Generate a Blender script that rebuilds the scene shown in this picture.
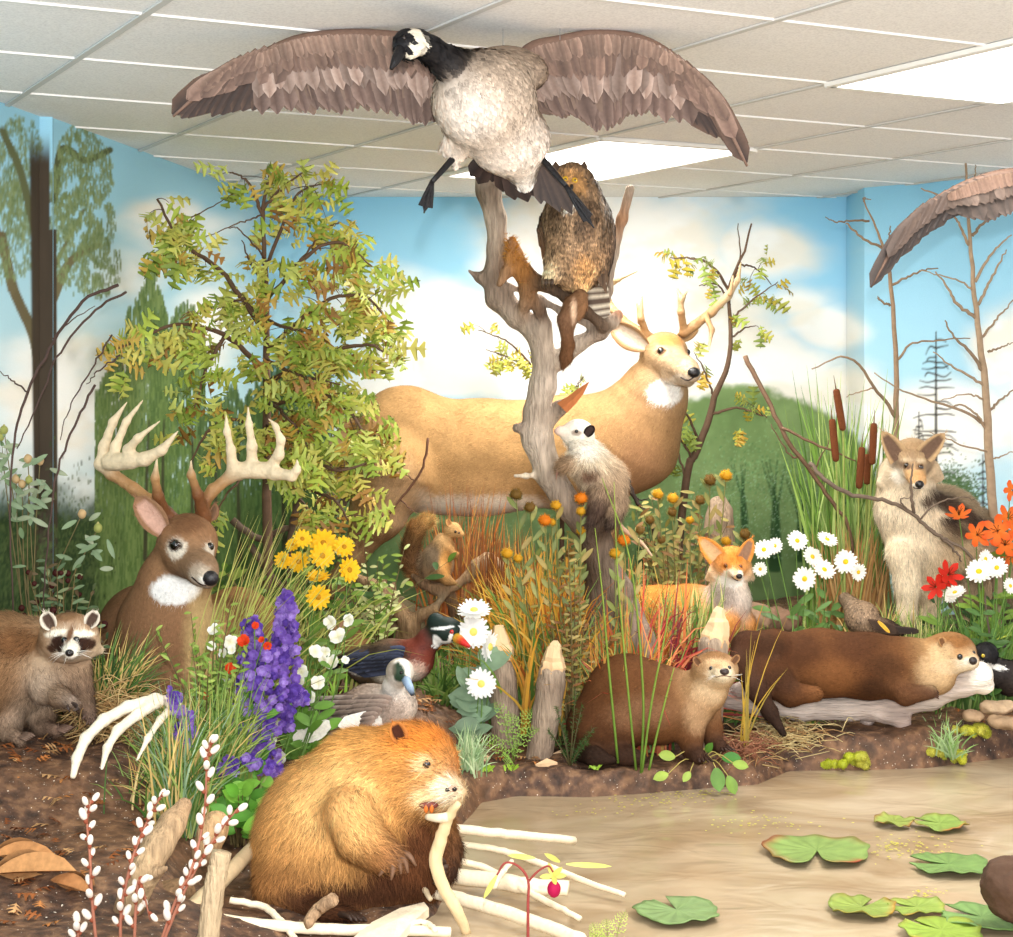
import bpy, math, random
import numpy as np
from mathutils import Vector

# ---------------------------------------------------------------- camera, world, lights, exposure
F, CX, CY, EYE = 1700.0, 506.5, 372.0, 1.6
scene = bpy.context.scene
col = scene.collection
for o in list(bpy.data.objects): bpy.data.objects.remove(o)
cam_d = bpy.data.cameras.new('camera'); cam = bpy.data.objects.new('camera', cam_d); col.objects.link(cam)
cam.location = (0, 0, EYE); cam.rotation_euler = (math.pi/2, 0, 0)
cam_d.sensor_fit = 'HORIZONTAL'; cam_d.sensor_width = 36.0
cam_d.lens = 36.0*F/1013.0
cam_d.shift_y = (CY-468.5)/1013.0
cam_d.clip_start = .05
scene.camera = cam
wd = bpy.data.worlds.new('world'); scene.world = wd; wd.use_nodes = True
wd.node_tree.nodes['Background'].inputs[0].default_value = (.97, .98, 1.0, 1)
wd.node_tree.nodes["Background"].inputs[1].default_value = .78
vs = scene.view_settings
vs.view_transform = 'Standard'; vs.look = 'None'; vs.gamma = 1; vs.exposure = .36; vs.use_curve_mapping = False
scene.cycles.use_denoising = True
scene.cycles.max_bounces = 6
def lamp(name, typ, loc, aim, energy, size, color=(1, 1, 1), sy=None):
    l = bpy.data.lights.new(name, typ); l.energy = energy; l.color = color
    if typ == 'AREA':
        l.shape = 'RECTANGLE'; l.size = size; l.size_y = sy or size
    else: l.shadow_soft_size = size
    o = bpy.data.objects.new(name, l); col.objects.link(o); o.location = loc
    if aim is not None:
        o.rotation_euler = (Vector(aim)-Vector(loc)).to_track_quat('-Z', 'Y').to_euler()
    return o
# the photographer's flash, just above the lens
fl = lamp('camera_flash', 'SPOT', (.03, -.02, 1.80), (-.05, 5.0, 1.25), 325, .03, (1, .985, .96))
fl.data.spot_size = math.radians(75); fl.data.spot_blend = .6
# the room's other ceiling troffers, in front of the diorama and over the viewer
lamp('ceiling_troffer_light', 'AREA', (-.9, 2.3, 2.37), (-.9, 2.3, 0), 26, .6, (1, .98, .95), 1.2)
lamp('ceiling_troffer_light', 'AREA', (1.5, 2.6, 2.37), (1.5, 2.6, 0), 26, .6, (1, .98, .95), 1.2)

# unseen fill light added behind the photographer to brighten the ceiling
lamp('rear_fill_light', 'AREA', (.4, -1.6, 1.3), (0, 4.5, 2.1), 105, 3.2, (.95, .98, 1), 1.6)
# ---------------------------------------------------------------- helpers
R = random.Random(7); NR = np.random.default_rng(7)
def W(px, py, d): return np.array(((px-CX)*d/F, d, EYE+(CY-py)*d/F))
def lin(c):
    c = np.asarray(c, float)/255.0
    return np.where(c <= .04045, c/12.92, ((c+.055)/1.055)**2.4)
def nrm(v):
    v = np.asarray(v, float); return v/(np.linalg.norm(v, axis=-1, keepdims=True)+1e-12)
def sstep(a, b, x):
    t = np.clip((x-a)/(b-a), 0, 1); return t*t*(3-2*t)

_G = [(-1.9,4.2,.62),(-1.4,4.6,.615),(-1.2,4.6,.60),(-1.2,5.3,.60),(-1.0,4.1,.47),(-.9,3.5,.42),(-1.6,3.4,.47),(-.62,4.2,.33),(-.7,5.1,.46),
      (-.45,5.2,.44),(-.4,5.7,.50),(-.12,5.35,.36),(.1,5.4,.355),(.3,5.6,.36),(.6,5.6,.35),(.9,5.8,.37),(1.6,6.0,.40),(1.4,6.4,.55),(.6,6.3,.50),
      (0,6.2,.48),(0,7.2,.50),(-1,6.5,.56),(1.6,7.2,.6),(-1.8,7,.6),(.1,5.9,.42),(2.5,6.5,.55),(-.35,3.6,.30),(-.35,4.2,.30),(-.25,4.8,.33)]
_GP = np.array(_G)
SHX = np.array([-.46,-.40,-.30,-.16,-.13,-.14,-.08,.03,.25,.45,.66,.80,.93,1.15,1.40,1.75,2.6])
SHY = np.array([1.9, 3.3,3.75, 4.15,4.5, 4.9,5.22,5.30,5.28,5.33,5.40,5.44,5.62,5.64,5.68,5.84,5.9])
_poly = list(zip(SHX, SHY))+[(2.7, 1.9)]
def inpond(x, y):
    x = np.asarray(x, float); y = np.asarray(y, float); ins = np.zeros(x.shape, bool)
    n = len(_poly)
    for i in range(n):
        x0, y0 = _poly[i]; x1, y1 = _poly[(i+1) % n]
        c = ((y0 > y) != (y1 > y)) & (x < (x1-x0)*(y-y0)/(y1-y0+1e-12)+x0)
        ins ^= c
    return ins
def shored(x, y):
    x = np.asarray(x, float); y = np.asarray(y, float); best = np.full(x.shape, 9.)
    for i in range(len(SHX)-1):
        ax, ay, bx, by = SHX[i], SHY[i], SHX[i+1], SHY[i+1]
        dx, dy = bx-ax, by-ay
        t = np.clip(((x-ax)*dx+(y-ay)*dy)/(dx*dx+dy*dy), 0, 1)
        best = np.minimum(best, np.hypot(x-ax-t*dx, y-ay-t*dy))
    return np.where(inpond(x, y), -best, best)
def ground(x, y):
    x = np.asarray(x, float); y = np.asarray(y, float)
    w = [1/(((x-a)**2+(y-b)**2)+.01)**2 for a, b, c in _G]
    z = sum(wi*c for wi, (a, b, c) in zip(w, _G))/sum(w)
    s = shored(x, y)
    return .22+(z-.22)*sstep(-.035, .035, s)
def gpt(px, py, lo=3.0, hi=7.6):
    """the ground point seen at a pixel"""
    prev = None
    for d in np.arange(lo, hi, .02):
        p = W(px, py, d); g = float(ground(p[0], p[1]))
        if p[2] <= g: return np.array((p[0], p[1], g))
    return W(px, py, hi)
def at(px, d, up=0.0):
    x = (px-CX)*d/F; return np.array((x, d, float(ground(x, d))+up))

_perm = NR.random((64, 64, 64)).astype(np.float32)
def vnoise(P):
    P = np.asarray(P, float); i = np.floor(P).astype(int); f = P-i; f = f*f*(3-2*f); i &= 63; j = (i+1) & 63
    r = 0
    for a in (0, 1):
        for b in (0, 1):
            for c in (0, 1):
                v = _perm[(j if a else i)[..., 0], (j if b else i)[..., 1], (j if c else i)[..., 2]]
                r = r+v*(f[..., 0] if a else 1-f[..., 0])*(f[..., 1] if b else 1-f[..., 1])*(f[..., 2] if c else 1-f[..., 2])
    return r
def fbm(P, o=3):
    P = np.asarray(P, float); s = 0; a = .5
    for k in range(o): s = s+a*vnoise(P*2**k+k*7.3); a *= .5
    return s/(1-.5**o)

# ---------------------------------------------------------------- materials
MATS = {}
def mat(name, rough=.6, nscale=40, namt=.25, bump=0.0, bscale=60, stretch=(1, 1, 1), spec=.3, trans=0.0, emit=None, metal=0, coat=0, tint=1.0, sheen=0):
    if name in MATS: return MATS[name]
    m = bpy.data.materials.new(name); m.use_nodes = True; nt = m.node_tree; N = nt.nodes; L = nt.links
    b = N['Principled BSDF']
    at_ = N.new('ShaderNodeAttribute'); at_.attribute_name = 'Col'
    tc = N.new('ShaderNodeTexCoord'); mp = N.new('ShaderNodeMapping'); mp.inputs['Scale'].default_value = stretch
    L.new(tc.outputs['Object'], mp.inputs[0])
    no = N.new('ShaderNodeTexNoise'); no.inputs['Scale'].default_value = nscale; no.inputs['Detail'].default_value = 4
    L.new(mp.outputs[0], no.inputs['Vector'])
    mr = N.new('ShaderNodeMapRange'); mr.inputs[1].default_value = .25; mr.inputs[2].default_value = .75
    mr.inputs[3].default_value = (1-namt)*tint; mr.inputs[4].default_value = (1+namt*.6)*tint
    L.new(no.outputs['Fac'], mr.inputs[0])
    mx = N.new('ShaderNodeVectorMath'); mx.operation = 'SCALE'
    L.new(at_.outputs['Color'], mx.inputs[0]); L.new(mr.outputs[0], mx.inputs['Scale'])
    L.new(mx.outputs[0], b.inputs['Base Color'])
    b.inputs['Roughness'].default_value = rough; b.inputs['Specular IOR Level'].default_value = spec
    b.inputs['Metallic'].default_value = metal; b.inputs['Coat Weight'].default_value = coat
    b.inputs['Sheen Weight'].default_value = sheen
    if trans:
        b.inputs['Subsurface Weight'].default_value = 0
        tr = N.new('ShaderNodeBsdfTranslucent'); ms = N.new('ShaderNodeMixShader'); ms.inputs[0].default_value = trans
        L.new(mx.outputs[0], tr.inputs[0]); L.new(b.outputs[0], ms.inputs[1]); L.new(tr.outputs[0], ms.inputs[2])
        L.new(ms.outputs[0], N['Material Output'].inputs[0])
    if bump:
        n2 = N.new('ShaderNodeTexNoise'); n2.inputs['Scale'].default_value = bscale; n2.inputs['Detail'].default_value = 5
        L.new(mp.outputs[0], n2.inputs['Vector'])
        bp = N.new('ShaderNodeBump'); bp.inputs['Strength'].default_value = bump; bp.inputs['Distance'].default_value = .01
        L.new(n2.outputs['Fac'], bp.inputs['Height']); L.new(bp.outputs[0], b.inputs['Normal'])
    MATS[name] = m; return m
def M(k):
    return {'fur': lambda: mat('fur_coat', .85, 90, .16, spec=.12, bump=.3, bscale=180),
            'feather': lambda: mat('plumage', .6, 120, .18, spec=.25),
            'gloss': lambda: mat('glossy_eye', .08, 10, .0, spec=.6, coat=.5),
            'skin': lambda: mat('bare_skin', .5, 120, .15, spec=.3, bump=.3, bscale=150),
            'antler': lambda: mat('antler_bone', .5, 70, .14, spec=.3, bump=.35, bscale=120),
            'bark': lambda: mat('weathered_bark', .85, 30, .42, spec=.15, bump=1.0, bscale=60, stretch=(3, 3, .45), tint=1.12),
            'log': lambda: mat('grey_driftwood', .8, 26, .3, spec=.15, bump=.9, bscale=50, stretch=(.4, 2, 3.2), tint=1.1),
            'wood': lambda: mat('peeled_wood', .65, 30, .12, spec=.2, bump=.3, bscale=70, stretch=(1.5, 1.5, .6)),
            'leaf': lambda: mat('leaf_surface', .5, 25, .2, spec=.35, trans=.25),
            'grass': lambda: mat('grass_blade', .55, 20, .22, spec=.3, trans=.2),
            'petal': lambda: mat('petal_surface', .6, 40, .07, spec=.2, trans=.3),
            'stem': lambda: mat('twig_surface', .7, 50, .2, spec=.2),
            'rock': lambda: mat('stone_surface', .85, 22, .3, spec=.2, bump=.6, bscale=40),
            'litter': lambda: mat('dry_leaf_litter', .8, 60, .3, spec=.15)}[k]()

# ---------------------------------------------------------------- meshes
def mk(name, V, faces, C=None, m=None, parent=None, smooth=True, base=None):
    V = np.asarray(V, np.float32).reshape(-1, 3)
    if base is not None and m is not None and m.name in ('grass_blade', 'leaf_surface', 'twig_surface', 'dry_leaf_litter'):
        V = V.copy(); V[:, 0] = np.maximum(V[:, 0], wl(V[:, 1])+np.where(V[:, 1] < 5.31, -.02, .012)); V[:, 1] = np.minimum(V[:, 1], 7.71)   # plants stop at the wall
    if base is not None: V = V-np.asarray(base, np.float32)
    faces = [np.asarray(f, np.int32) for f in (faces if isinstance(faces, list) else [faces]) if len(f)]
    me = bpy.data.meshes.new(name); me.vertices.add(len(V)); me.vertices.foreach_set('co', V.ravel())
    li = np.concatenate([f.ravel() for f in faces]); me.loops.add(len(li)); me.loops.foreach_set('vertex_index', li)
    tot = np.concatenate([np.full(len(f), f.shape[1], np.int32) for f in faces])
    st = np.concatenate([[0], np.cumsum(tot)[:-1]]).astype(np.int32)
    me.polygons.add(len(tot)); me.polygons.foreach_set('loop_start', st)
    me.polygons.foreach_set('use_smooth', np.full(len(tot), smooth, bool))
    me.update(calc_edges=True)
    if C is not None:
        C = np.asarray(C, np.float32).reshape(-1, 3)
        a = me.color_attributes.new('Col', 'FLOAT_COLOR', 'POINT')
        a.data.foreach_set('color', np.concatenate([np.clip(C, 0, 1), np.ones((len(C), 1), np.float32)], 1).ravel())
    if m is not None: me.materials.append(m)
    o = bpy.data.objects.new(name, me); col.objects.link(o)
    if parent is not None: o.parent = parent
    return o
class MB:
    def __init__(s): s.V = []; s.F3 = []; s.F4 = []; s.C = []; s.n = 0
    def add(s, V, f, C):
        V = np.asarray(V, float).reshape(-1, 3); C = np.asarray(C, float)
        if C.ndim == 1: C = np.tile(C, (len(V), 1))
        s.V.append(V); s.C.append(C)
        for a in (f if isinstance(f, list) else [f]):
            a = np.asarray(a, int)
            if len(a): (s.F3 if a.shape[1] == 3 else s.F4).append(a+s.n)
        s.n += len(V)
    def data(s):
        f = []
        if s.F3: f.append(np.concatenate(s.F3))
        if s.F4: f.append(np.concatenate(s.F4))
        return np.concatenate(s.V), f, np.concatenate(s.C)
def tag(o, label, cat=None, group=None, kind=None):
    if label: o['label'] = label
    if cat: o['category'] = cat
    if group: o['group'] = group
    if kind: o['kind'] = kind
    return o
class Thing:
    def __init__(s, name, label, cat, base, group=None, kind=None):
        s.base = np.asarray(base, float)
        s.o = bpy.data.objects.new(name, None); col.objects.link(s.o); s.o.location = s.base
        s.o.empty_display_size = .02
        tag(s.o, label, cat, group, kind)
    def add(s, name, mb, m, parent=None, label=None, smooth=True):
        V, f, C = mb.data() if isinstance(mb, MB) else mb
        if isinstance(m, str): m = M(m)
        o = mk(name, V, f, C, m, parent or s.o, smooth, s.base)
        if label: o['label'] = label
        return o
def single(name, label, cat, base, mb, m, group=None, kind=None, smooth=True):
    V, f, C = mb.data() if isinstance(mb, MB) else mb
    base = np.asarray(base, float)
    o = mk(name, V, f, C, M(m) if isinstance(m, str) else m, None, smooth, base); o.location = base
    return tag(o, label, cat, group, kind)
def spline(P, n):
    P = np.asarray(P, float)
    if len(P) < 3: return np.array([P[0]+(P[-1]-P[0])*t for t in np.linspace(0, 1, n)])
    E = np.vstack([2*P[0]-P[1], P, 2*P[-1]-P[-2]]); out = []
    for t in np.linspace(0, len(P)-1, n):
        i = min(int(t), len(P)-2); u = t-i; a, b, c, d = E[i:i+4]
        out.append(.5*((2*b)+(c-a)*u+(2*a-5*b+4*c-d)*u*u+(3*b-a-3*c+d)*u**3))
    return np.array(out)
def tube(mb, P, r, c, sides=6, n=None, jit=0.0):
    P = np.asarray(P, float); k = len(P)
    if n is None: n = max(3, k*3)
    r = np.interp(np.linspace(0, 1, n), np.linspace(0, 1, len(np.atleast_1d(r))), np.atleast_1d(r)) if np.ndim(r) else np.full(n, r)
    c = np.asarray(c, float)
    cc = np.stack([np.interp(np.linspace(0, 1, n), np.linspace(0, 1, len(c)), c[:, j]) for j in range(3)], 1) if c.ndim == 2 else np.tile(c, (n, 1))
    Q = spline(P, n)
    if jit: Q = Q+NR.normal(0, jit, Q.shape)*(np.linspace(0, 1, n)[:, None] > 0)
    T = nrm(np.gradient(Q, axis=0)); u = np.cross(T[0], (0, 0, 1.0)); u = u if np.linalg.norm(u) > .1 else np.cross(T[0], (0, 1.0, 0)); u = nrm(u)
    V = []; a = np.arange(sides)*2*math.pi/sides
    for i in range(n):
        u = nrm(u-T[i]*np.dot(u, T[i])); v = np.cross(T[i], u)
        V.append(Q[i]+r[i]*(np.cos(a)[:, None]*u+np.sin(a)[:, None]*v))
    V = np.concatenate(V+[Q[:1], Q[-1:]]); C = np.concatenate([np.repeat(cc, sides, 0), cc[:1], cc[-1:]])
    q = []
    for i in range(n-1):
        for j in range(sides):
            q.append((i*sides+j, i*sides+(j+1) % sides, (i+1)*sides+(j+1) % sides, (i+1)*sides+j))
    e0 = n*sides
    t = [(e0, (j+1) % sides, j) for j in range(sides)]+[(e0+1, (n-1)*sides+j, (n-1)*sides+(j+1) % sides) for j in range(sides)]
    mb.add(V, [np.array(q), np.array(t)], C); return Q
def ball(mb, c, r, colr, rings=8, segs=12, squash=(1, 1, 1), noise=0):
    th = np.linspace(0, math.pi, rings+1)[:, None]; ph = np.arange(segs)[None]*2*math.pi/segs
    V = np.stack([np.sin(th)*np.cos(ph), np.sin(th)*np.sin(ph), np.cos(th)+0*ph], -1).reshape(-1, 3)
    if noise: V = V*(1+noise*(fbm(V*2.2+np.asarray(c)*9, 2)-.5)[:, None]*2)
    V = V*np.asarray(squash)*r+np.asarray(c)
    q = [(i*segs+j, (i+1)*segs+j, (i+1)*segs+(j+1) % segs, i*segs+(j+1) % segs) for i in range(rings) for j in range(segs)]
    mb.add(V, np.array(q), colr)
def blade(mb, base, tip, w, c0, c1, up=(0, 0, 1), bend=0.0, seg=3, side=None):
    """one tapered ribbon (grass blade, narrow leaf); bend lifts the middle"""
    base = np.asarray(base, float); tip = np.asarray(tip, float)
    ax = tip-base; L = np.linalg.norm(ax)
    if side is None:
        side = np.cross(ax, (R.uniform(-1, 1), R.uniform(-1, 1), R.uniform(-.3, .3)))
    side = nrm(side)
    t = np.linspace(0, 1, seg+1)[:, None]
    mid = base+ax*t+np.asarray(up)*bend*L*(4*t*(1-t))
    ww = w*.5*np.array([.7+.3*np.sin(math.pi*min(x*1.2, 1)) if x < .99 else .05 for x in t[:, 0]])[:, None]*np.minimum(1, (1-t)*2.2+.05)
    V = np.empty((2*(seg+1), 3)); V[0::2] = mid-side*ww; V[1::2] = mid+side*ww
    C = np.repeat(np.asarray(c0)+(np.asarray(c1)-np.asarray(c0))*t, 2, 0)
    mb.add(V, np.array([(2*i, 2*i+1, 2*i+3, 2*i+2) for i in range(seg)]), C)
def feather(mb, base, tip, w, nrmv, c_mid, c_edge, c_tip=None, curve=0.0, seg=6, bars=0, cbar=None, side0=0):
    """a cambered vane with a shaft line; nrmv faces away from its front"""
    base = np.asarray(base, float); tip = np.asarray(tip, float); ax = tip-base; L = np.linalg.norm(ax)
    s = nrm(np.cross(ax, nrmv)); n = nrm(np.cross(s, ax))
    rows = []; cols = []
    cm, ce = np.asarray(c_mid, float), np.asarray(c_edge, float); ct = np.asarray(c_tip if c_tip is not None else c_mid, float)
    for i in range(seg+1):
        t = i/seg; ww = w*.5*(min(1, .45+t*2.2))*math.sqrt(max(0, 1-max(0, (t-.72)/.28)**2)) if t < 1 else w*.04
        m_ = base+ax*t+s*curve*L*(t*t)-n*0.02*L*math.sin(math.pi*t)
        for v in (-1, -.08, .08, 1):
            rows.append(m_+s*ww*v-n*ww*.28*v*v)
            c = cm*(1-t)+ct*t if abs(v) < .5 else (ce*(1-t*.5)+ct*t*.5)
            if bars and cbar is not None and int(t*bars*2) % 2: c = np.asarray(cbar, float)
            cols.append(c)
    q = [(4*i+j, 4*i+j+1, 4*i+j+5, 4*i+j+4) for i in range(seg) for j in range(3)]
    mb.add(rows, np.array(q), cols)

# ---------------------------------------------------------------- smooth bodies: blended capsules and ellipsoids meshed as one surface
def _seg(X, Y, Z, p):
    ax, ay, az = p['a']; bx, by, bz = p['b']; sy = p['sy']; dx, dy, dz = bx-ax, (by-ay)/sy, bz-az
    x, y, z = X-ax, (Y-ay)/sy, Z-az
    t = np.clip((x*dx+y*dy+z*dz)/(dx*dx+dy*dy+dz*dz+1e-12), 0, 1)
    return np.sqrt((x-t*dx)**2+(y-t*dy)**2+(z-t*dz)**2)-(p['ra']+(p['rb']-p['ra'])*t)
def _ell(X, Y, Z, p):
    m = p['m']; c = p['c']; r = p['r']; x, y, z = X-c[0], Y-c[1], Z-c[2]
    q = [(m[i][0]*x+m[i][1]*y+m[i][2]*z) for i in range(3)]
    k0 = np.sqrt((q[0]/r[0])**2+(q[1]/r[1])**2+(q[2]/r[2])**2); k1 = np.sqrt((q[0]/r[0]**2)**2+(q[1]/r[1]**2)**2+(q[2]/r[2]**2)**2)
    return k0*(k0-1)/(k1+1e-9)
def nets(D, org, h):
    s = D < 0; S = s.astype(np.int8)
    c = sum(S[i:S.shape[0]-1+i, j:S.shape[1]-1+j, k:S.shape[2]-1+k] for i in (0, 1) for j in (0, 1) for k in (0, 1))
    act = (c > 0) & (c < 8); idx = np.argwhere(act)
    offs = np.array([(i, j, k) for i in (0, 1) for j in (0, 1) for k in (0, 1)])
    vals = np.stack([D[idx[:, 0]+o[0], idx[:, 1]+o[1], idx[:, 2]+o[2]] for o in offs], 1)
    acc = np.zeros((len(idx), 3)); cnt = np.zeros(len(idx))
    for a in range(8):
        for b in range(a+1, 8):
            if np.abs(offs[a]-offs[b]).sum() != 1: continue
            va, vb = vals[:, a], vals[:, b]; cr = (va < 0) != (vb < 0)
            t = np.where(cr, va/np.where(cr, va-vb, 1), 0)
            acc += np.where(cr[:, None], offs[a]+(offs[b]-offs[a])*t[:, None], 0); cnt += cr
    V = org+h*(idx+acc/cnt[:, None])
    ids = np.full(act.shape, -1, np.int64); ids[act] = np.arange(len(idx))
    fs = []
    for ax in range(3):
        u, v = [(1, 2), (2, 0), (0, 1)][ax]
        sl0 = [slice(None)]*3; sl1 = [slice(None)]*3; sl0[ax] = slice(0, -1); sl1[ax] = slice(1, None)
        d = s[tuple(sl0)] != s[tuple(sl1)]; e = np.argwhere(d)
        e = e[(e[:, u] > 0) & (e[:, v] > 0) & (e[:, u] < s.shape[u]-1) & (e[:, v] < s.shape[v]-1)]
        def cell(du, dv):
            q = e.copy(); q[:, u] -= du; q[:, v] -= dv; return ids[q[:, 0], q[:, 1], q[:, 2]]
        f = np.stack([cell(1, 1), cell(0, 1), cell(0, 0), cell(1, 0)], 1)
        ins = s[e[:, 0], e[:, 1], e[:, 2]]; f[~ins] = f[~ins][:, ::-1]
        fs.append(f[(f >= 0).all(1)])
    return V, np.concatenate(fs)
class Sdf:
    def __init__(s, d, h=.005, k=.02, kc=.012):
        s.d = d; s.h = h; s.k = k; s.kc = kc; s.P = []; s.spots = []
    def w(s, px, py, dy=0): return W(px, py, s.d+dy)
    def c(s, pts, colr, k=None, sy=1.0, flow=None):
        """chain of tapered capsules; pts = (px, py, depth offset m, radius px)"""
        u = s.d/F; cs = colr if isinstance(colr, list) else [colr]*len(pts)
        if len(pts) == 1: pts = pts*2; cs = cs*2
        for i in range(len(pts)-1):
            a, b = pts[i], pts[i+1]; A, B = s.w(*a[:3]), s.w(*b[:3])
            fl_ = nrm(B-A) if flow is None else nrm(np.array(flow, float))
            s.P.append(dict(t=0, a=A, b=B, ra=a[3]*u, rb=b[3]*u, sy=sy, k=s.k if k is None else k, c0=lin(cs[i]), c1=lin(cs[i+1]), fl=fl_))
        return s
    def e(s, c, r, colr, rot=0, yaw=0, k=None, flow=(0, 0, -1)):
        """ellipsoid; c = (px, py, dy), r = px radii (across, depth, up), rot in the picture plane"""
        u = s.d/F; a = math.radians(rot); b = math.radians(yaw)
        m1 = np.array([[math.cos(a), 0, math.sin(a)], [0, 1, 0], [-math.sin(a), 0, math.cos(a)]])
        m2 = np.array([[math.cos(b), math.sin(b), 0], [-math.sin(b), math.cos(b), 0], [0, 0, 1]])
        s.P.append(dict(t=1, c=s.w(*c), r=np.array(r)*u, m=m1@m2, k=s.k if k is None else k, c0=lin(colr), c1=lin(colr), fl=nrm(np.array(flow, float))))
        return s
    def spot(s, px, py, r, colr, soft=.5, rot=0, a=1.0):
        s.spots.append((px, py, r if isinstance(r, tuple) else (r, r), lin(colr), soft, math.radians(rot), a)); return s
    def _f(s, X, Y, Z, p): return (_ell if p['t'] else _seg)(X, Y, Z, p)
    def mesh(s, noise=0, nsc=20, nst=(1, 1, 1)):
        h = s.h; lo = np.full(3, 1e9); hi = -lo
        for p in s.P:
            if p['t']: a = p['c']-max(p['r']); b = p['c']+max(p['r'])
            else:
                r = max(p['ra'], p['rb'])*max(1, p['sy']); a = np.minimum(p['a'], p['b'])-r; b = np.maximum(p['a'], p['b'])+r
            p['lo'], p['hi'] = a, b; lo = np.minimum(lo, a); hi = np.maximum(hi, b)
        lo -= 3*h; hi += 3*h; n = np.ceil((hi-lo)/h).astype(int)+1
        D = np.full(n, 1.0, np.float32); ax = [lo[i]+h*np.arange(n[i]) for i in range(3)]
        for p in s.P:
            mg = p['k']+4*h
            i0 = np.clip(((p['lo']-mg-lo)/h).astype(int), 0, n-1); i1 = np.clip(((p['hi']+mg-lo)/h).astype(int)+2, 1, n)
            sl = tuple(slice(i0[j], i1[j]) for j in range(3))
            X = ax[0][sl[0]][:, None, None]; Y = ax[1][sl[1]][None, :, None]; Z = ax[2][sl[2]][None, None, :]
            b = s._f(X, Y, Z, p); a = D[sl]; k = max(p['k'], 1e-5)
            t = np.clip(.5+.5*(b-a)/k, 0, 1); D[sl] = b+(a-b)*t-k*t*(1-t)
        V, q = nets(D, lo, h)
        # colour and coat direction from the nearest members
        dd = np.stack([s._f(V[:, 0], V[:, 1], V[:, 2], p) for p in s.P], 1)
        w = np.exp(-(dd-dd.min(1, keepdims=True))/s.kc); w /= w.sum(1, keepdims=True)
        C = np.zeros((len(V), 3)); fl_ = np.zeros((len(V), 3))
        for i, p in enumerate(s.P):
            if p['t'] == 0:
                ba = p['b']-p['a']; t = np.clip(((V-p['a'])@ba)/(ba@ba+1e-12), 0, 1)[:, None]
                ci = p['c0']*(1-t)+p['c1']*t
            else: ci = p['c0']
            C += w[:, i:i+1]*ci; fl_ += w[:, i:i+1]*p['fl']
        N = np.zeros_like(V); fn = np.cross(V[q[:, 2]]-V[q[:, 0]], V[q[:, 3]]-V[q[:, 1]])
        for j in range(4): np.add.at(N, q[:, j], fn)
        N = nrm(N)
        if noise: V = V+N*(noise*(fbm(V*nsc*np.asarray(nst), 3)-.5)*2)[:, None]
        C = C*(1+.32*(fbm(V*np.array((16, 16, 11)), 3)-.5))[:, None]
        s.V, s.q, s.N, s.C, s.fl = V, q, N, C, fl_
        s.px = CX+V[:, 0]*F/V[:, 1]; s.py = CY-(V[:, 2]-EYE)*F/V[:, 1]
        for px, py, r, cc, soft, rot, al in s.spots:
            c = s.surf(px, py); u = c[1]/F; d = V-c
            x = (d[:, 0]*math.cos(rot)+d[:, 2]*math.sin(rot))/(r[0]*u); z = (-d[:, 0]*math.sin(rot)+d[:, 2]*math.cos(rot))/(r[1]*u)
            y = d[:, 1]/(1.6*max(r)*u)
            g = np.sqrt(x*x+y*y+z*z)+(vnoise(V*140)-.5)*.35*min(1, soft*2)
            g = al*(1-sstep(1-soft*.5, 1+soft*.5, g))[:, None]; s.C = s.C*(1-g)+cc*g
        return s
    def surf(s, px, py, tol=3):
        while tol < 60:
            m = np.hypot(s.px-px, s.py-py) < tol
            if m.any():
                c = s.V[m]; return c[np.argmin(c[:, 1])].copy()
            tol *= 1.6
        return s.w(px, py)
    def fur(s, n, L, wd, lift=.25, jit=.25, vary=.25, shape=0, tipc=1.15, cut=None, curl=0, sel=None):
        """short tapering hairs (shape 0) or small body feathers (shape 1) lying along the coat"""
        V, q = s.V, s.q; T = np.concatenate([q[:, [0, 1, 2]], q[:, [0, 2, 3]]])
        ar = np.linalg.norm(np.cross(V[T[:, 1]]-V[T[:, 0]], V[T[:, 2]]-V[T[:, 0]]), axis=1)
        if sel is not None: ar = ar*sel(V[T[:, 0]])
        ti = np.searchsorted(np.cumsum(ar), NR.random(n)*ar.sum()); ti = np.clip(ti, 0, len(T)-1)
        a, b = NR.random(n), NR.random(n); fl_ = a+b > 1; a[fl_] = 1-a[fl_]; b[fl_] = 1-b[fl_]; a, b = a[:, None], b[:, None]
        t = T[ti]; mixv = lambda A: A[t[:, 0]]*(1-a-b)+A[t[:, 1]]*a+A[t[:, 2]]*b
        P, N, C, D = mixv(V), nrm(mixv(s.N)), mixv(s.C), mixv(s.fl)
        D = D+NR.normal(0, jit, (n, 3)); D = D-N*(D*N).sum(1, keepdims=True); D = nrm(D); D = nrm(D+N*(lift*NR.uniform(.3, 1.4, (n, 1))))
        Ln = L*NR.uniform(.6, 1.25, (n, 1)); S = nrm(np.cross(D, N)); br = 1+vary*NR.normal(0, 1.05, (n, 1))+(fbm(P*np.array((55, 55, 30)), 2)[:, None]-.5)*.55; br = np.clip(br, .35, 1.9)
        C0 = C*br*.92; C1 = np.clip(C*br*tipc, 0, 1)
        P = P-N*(.0006)
        if shape == 0:
            v = np.stack([P-S*wd*.5, P+S*wd*.5, P+D*Ln], 1).reshape(-1, 3); f = np.arange(3*n).reshape(-1, 3)
            c = np.stack([C0, C0, C1], 1).reshape(-1, 3)
        else:
            m_ = P+D*Ln*.6+N*.0015; v = np.stack([P, m_-S*wd*.5, P+D*Ln, m_+S*wd*.5], 1).reshape(-1, 3)
            f = np.arange(4*n).reshape(-1, 4); c = np.stack([C0*.85, C0, C1, C0], 1).reshape(-1, 3)
        s.ex = getattr(s, 'ex', [])+[(v, f, c)]; return s
    def data(s):
        mb = MB(); mb.add(s.V, s.q, s.C)
        for e in getattr(s, 'ex', []): mb.add(*e)
        return mb.data()
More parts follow.
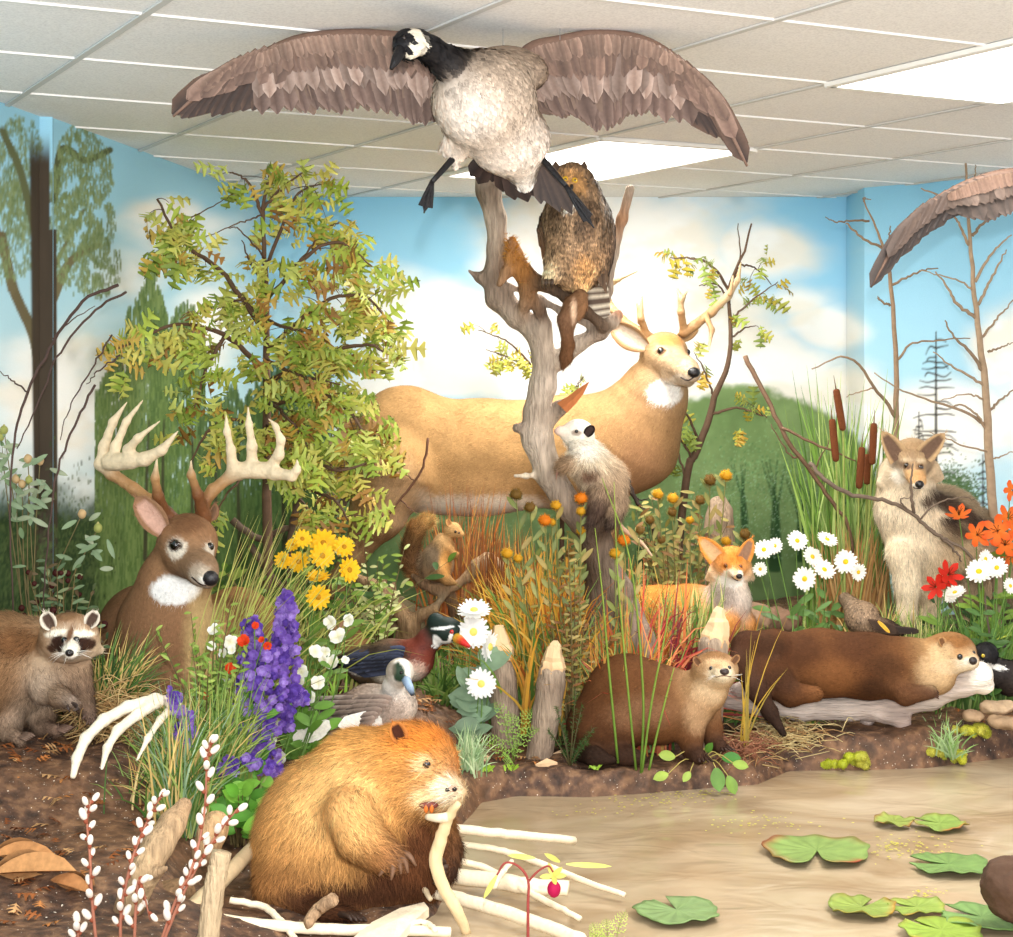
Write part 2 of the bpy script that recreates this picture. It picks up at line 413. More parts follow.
def eye(T, S, px, py, r, c=(20, 12, 8), inset=.55, name='eye', rim=None):
    p = S.surf(px, py); u = p[1]/F; mb = MB()
    ball(mb, p+np.array((0, r*u*inset, 0)), r*u, lin(c), 8, 12)
    if c[0] > 60:  # coloured iris: add the pupil
        ball(mb, p+np.array((0, r*u*(inset-.62), 0)), r*u*.55, lin((8, 6, 5)), 6, 10, (1, .7, 1))
    return T.add(name, mb, 'gloss')
def nose(T, S, px, py, rx, rz, c=(25, 20, 20), name='nose', ry=None):
    p = S.surf(px, py); u = p[1]/F; mb = MB()
    ball(mb, p+np.array((0, rx*u*.3, 0)), u, lin(c), 8, 12, (rx, ry or rx*.8, rz)); return T.add(name, mb, mat('moist_nose', .3, 60, .1, spec=.5, bump=.3, bscale=200))
def ear(T, S, base, tip, w, outer, inner, dep=0.0, tdep=0.0, cup=.5, face=(0, -1, .1), rnd=.5, fur=0, name='ear', n=9):
    """cupped ear shell with its own thickness: base/tip in px, w = half width px"""
    b = S.surf(*base)+np.array((0, .008+dep, 0)); t = W(tip[0], tip[1], b[1]+tdep)
    ax = t-b; L = np.linalg.norm(ax); axn = ax/L; f = np.asarray(face, float); f = nrm(f-axn*np.dot(f, axn)); sd = np.cross(axn, f); u = S.d/F
    mb = MB(); cols = []; rows = [[], []]
    for lay in (0, 1):
        for i in range(n+1):
            s_ = i/n; ww = w*u*(math.sin(math.pi*(s_*(1-rnd*.35)+rnd*.22))**.75 if rnd > .3 else (1-s_**2.4)**.8*1.0+.02)
            if i == n: ww *= .25
            for j in range(9):
                v = (j-4)/4; p = b+ax*s_+sd*ww*v+f*(cup*ww*(v*v))*(1 if lay == 0 else 1)-f*(0 if lay == 0 else (.006+.12*w*u*(1-v*v*.6))*(1-s_*.5))
                rows[lay].append(p); cc = lin(inner if lay == 0 else outer)
                if lay == 0 and (abs(v) > .7 or s_ > .86): cc = lin(outer)
                cols.append(cc)
    V = rows[0]+rows[1]; q = []; m_ = (n+1)*9
    for i in range(n):
        for j in range(8):
            a = i*9+j; q.append((a, a+1, a+10, a+9)); q.append((m_+a, m_+a+9, m_+a+10, m_+a+1))
        q.append((i*9, i*9+9, m_+i*9+9, m_+i*9)); q.append((i*9+8, m_+i*9+8, m_+i*9+17, i*9+17))
    for j in range(8): q.append((n*9+j, n*9+j+1, m_+n*9+j+1, m_+n*9+j))
    mb.add(V, np.array(q), cols)
    if fur:
        Vv = np.array(V)
        for k in range(fur):
            i = R.randrange(len(Vv)); p = Vv[i]; d = axn*.8+sd*R.uniform(-.4, .4)+f*R.uniform(-.2, .5)
            blade(mb, p, p+nrm(d)*u*w*.55, .0018, cols[i], np.array(cols[i])*1.1, seg=1)
    return T.add(name, mb, 'fur')
# ================================================================ THE SETTING
# ---- the painted mural: a canvas of sky, clouds, hill and trees that colours the wall panels
X0, Y0, CWD, CHT = -260, 60, 1560, 640
yy, xx = np.mgrid[0:CHT, 0:CWD]; PX = xx+X0; PY = yy+Y0
def n2(sx, sy, seed, o=4): return fbm(np.stack([PX/sx+seed, PY/sy+seed*1.7, np.full(PX.shape, seed*.37)], -1), o)
t_ = sstep(100, 560, PY)[..., None]
cv = lin((140, 206, 238))*(1-t_)+lin((190, 226, 240))*t_
lw = (1-sstep(230, 330, PX))[..., None]
cv = cv*(1-lw*.6)+(lin((164, 210, 226))*(1-t_)+lin((205, 226, 222))*t_)*lw*.6
cl = n2(120, 62, 3.1); cl2 = n2(45, 26, 8.2)
base_c = sstep(150, 330, PY)*.20
blob = np.zeros(PX.shape)
for bx, by, brx, bry, a in ((170,215,45,22,.8),(190,230,80,30,.6),(60,400,80,80,.5),(440,330,90,60,1.1),(520,300,60,60,.8),(380,420,70,60,.8),(600,300,140,120,1.2),(640,430,90,60,.9),(760,250,52,30,.9),(800,300,40,18,.5),
                            (760,370,80,38,1.1),(830,330,40,24,.9),(820,400,70,40,1.0),(950,420,60,46,1.0),(1000,350,40,40,.9),(905,440,50,50,.9),(880,250,30,12,.3),(960,300,26,12,.2),(1100,380,120,60,.8),(210,330,40,50,.6),(130,270,50,40,.4)):
    blob = np.maximum(blob, a*np.exp(-(((PX-bx)/brx)**2+((PY-by)/bry)**2)))
cm_ = sstep(.46, .80, blob*.62+cl*.55+cl2*.18-.02+base_c*.3)[..., None]
wc = lin((250, 250, 246))*(1-.0)+(lin((240, 232, 214))-lin((250, 250, 246)))*sstep(.45, .7, cl2)[..., None]*.6
cv = cv*(1-cm_)+wc*cm_
def dabs(n, fx, fy, colf, ln=(3, 7), wd=(1, 2), slope=0.0, al=.8):
    """brush dabs; fx, fy return a position"""
    for _ in range(n):
        x, y = fx(), fy(); l = R.uniform(*ln); w_ = R.uniform(*wd); 
        if callable(al): aa = al(x, y)
        else: aa = al
        if aa <= 0: continue
        c = colf(); x0 = int(x-X0); y0 = int(y-Y0); x1 = x0+max(1, int(w_)); 
        for k in range(int(l)):
            xk = x0+int(slope*k); yk = y0+k
            if 0 <= yk < CHT and 0 <= xk < CWD-3: cv[yk, xk:xk+max(1, int(w_))] = cv[yk, xk:xk+max(1, int(w_))]*(1-aa)+c*aa
def line(P, r0, r1, c, al=1.0):
    P = np.array([(a, b, 0) for a, b in P], float); P = spline(P, max(6, int(np.hypot(*np.diff(P[:, :2], axis=0).T).sum()*1.2)))
    for i, p in enumerate(P):
        r = r0+(r1-r0)*i/len(P); x, y = p[0]-X0, p[1]-Y0; a, b, c_, d = int(x-r-1), int(x+r+2), int(y-r-1), int(y+r+2)
        a, c_ = max(a, 0), max(c_, 0)
        if b <= a or d <= c_ or a >= CWD or c_ >= CHT: continue
        yy_, xx_ = np.mgrid[c_:min(d, CHT), a:min(b, CWD)]; m = np.clip(r+.5-np.hypot(xx_-x, yy_-y), 0, 1)[..., None]*al
        cv[c_:min(d, CHT), a:min(b, CWD)] = cv[c_:min(d, CHT), a:min(b, CWD)]*(1-m)+lin(c)*m
mixc = lambda a, b: (lambda: (lambda t: lin(a)*(1-t)+lin(b)*t)(R.random()))
# green hill on the back wall
hx = [-300, 250, 330, 380, 460, 560, 640, 690, 735, 780, 820, 850, 872, 900, 1300]; hy = [560, 500, 470, 440, 470, 450, 420, 396, 385, 392, 408, 428, 455, 640, 640]
top = np.interp(PX, hx, hy)+(n2(14, 14, 5.5)-.5)*16
hm = sstep(-4, 5, PY-top)[..., None]
g1 = n2(38, 30, 11.3)[..., None]; g2 = n2(8, 8, 2.3)[..., None]
hc = lin((96, 124, 72))*(1-g1)+lin((136, 160, 104))*g1
hc = hc*(.82+.36*g2); dk = sstep(440, 600, PY)[..., None]; hc = hc*(1-dk*.35)+lin((54, 82, 52))*dk*.35
cv = cv*(1-hm)+hc*hm
for (x0, y0, h_) in ((745,560,95),(775,570,110),(802,560,80),(722,560,60),(838,560,70),(640,570,50),(470,580,60),(440,580,55)):
    for k in range(5): line([(x0+k*2-4, y0), (x0+R.uniform(-3, 3), y0-h_*.5), (x0+R.uniform(-16, 16), y0-h_)], 2.6, .6, (44, 74, 40), .5)
    dabs(420, lambda: x0+R.gauss(0, 20), lambda: y0-h_*.9+R.gauss(0, 20), mixc((58, 98, 48), (150, 190, 130)), (1, 3), (1, 3), 0, .45)
dabs(2600, lambda: R.uniform(330, 860), lambda: R.uniform(430, 560), mixc((160, 200, 150), (60, 110, 50)), (1, 3), (1, 2), 0, lambda x, y: .5 if y > np.interp(x, hx, hy)+8 else 0)
dabs(900, lambda: R.uniform(680, 860), lambda: R.uniform(470, 560), mixc((190, 215, 190), (120, 160, 110)), (1, 2), (1, 2), 0, .5)
# left wall: dark undergrowth band, tall poplar-like willows, the big willow with the dark trunk
um = (sstep(470, 530, PY+(n2(20, 20, 9.1)-.5)*60)*(1-sstep(300, 345, PX)))[..., None]
cv = cv*(1-um)+(lin((44, 66, 34))*(.7+.6*g2))*um
def willow(x0, x1, y0, y1, n, ca, cb, edge=12):
    dabs(n, lambda: R.uniform(x0, x1), lambda: R.uniform(y0, y1), mixc(ca, cb), (6, 16), (1, 3), 0,
         lambda x, y: .75 if y > y0+edge*2.4*abs((x-(x0+x1)/2)/((x1-x0)/2))**2+(vnoise(np.array([x/9, y/30, 1.])))*edge*2 and R.random() < .9 else 0)
willow(95, 135, 350, 640, 3600, (78, 106, 50), (120, 142, 82))
willow(126, 168, 250, 640, 5600, (74, 104, 46), (128, 150, 86), 20)
willow(150, 205, 285, 640, 5600, (64, 94, 42), (112, 136, 72), 16)
willow(198, 262, 370, 640, 5600, (54, 80, 40), (96, 120, 64), 14)
willow(255, 330, 330, 640, 6000, (56, 84, 44), (98, 124, 68), 16)
for x in (145, 165, 190, 215, 240, 285): line([(x, 560), (x+R.uniform(-3, 3), 480), (x+R.uniform(-5, 5), 420)], 2.2, .8, (58, 58, 36), .6)
tr = (72, 60, 44)
line([(2, 235), (14, 290), (36, 345), (40, 420)], 4, 6, (104, 94, 66)); line([(-30, 150), (0, 240), (12, 290)], 3, 4, (110, 100, 70))
line([(110, 150), (85, 160), (62, 150), (54, 200)], 3, 4, (84, 92, 60)); line([(98, 245), (70, 262), (52, 300)], 3, 5, (112, 104, 74)); line([(84, 210), (60, 255), (54, 270)], 1.6, 2, (104, 100, 74))
def crown(cx, cy, rx, ry, n):
    def al(x, y):
        q = ((x-cx)/rx)**2+((y-cy)/ry)**2; return .62 if q < 1 and vnoise(np.array([x/7, y/9, 3.])) > .28 else 0
    dabs(n, lambda: R.uniform(cx-rx, cx+rx), lambda: R.uniform(cy-ry, cy+ry), mixc((96, 118, 72), (142, 158, 110)), (3, 8), (1, 3), 0, al)
crown(20, 175, 26, 62, 1500); crown(8, 230, 34, 50, 1100); crown(-40, 190, 60, 80, 1800); crown(82, 185, 32, 62, 2400); crown(84, 240, 36, 55, 1800); crown(100, 262, 22, 34, 500)
line([(2, 130), (20, 170), (30, 210), (40, 250)], 3.4, 4, (98, 104, 70), .7)
# the dark trunk down the corner
tm = (sstep(31, 34, PX+(PY-400)*-.012)*(1-sstep(56, 57.5, PX-(PY-300)*.005+6*(PY < 230)))*sstep(128, 165, PY+0*PX))[..., None]
cv = cv*(1-tm)+lin((66, 56, 44))*(.8+.4*n2(5, 40, 4.4)[..., None])*tm
# right wall: bare painted spruces, pines, brush
for x, y0, y1, s in ((919,412,620,8),(936,332,620,20),(983,455,620,10)):
    line([(x, y1), (x, y0)], 1.9, .6, (52, 46, 38))
    y = y0+8
    while y < 540:
        l = s*(.4+.6*min(1, (y-y0)/90)); 
        for sd in (-1, 1):
            if R.random() < .8: line([(x, y), (x+sd*l*.6, y+R.uniform(-2, 3)), (x+sd*l*R.uniform(.8, 1.2), y+R.uniform(-4, 7))], 1.0, .5, (58, 54, 46), .85)
        y += R.uniform(5, 9)
def bush(cx, cy, rx, ry, n, a=(60, 92, 50), b=(96, 124, 78)):
    dabs(n, lambda: R.gauss(cx, rx*.5), lambda: R.gauss(cy, ry*.5), mixc(a, b), (1, 3), (1, 3), 0, .8)
bush(953, 495, 26, 26, 2600); bush(935, 530, 40, 22, 2200); bush(900, 560, 60, 30, 3000); bush(1000, 560, 60, 30, 3000, (70, 100, 50), (120, 140, 80))
dabs(5000, lambda: R.uniform(-60, 100), lambda: R.gauss(575, 40), mixc((40, 60, 34), (96, 116, 66)), (2, 6), (1, 3), 0, .6)
def mural(V):
    px = CX+V[:, 0]*F/V[:, 1]; py = CY-(V[:, 2]-EYE)*F/V[:, 1]
    x = np.clip(px-X0, 0, CWD-2.01); y = np.clip(py-Y0, 0, CHT-2.01); i = x.astype(int); j = y.astype(int); a = (x-i)[:, None]; b = (y-j)[:, None]
    return cv[j, i]*(1-a)*(1-b)+cv[j, i+1]*a*(1-b)+cv[j+1, i]*(1-a)*b+cv[j+1, i+1]*a*b
H = 2.396
wall_m = mat('painted_mural_wall', .75, 300, .05, spec=.2, bump=.08, bscale=400)
def wall(name, a, b, z0=0.0, z1=H, du=.005, thick=.04, ec=(190, 215, 225)):
    a, b = np.array(a, float), np.array(b, float); L = np.hypot(*(b-a)); nu = max(2, int(L/du)); nz = int((z1-z0)/du)
    u = np.linspace(0, 1, nu+1); z = np.linspace(z0, z1, nz+1); U, Z = np.meshgrid(u, z)
    V = np.stack([a[0]+(b[0]-a[0])*U, a[1]+(b[1]-a[1])*U, Z], -1).reshape(-1, 3)
    i = np.arange(nz)[:, None]*(nu+1)+np.arange(nu)[None]; i = i.ravel()
    q = np.stack([i, i+1, i+nu+2, i+nu+1], 1); C = mural(V)
    nb = np.array([-(b-a)[1], (b-a)[0]])/L*thick; bk = []
    for p in (a+nb, b+nb): bk += [(p[0], p[1], z0), (p[0], p[1], z1)]
    k = len(V); c00, c01, c10, c11 = 0, nu, nz*(nu+1), nz*(nu+1)+nu
    q2 = np.array([(k, k+1, k+3, k+2), (c00, k, k+2, c01), (c10, c11, k+3, k+1), (c00, c10, k+1, k), (c01, k+2, k+3, c11)])
    V = np.concatenate([V, np.array(bk)]); C = np.concatenate([C, np.tile(lin(ec), (4, 1))])
    return tag(mk(name, V, [q, q2], C, wall_m, None, False), None, None, None, 'structure')
wl = lambda d: -1.0945-(7.73-d)*.1358
wall('wall_back', (-1.2, 7.73), (2.6, 7.73))
wall('wall_left', (wl(5.33), 5.33), (-1.0945, 7.73))
wall('wall_left', (wl(2.5)-.03, 2.5), (wl(5.29)-.028, 5.29), du=.008)
# the little jog in the left wall where the panels meet
wall('trim_1', (wl(5.29)-.05, 5.293), (wl(5.33)+.004, 5.305), du=.006, thick=.03, ec=(70, 60, 48))
wall('wall_right', (1.545, 7.34), (2.35, 6.6))
wall('trim_2', (1.545, 7.72), (1.545, 7.34), du=.02)

# ---- ceiling: lay-in tiles with a grid turned about 27 degrees to the camera
def gridmat():
    m = bpy.data.materials.new('ceiling_tile'); m.use_nodes = True; N = m.node_tree.nodes; L = m.node_tree.links; b = N['Principled BSDF']
    b.inputs['Base Color'].default_value = (*lin((224, 221, 214)), 1); b.inputs['Roughness'].default_value = .9
    tc = N.new('ShaderNodeTexCoord'); no = N.new('ShaderNodeTexNoise'); no.inputs['Scale'].default_value = 160; no.inputs['Detail'].default_value = 6
    L.new(tc.outputs['Object'], no.inputs[0]); bp = N.new('ShaderNodeBump'); bp.inputs['Strength'].default_value = .35; bp.inputs['Distance'].default_value = .004
    L.new(no.outputs[0], bp.inputs['Height']); L.new(bp.outputs[0], b.inputs['Normal'])
    cr = N.new('ShaderNodeValToRGB'); cr.color_ramp.elements[0].color = (*lin((226, 224, 222)), 1); cr.color_ramp.elements[1].color = (*lin((246, 244, 241)), 1)
    cr.color_ramp.elements[0].position = .3; cr.color_ramp.elements[1].position = .6
    L.new(no.outputs[0], cr.inputs[0]); L.new(cr.outputs[0], b.inputs['Base Color']); return m
HC = .796; ZC = EYE+HC
def cpt(px, py): d = F*HC/(CY-py); return np.array(((px-CX)*d/F, d))
p0 = cpt(239, 108.7); p1 = cpt(820, 86.5)      # two crossings of the grid in the photograph
vA = np.array((math.cos(math.radians(28)), math.sin(math.radians(28))))          # along the rows
vB = np.array((-vA[1], vA[0])); TS = .605; TA = .637
cmb = MB(); cc_ = lin((225, 222, 214)); cmb.add([(-3.2, 1.7, ZC), (3.6, 1.7, ZC), (3.6, 8.1, ZC), (-3.2, 8.1, ZC), (-3.2, 1.7, ZC+.05), (3.6, 1.7, ZC+.05), (3.6, 8.1, ZC+.05), (-3.2, 8.1, ZC+.05)],
    np.array([(3, 2, 1, 0), (4, 5, 6, 7), (0, 1, 5, 4), (1, 2, 6, 5), (2, 3, 7, 6), (3, 0, 4, 7)]), cc_)
V, f, C = cmb.data(); tag(mk('ceiling', V, f, C, gridmat(), None, False), None, None, None, 'structure')
gm = MB()
def bar(p, q, w_, z, h_, c, mb=None):
    p, q = np.asarray(p, float), np.asarray(q, float); t = nrm(q-p); s = np.array((-t[1], t[0]))*w_/2
    V = [(*(p-s), z), (*(p+s), z), (*(q+s), z), (*(q-s), z), (*(p-s), z+h_), (*(p+s), z+h_), (*(q+s), z+h_), (*(q-s), z+h_)]
    (mb or gm).add(V, np.array([(0, 1, 2, 3), (7, 6, 5, 4), (0, 4, 5, 1), (1, 5, 6, 2), (2, 6, 7, 3), (3, 7, 4, 0)]), c)
def clip(o, v):
    t0, t1 = -9., 9.
    for k, (lo, hi) in enumerate(((-3.2, 3.6), (1.7, 8.1))):
        a, b = (lo-o[k])/v[k], (hi-o[k])/v[k]; a, b = min(a, b), max(a, b); t0, t1 = max(t0, a), min(t1, b)
    return (o+v*t0, o+v*t1) if t1 > t0 else None
def gbar(o, v, *a):
    c = clip(o, v)
    if c: bar(c[0], c[1], *a)
for i in range(-12, 12):
    gbar(p0+vB*TS*i, vA, .013, ZC-.005, .005, lin((234, 232, 228)))
for i in range(-12, 12):
    gbar(p0+vA*TA*i, vB, .018, ZC-.006, .005, lin((206, 204, 200)))
gmat = mat('ceiling_grid_paint', .5, 5, .02, spec=.3)
V, f, C = gm.data()
tag(mk('trim_3', V, f, C, gmat, None, False), None, None, None, 'structure')
em = bpy.data.materials.new('light_diffuser'); em.use_nodes = True; eb = em.node_tree.nodes['Principled BSDF']
eb.inputs['Base Color'].default_value = (.9, .9, .88, 1); eb.inputs['Emission Color'].default_value = (1, .985, .94, 1); eb.inputs['Emission Strength'].default_value = 5.0
def troffer(ia, ib, na, nb, label, energy):
    o = p0+vA*TA*ia+vB*TS*ib; a = vA*TA*na; b = vB*TS*nb; c = o+a/2+b/2
    T = Thing('ceiling_light', label, 'ceiling light', (c[0], c[1], ZC), 'recessed ceiling lights')
    e = .02; q = [o+(vA+vB)*e, o+a+(-vA+vB)*e, o+a+b-(vA+vB)*e, o+b+(vA-vB)*e]
    mb = MB(); mb.add([(*p, ZC-.011) for p in q]+[(*p, ZC-.002) for p in q], np.array([(3, 2, 1, 0), (4, 5, 6, 7), (0, 1, 5, 4), (1, 2, 6, 5), (2, 3, 7, 6), (3, 0, 4, 7)]), lin((250, 250, 250)))
    T.add('diffuser', mb, em, smooth=False)
    fb = MB(); w = [o, o+a, o+a+b, o+b]
    for i in range(4): bar(w[i], w[(i+1) % 4], .03, ZC-.015, .012, lin((240, 238, 232)), fb)
    T.add('frame', fb, gmat, smooth=False)
    l = lamp('troffer_light', 'AREA', (c[0], c[1], ZC-.03), (c[0], c[1], 0), energy, TS*abs(na)-.05, (1, .985, .94), TS*abs(nb)-.05)
    l.rotation_euler = (0, 0, math.atan2(vA[1], vA[0])); return T

troffer(2, -4, 1, 2, 'large glowing ceiling light panel reaching the right edge', 26)
troffer(2, 0, 1, 2, 'glowing ceiling light panel seen behind the flying goose and owl', 30)

# ---- banks of soil round the pond, one sheet of ground with the pond sunk into it
def soilmat():
    m = bpy.data.materials.new('dark_bank_soil'); m.use_nodes = True; N = m.node_tree.nodes; L = m.node_tree.links; b = N['Principled BSDF']
    tc = N.new('ShaderNodeTexCoord')
    def noise(s, d=5):
        n = N.new('ShaderNodeTexNoise'); n.inputs['Scale'].default_value = s; n.inputs['Detail'].default_value = d; L.new(tc.outputs['Object'], n.inputs[0]); return n
    n1, n2_, n3 = noise(3.5), noise(28, 8), noise(170, 2)
    r = N.new('ShaderNodeValToRGB'); e = r.color_ramp.elements; e[0].position = .32; e[0].color = (*lin((50, 34, 24)), 1); e[1].position = .68; e[1].color = (*lin((132, 98, 70)), 1)
    k = e.new(.5); k.color = (*lin((84, 58, 42)), 1); L.new(n2_.outputs[0], r.inputs[0])
    r2 = N.new('ShaderNodeValToRGB'); r2.color_ramp.elements[0].position = .44; r2.color_ramp.elements[1].position = .64
    L.new(n1.outputs[0], r2.inputs[0]); mx = N.new('ShaderNodeMix'); mx.data_type = 'RGBA'; mx.inputs[7].default_value = (*lin((156, 112, 74)), 1)
    ml = N.new('ShaderNodeMath'); ml.operation = 'MULTIPLY'; ml.inputs[1].default_value = .3; L.new(r2.outputs[0], ml.inputs[0]); L.new(ml.outputs[0], mx.inputs[0]); L.new(r.outputs[0], mx.inputs[6])
    v = N.new('ShaderNodeTexVoronoi'); v.inputs['Scale'].default_value = 85; L.new(tc.outputs['Object'], v.inputs[0])
    s1 = N.new('ShaderNodeMath'); s1.operation = 'LESS_THAN'; s1.inputs[1].default_value = .17; L.new(v.outputs['Distance'], s1.inputs[0])
    s2 = N.new('ShaderNodeMath'); s2.operation = 'GREATER_THAN'; s2.inputs[1].default_value = .57; L.new(n3.outputs[0], s2.inputs[0])
    s3 = N.new('ShaderNodeMath'); s3.operation = 'MULTIPLY'; L.new(s1.outputs[0], s3.inputs[0]); L.new(s2.outputs[0], s3.inputs[1])
    m2 = N.new('ShaderNodeMix'); m2.data_type = 'RGBA'; m2.inputs[7].default_value = (*lin((226, 214, 196)), 1); L.new(s3.outputs[0], m2.inputs[0]); L.new(mx.outputs[2], m2.inputs[6])
    L.new(m2.outputs[2], b.inputs['Base Color']); b.inputs['Roughness'].default_value = .7
    bp = N.new('ShaderNodeBump'); bp.inputs['Strength'].default_value = 1; bp.inputs['Distance'].default_value = .012; L.new(n2_.outputs[0], bp.inputs['Height']); L.new(bp.outputs[0], b.inputs['Normal'])
    return m
gx = np.concatenate([np.arange(-1.9, 2.56, .02)]); gy = np.concatenate([np.arange(2.2, 7.72, .02)])
GX, GY = np.meshgrid(gx, gy); GZ = ground(GX, GY); sh = shored(GX, GY)
GZ = GZ+(fbm(np.stack([GX*7, GY*7, GX*0], -1), 4)-.5)*.035*sstep(0, .06, sh)+(fbm(np.stack([GX*28, GY*28, GX*0+4], -1), 2)-.5)*.012*sstep(-.03, .03, sh)
GZ = np.where(GX < wl(GY)-.02, GZ-.0, GZ); nx_ = len(gx); ii = (np.arange(len(gy)-1)[:, None]*nx_+np.arange(nx_-1)[None]).ravel()
cx_ = (GX.ravel()[ii]); cy_ = GY.ravel()[ii]; keep = cx_ > wl(cy_)-.015; ii = ii[keep]
tag(mk('ground', np.stack([GX, GY, GZ], -1), np.stack([ii, ii+1, ii+nx_+1, ii+nx_], 1), None, soilmat()), None, None, None, 'structure')
# ---- the room floor under the diorama and the boxed base that carries it
fm = MB(); fm.add([(-3.2, 1.7, -.0), (3.6, 1.7, 0), (3.6, 8.1, 0), (-3.2, 8.1, 0), (-3.2, 1.7, -.05), (3.6, 1.7, -.05), (3.6, 8.1, -.05), (-3.2, 8.1, -.05)],
    np.array([(0, 1, 2, 3), (7, 6, 5, 4), (0, 4, 5, 1), (1, 5, 6, 2), (2, 6, 7, 3), (3, 7, 4, 0)]), lin((150, 140, 125)))
V, f, C = fm.data(); tag(mk('floor', V, f, C, mat('room_floor', .6, 5, .1), None, False), None, None, None, 'structure')

# ---- murky pond
def watermat():
    m = bpy.data.materials.new('murky_pond_water'); m.use_nodes = True; N = m.node_tree.nodes; L = m.node_tree.links; b = N['Principled BSDF']
    tc = N.new('ShaderNodeTexCoord'); mp = N.new('ShaderNodeMapping'); mp.inputs['Scale'].default_value = (1, 1.6, 1); L.new(tc.outputs['Object'], mp.inputs[0])
    n = N.new('ShaderNodeTexNoise'); n.inputs['Scale'].default_value = 1.7; n.inputs['Detail'].default_value = 6; n.inputs['Distortion'].default_value = 1.2; L.new(mp.outputs[0], n.inputs[0])
    r = N.new('ShaderNodeValToRGB'); e = r.color_ramp.elements; e[0].position = .3; e[0].color = (*lin((150, 126, 96)), 1); e[1].position = .7; e[1].color = (*lin((186, 168, 140)), 1)
    L.new(n.outputs[0], r.inputs[0]); L.new(r.outputs[0], b.inputs['Base Color'])
    b.inputs['Roughness'].default_value = .12; b.inputs['IOR'].default_value = 1.33
    n2_ = N.new('ShaderNodeTexNoise'); n2_.inputs['Scale'].default_value = 5; n2_.inputs['Detail'].default_value = 2; n2_.inputs['Distortion'].default_value = .8; L.new(mp.outputs[0], n2_.inputs[0])
    bp = N.new('ShaderNodeBump'); bp.inputs['Strength'].default_value = .3; bp.inputs['Distance'].default_value = .02; L.new(n2_.outputs[0], bp.inputs['Height']); L.new(bp.outputs[0], b.inputs['Normal'])
    return m
wx, wy = np.meshgrid(np.arange(-.62, 2.56, .04), np.arange(2.0, 6.0, .04)); nw = wx.shape[1]; ii = (np.arange(wx.shape[0]-1)[:, None]*nw+np.arange(nw-1)[None]).ravel()
kw = (shored(wx, wy).ravel()[ii] < .10); ii = ii[kw]
wz = .28+(fbm(np.stack([wx*3, wy*5, wx*0], -1), 3)-.5)*.006
tag(mk('pond_water', np.stack([wx, wy, wz], -1), np.stack([ii, ii+1, ii+nw+1, ii+nw], 1), None, watermat()), None, None, None, 'structure')
# ================================================================ ANIMALS
def claws(T, S0, pts, r, c, name='paw_fingers', m='skin', d=None):
    mb = MB()
    for P in pts: tube(mb, [W(a, b, S0.d+dy) for a, b, dy in P], [r*S0.d/F, r*.8*S0.d/F, r*.25*S0.d/F], lin(c), 6, 7)
    return T.add(name, mb, m)
def finish(T, S, name='body', m='fur', label=None): return T.add(name, S.data(), m, label=label)
def whisk(T, S, px, py, side, n, L, c=(235, 230, 220)):
    mb = MB(); p = S.surf(px, py)
    for i in range(n):
        q = p+np.array((side*L*R.uniform(.6, 1), -L*R.uniform(.1, .4), L*R.uniform(-.5, .25)))
        tube(mb, [p, (p+q)/2+np.array((0, -.01, .004)), q], [.0006, .0003], lin(c), 3, 5)
    T.add('whiskers', mb, 'fur')

# ---- beaver, sitting up and gnawing a stick
B = Sdf(4.2, .006, .035, .02)
GO, OR, DK = (212, 160, 96), (208, 138, 66), (92, 56, 34)
B.e((338, 835, .06), (80, 74, 86), GO, flow=(-.4, -.1, -1)).e((302, 850, .06), (50, 62, 66), (190, 138, 80), flow=(-.3, 0, -1)).e((372, 852, .02), (64, 62, 62), (176, 124, 70), flow=(.1, -.2, -1))
B.e((395, 815, .02), (50, 50, 60), (196, 142, 80), flow=(0, -.2, -1)).e((415, 862, .03), (38, 44, 44), DK, flow=(.2, 0, -1)).e((352, 893, .04), (74, 62, 26), (84, 50, 30), flow=(0, 0, -1))
B.c([(360, 775, .03, 48), (395, 768, .0, 42)], (214, 158, 88), flow=(-.8, 0, -.4))
B.e((416, 765, -.02), (42, 36, 42), OR, flow=(-.9, 0, .3)).e((425, 792, -.05), (32, 28, 26), (206, 150, 84), flow=(-.7, 0, -.4))
B.c([(437, 788, -.07, 22), (450, 792, -.085, 16)], [(214, 176, 126), (222, 198, 160)], flow=(-.8, 0, 0), k=.02)
B.c([(424, 816, -.03, 14), (436, 822, -.02, 10)], (150, 96, 50), k=.02)
B.e((298, 884, -.07), (44, 34, 34), (150, 102, 58), flow=(-.1, -.2, -1)).c([(290, 905, -.12, 14), (325, 912, -.20, 10), (345, 914, -.22, 7)], (66, 42, 30), k=.02)
B.c([(350, 812, -.12, 24), (360, 838, -.17, 19), (380, 853, -.20, 13), (392, 858, -.21, 11)], [(206, 152, 90), (196, 144, 84), (160, 110, 66), (120, 84, 60)], k=.05)
B.c([(436, 826, .04, 20), (448, 850, -.03, 14), (447, 872, -.10, 10)], [(110, 66, 36), (84, 52, 34), (60, 42, 34)], k=.015)
B.spot(446, 790, (15, 12), (236, 216, 184), .6).spot(430, 800, (14, 9), (232, 200, 150), .8).spot(428, 762, 9, (226, 190, 140), .7).spot(418, 738, (30, 12), (214, 132, 56), .9)
B.spot(404, 880, (44, 30), (84, 50, 30), .8).spot(425, 850, (26, 40), (96, 58, 34), .8).spot(350, 905, (80, 15), (76, 46, 28), .8).spot(330, 800, (50, 40), (236, 190, 124), 1.0, a=.7)
B.mesh(); B.fur(42000, .034, .0022, .28, .28, .3); B.fur(9000, .016, .0016, .35, .3, .3, sel=lambda P: (P[:, 0] > W(385, 0, 4.2)[0])*(P[:, 2] > W(0, 815, 4.2)[2])+.02)
T = Thing('beaver', 'golden brown beaver sitting upright at the pond edge gnawing a stick', 'beaver', at(345, 4.22))
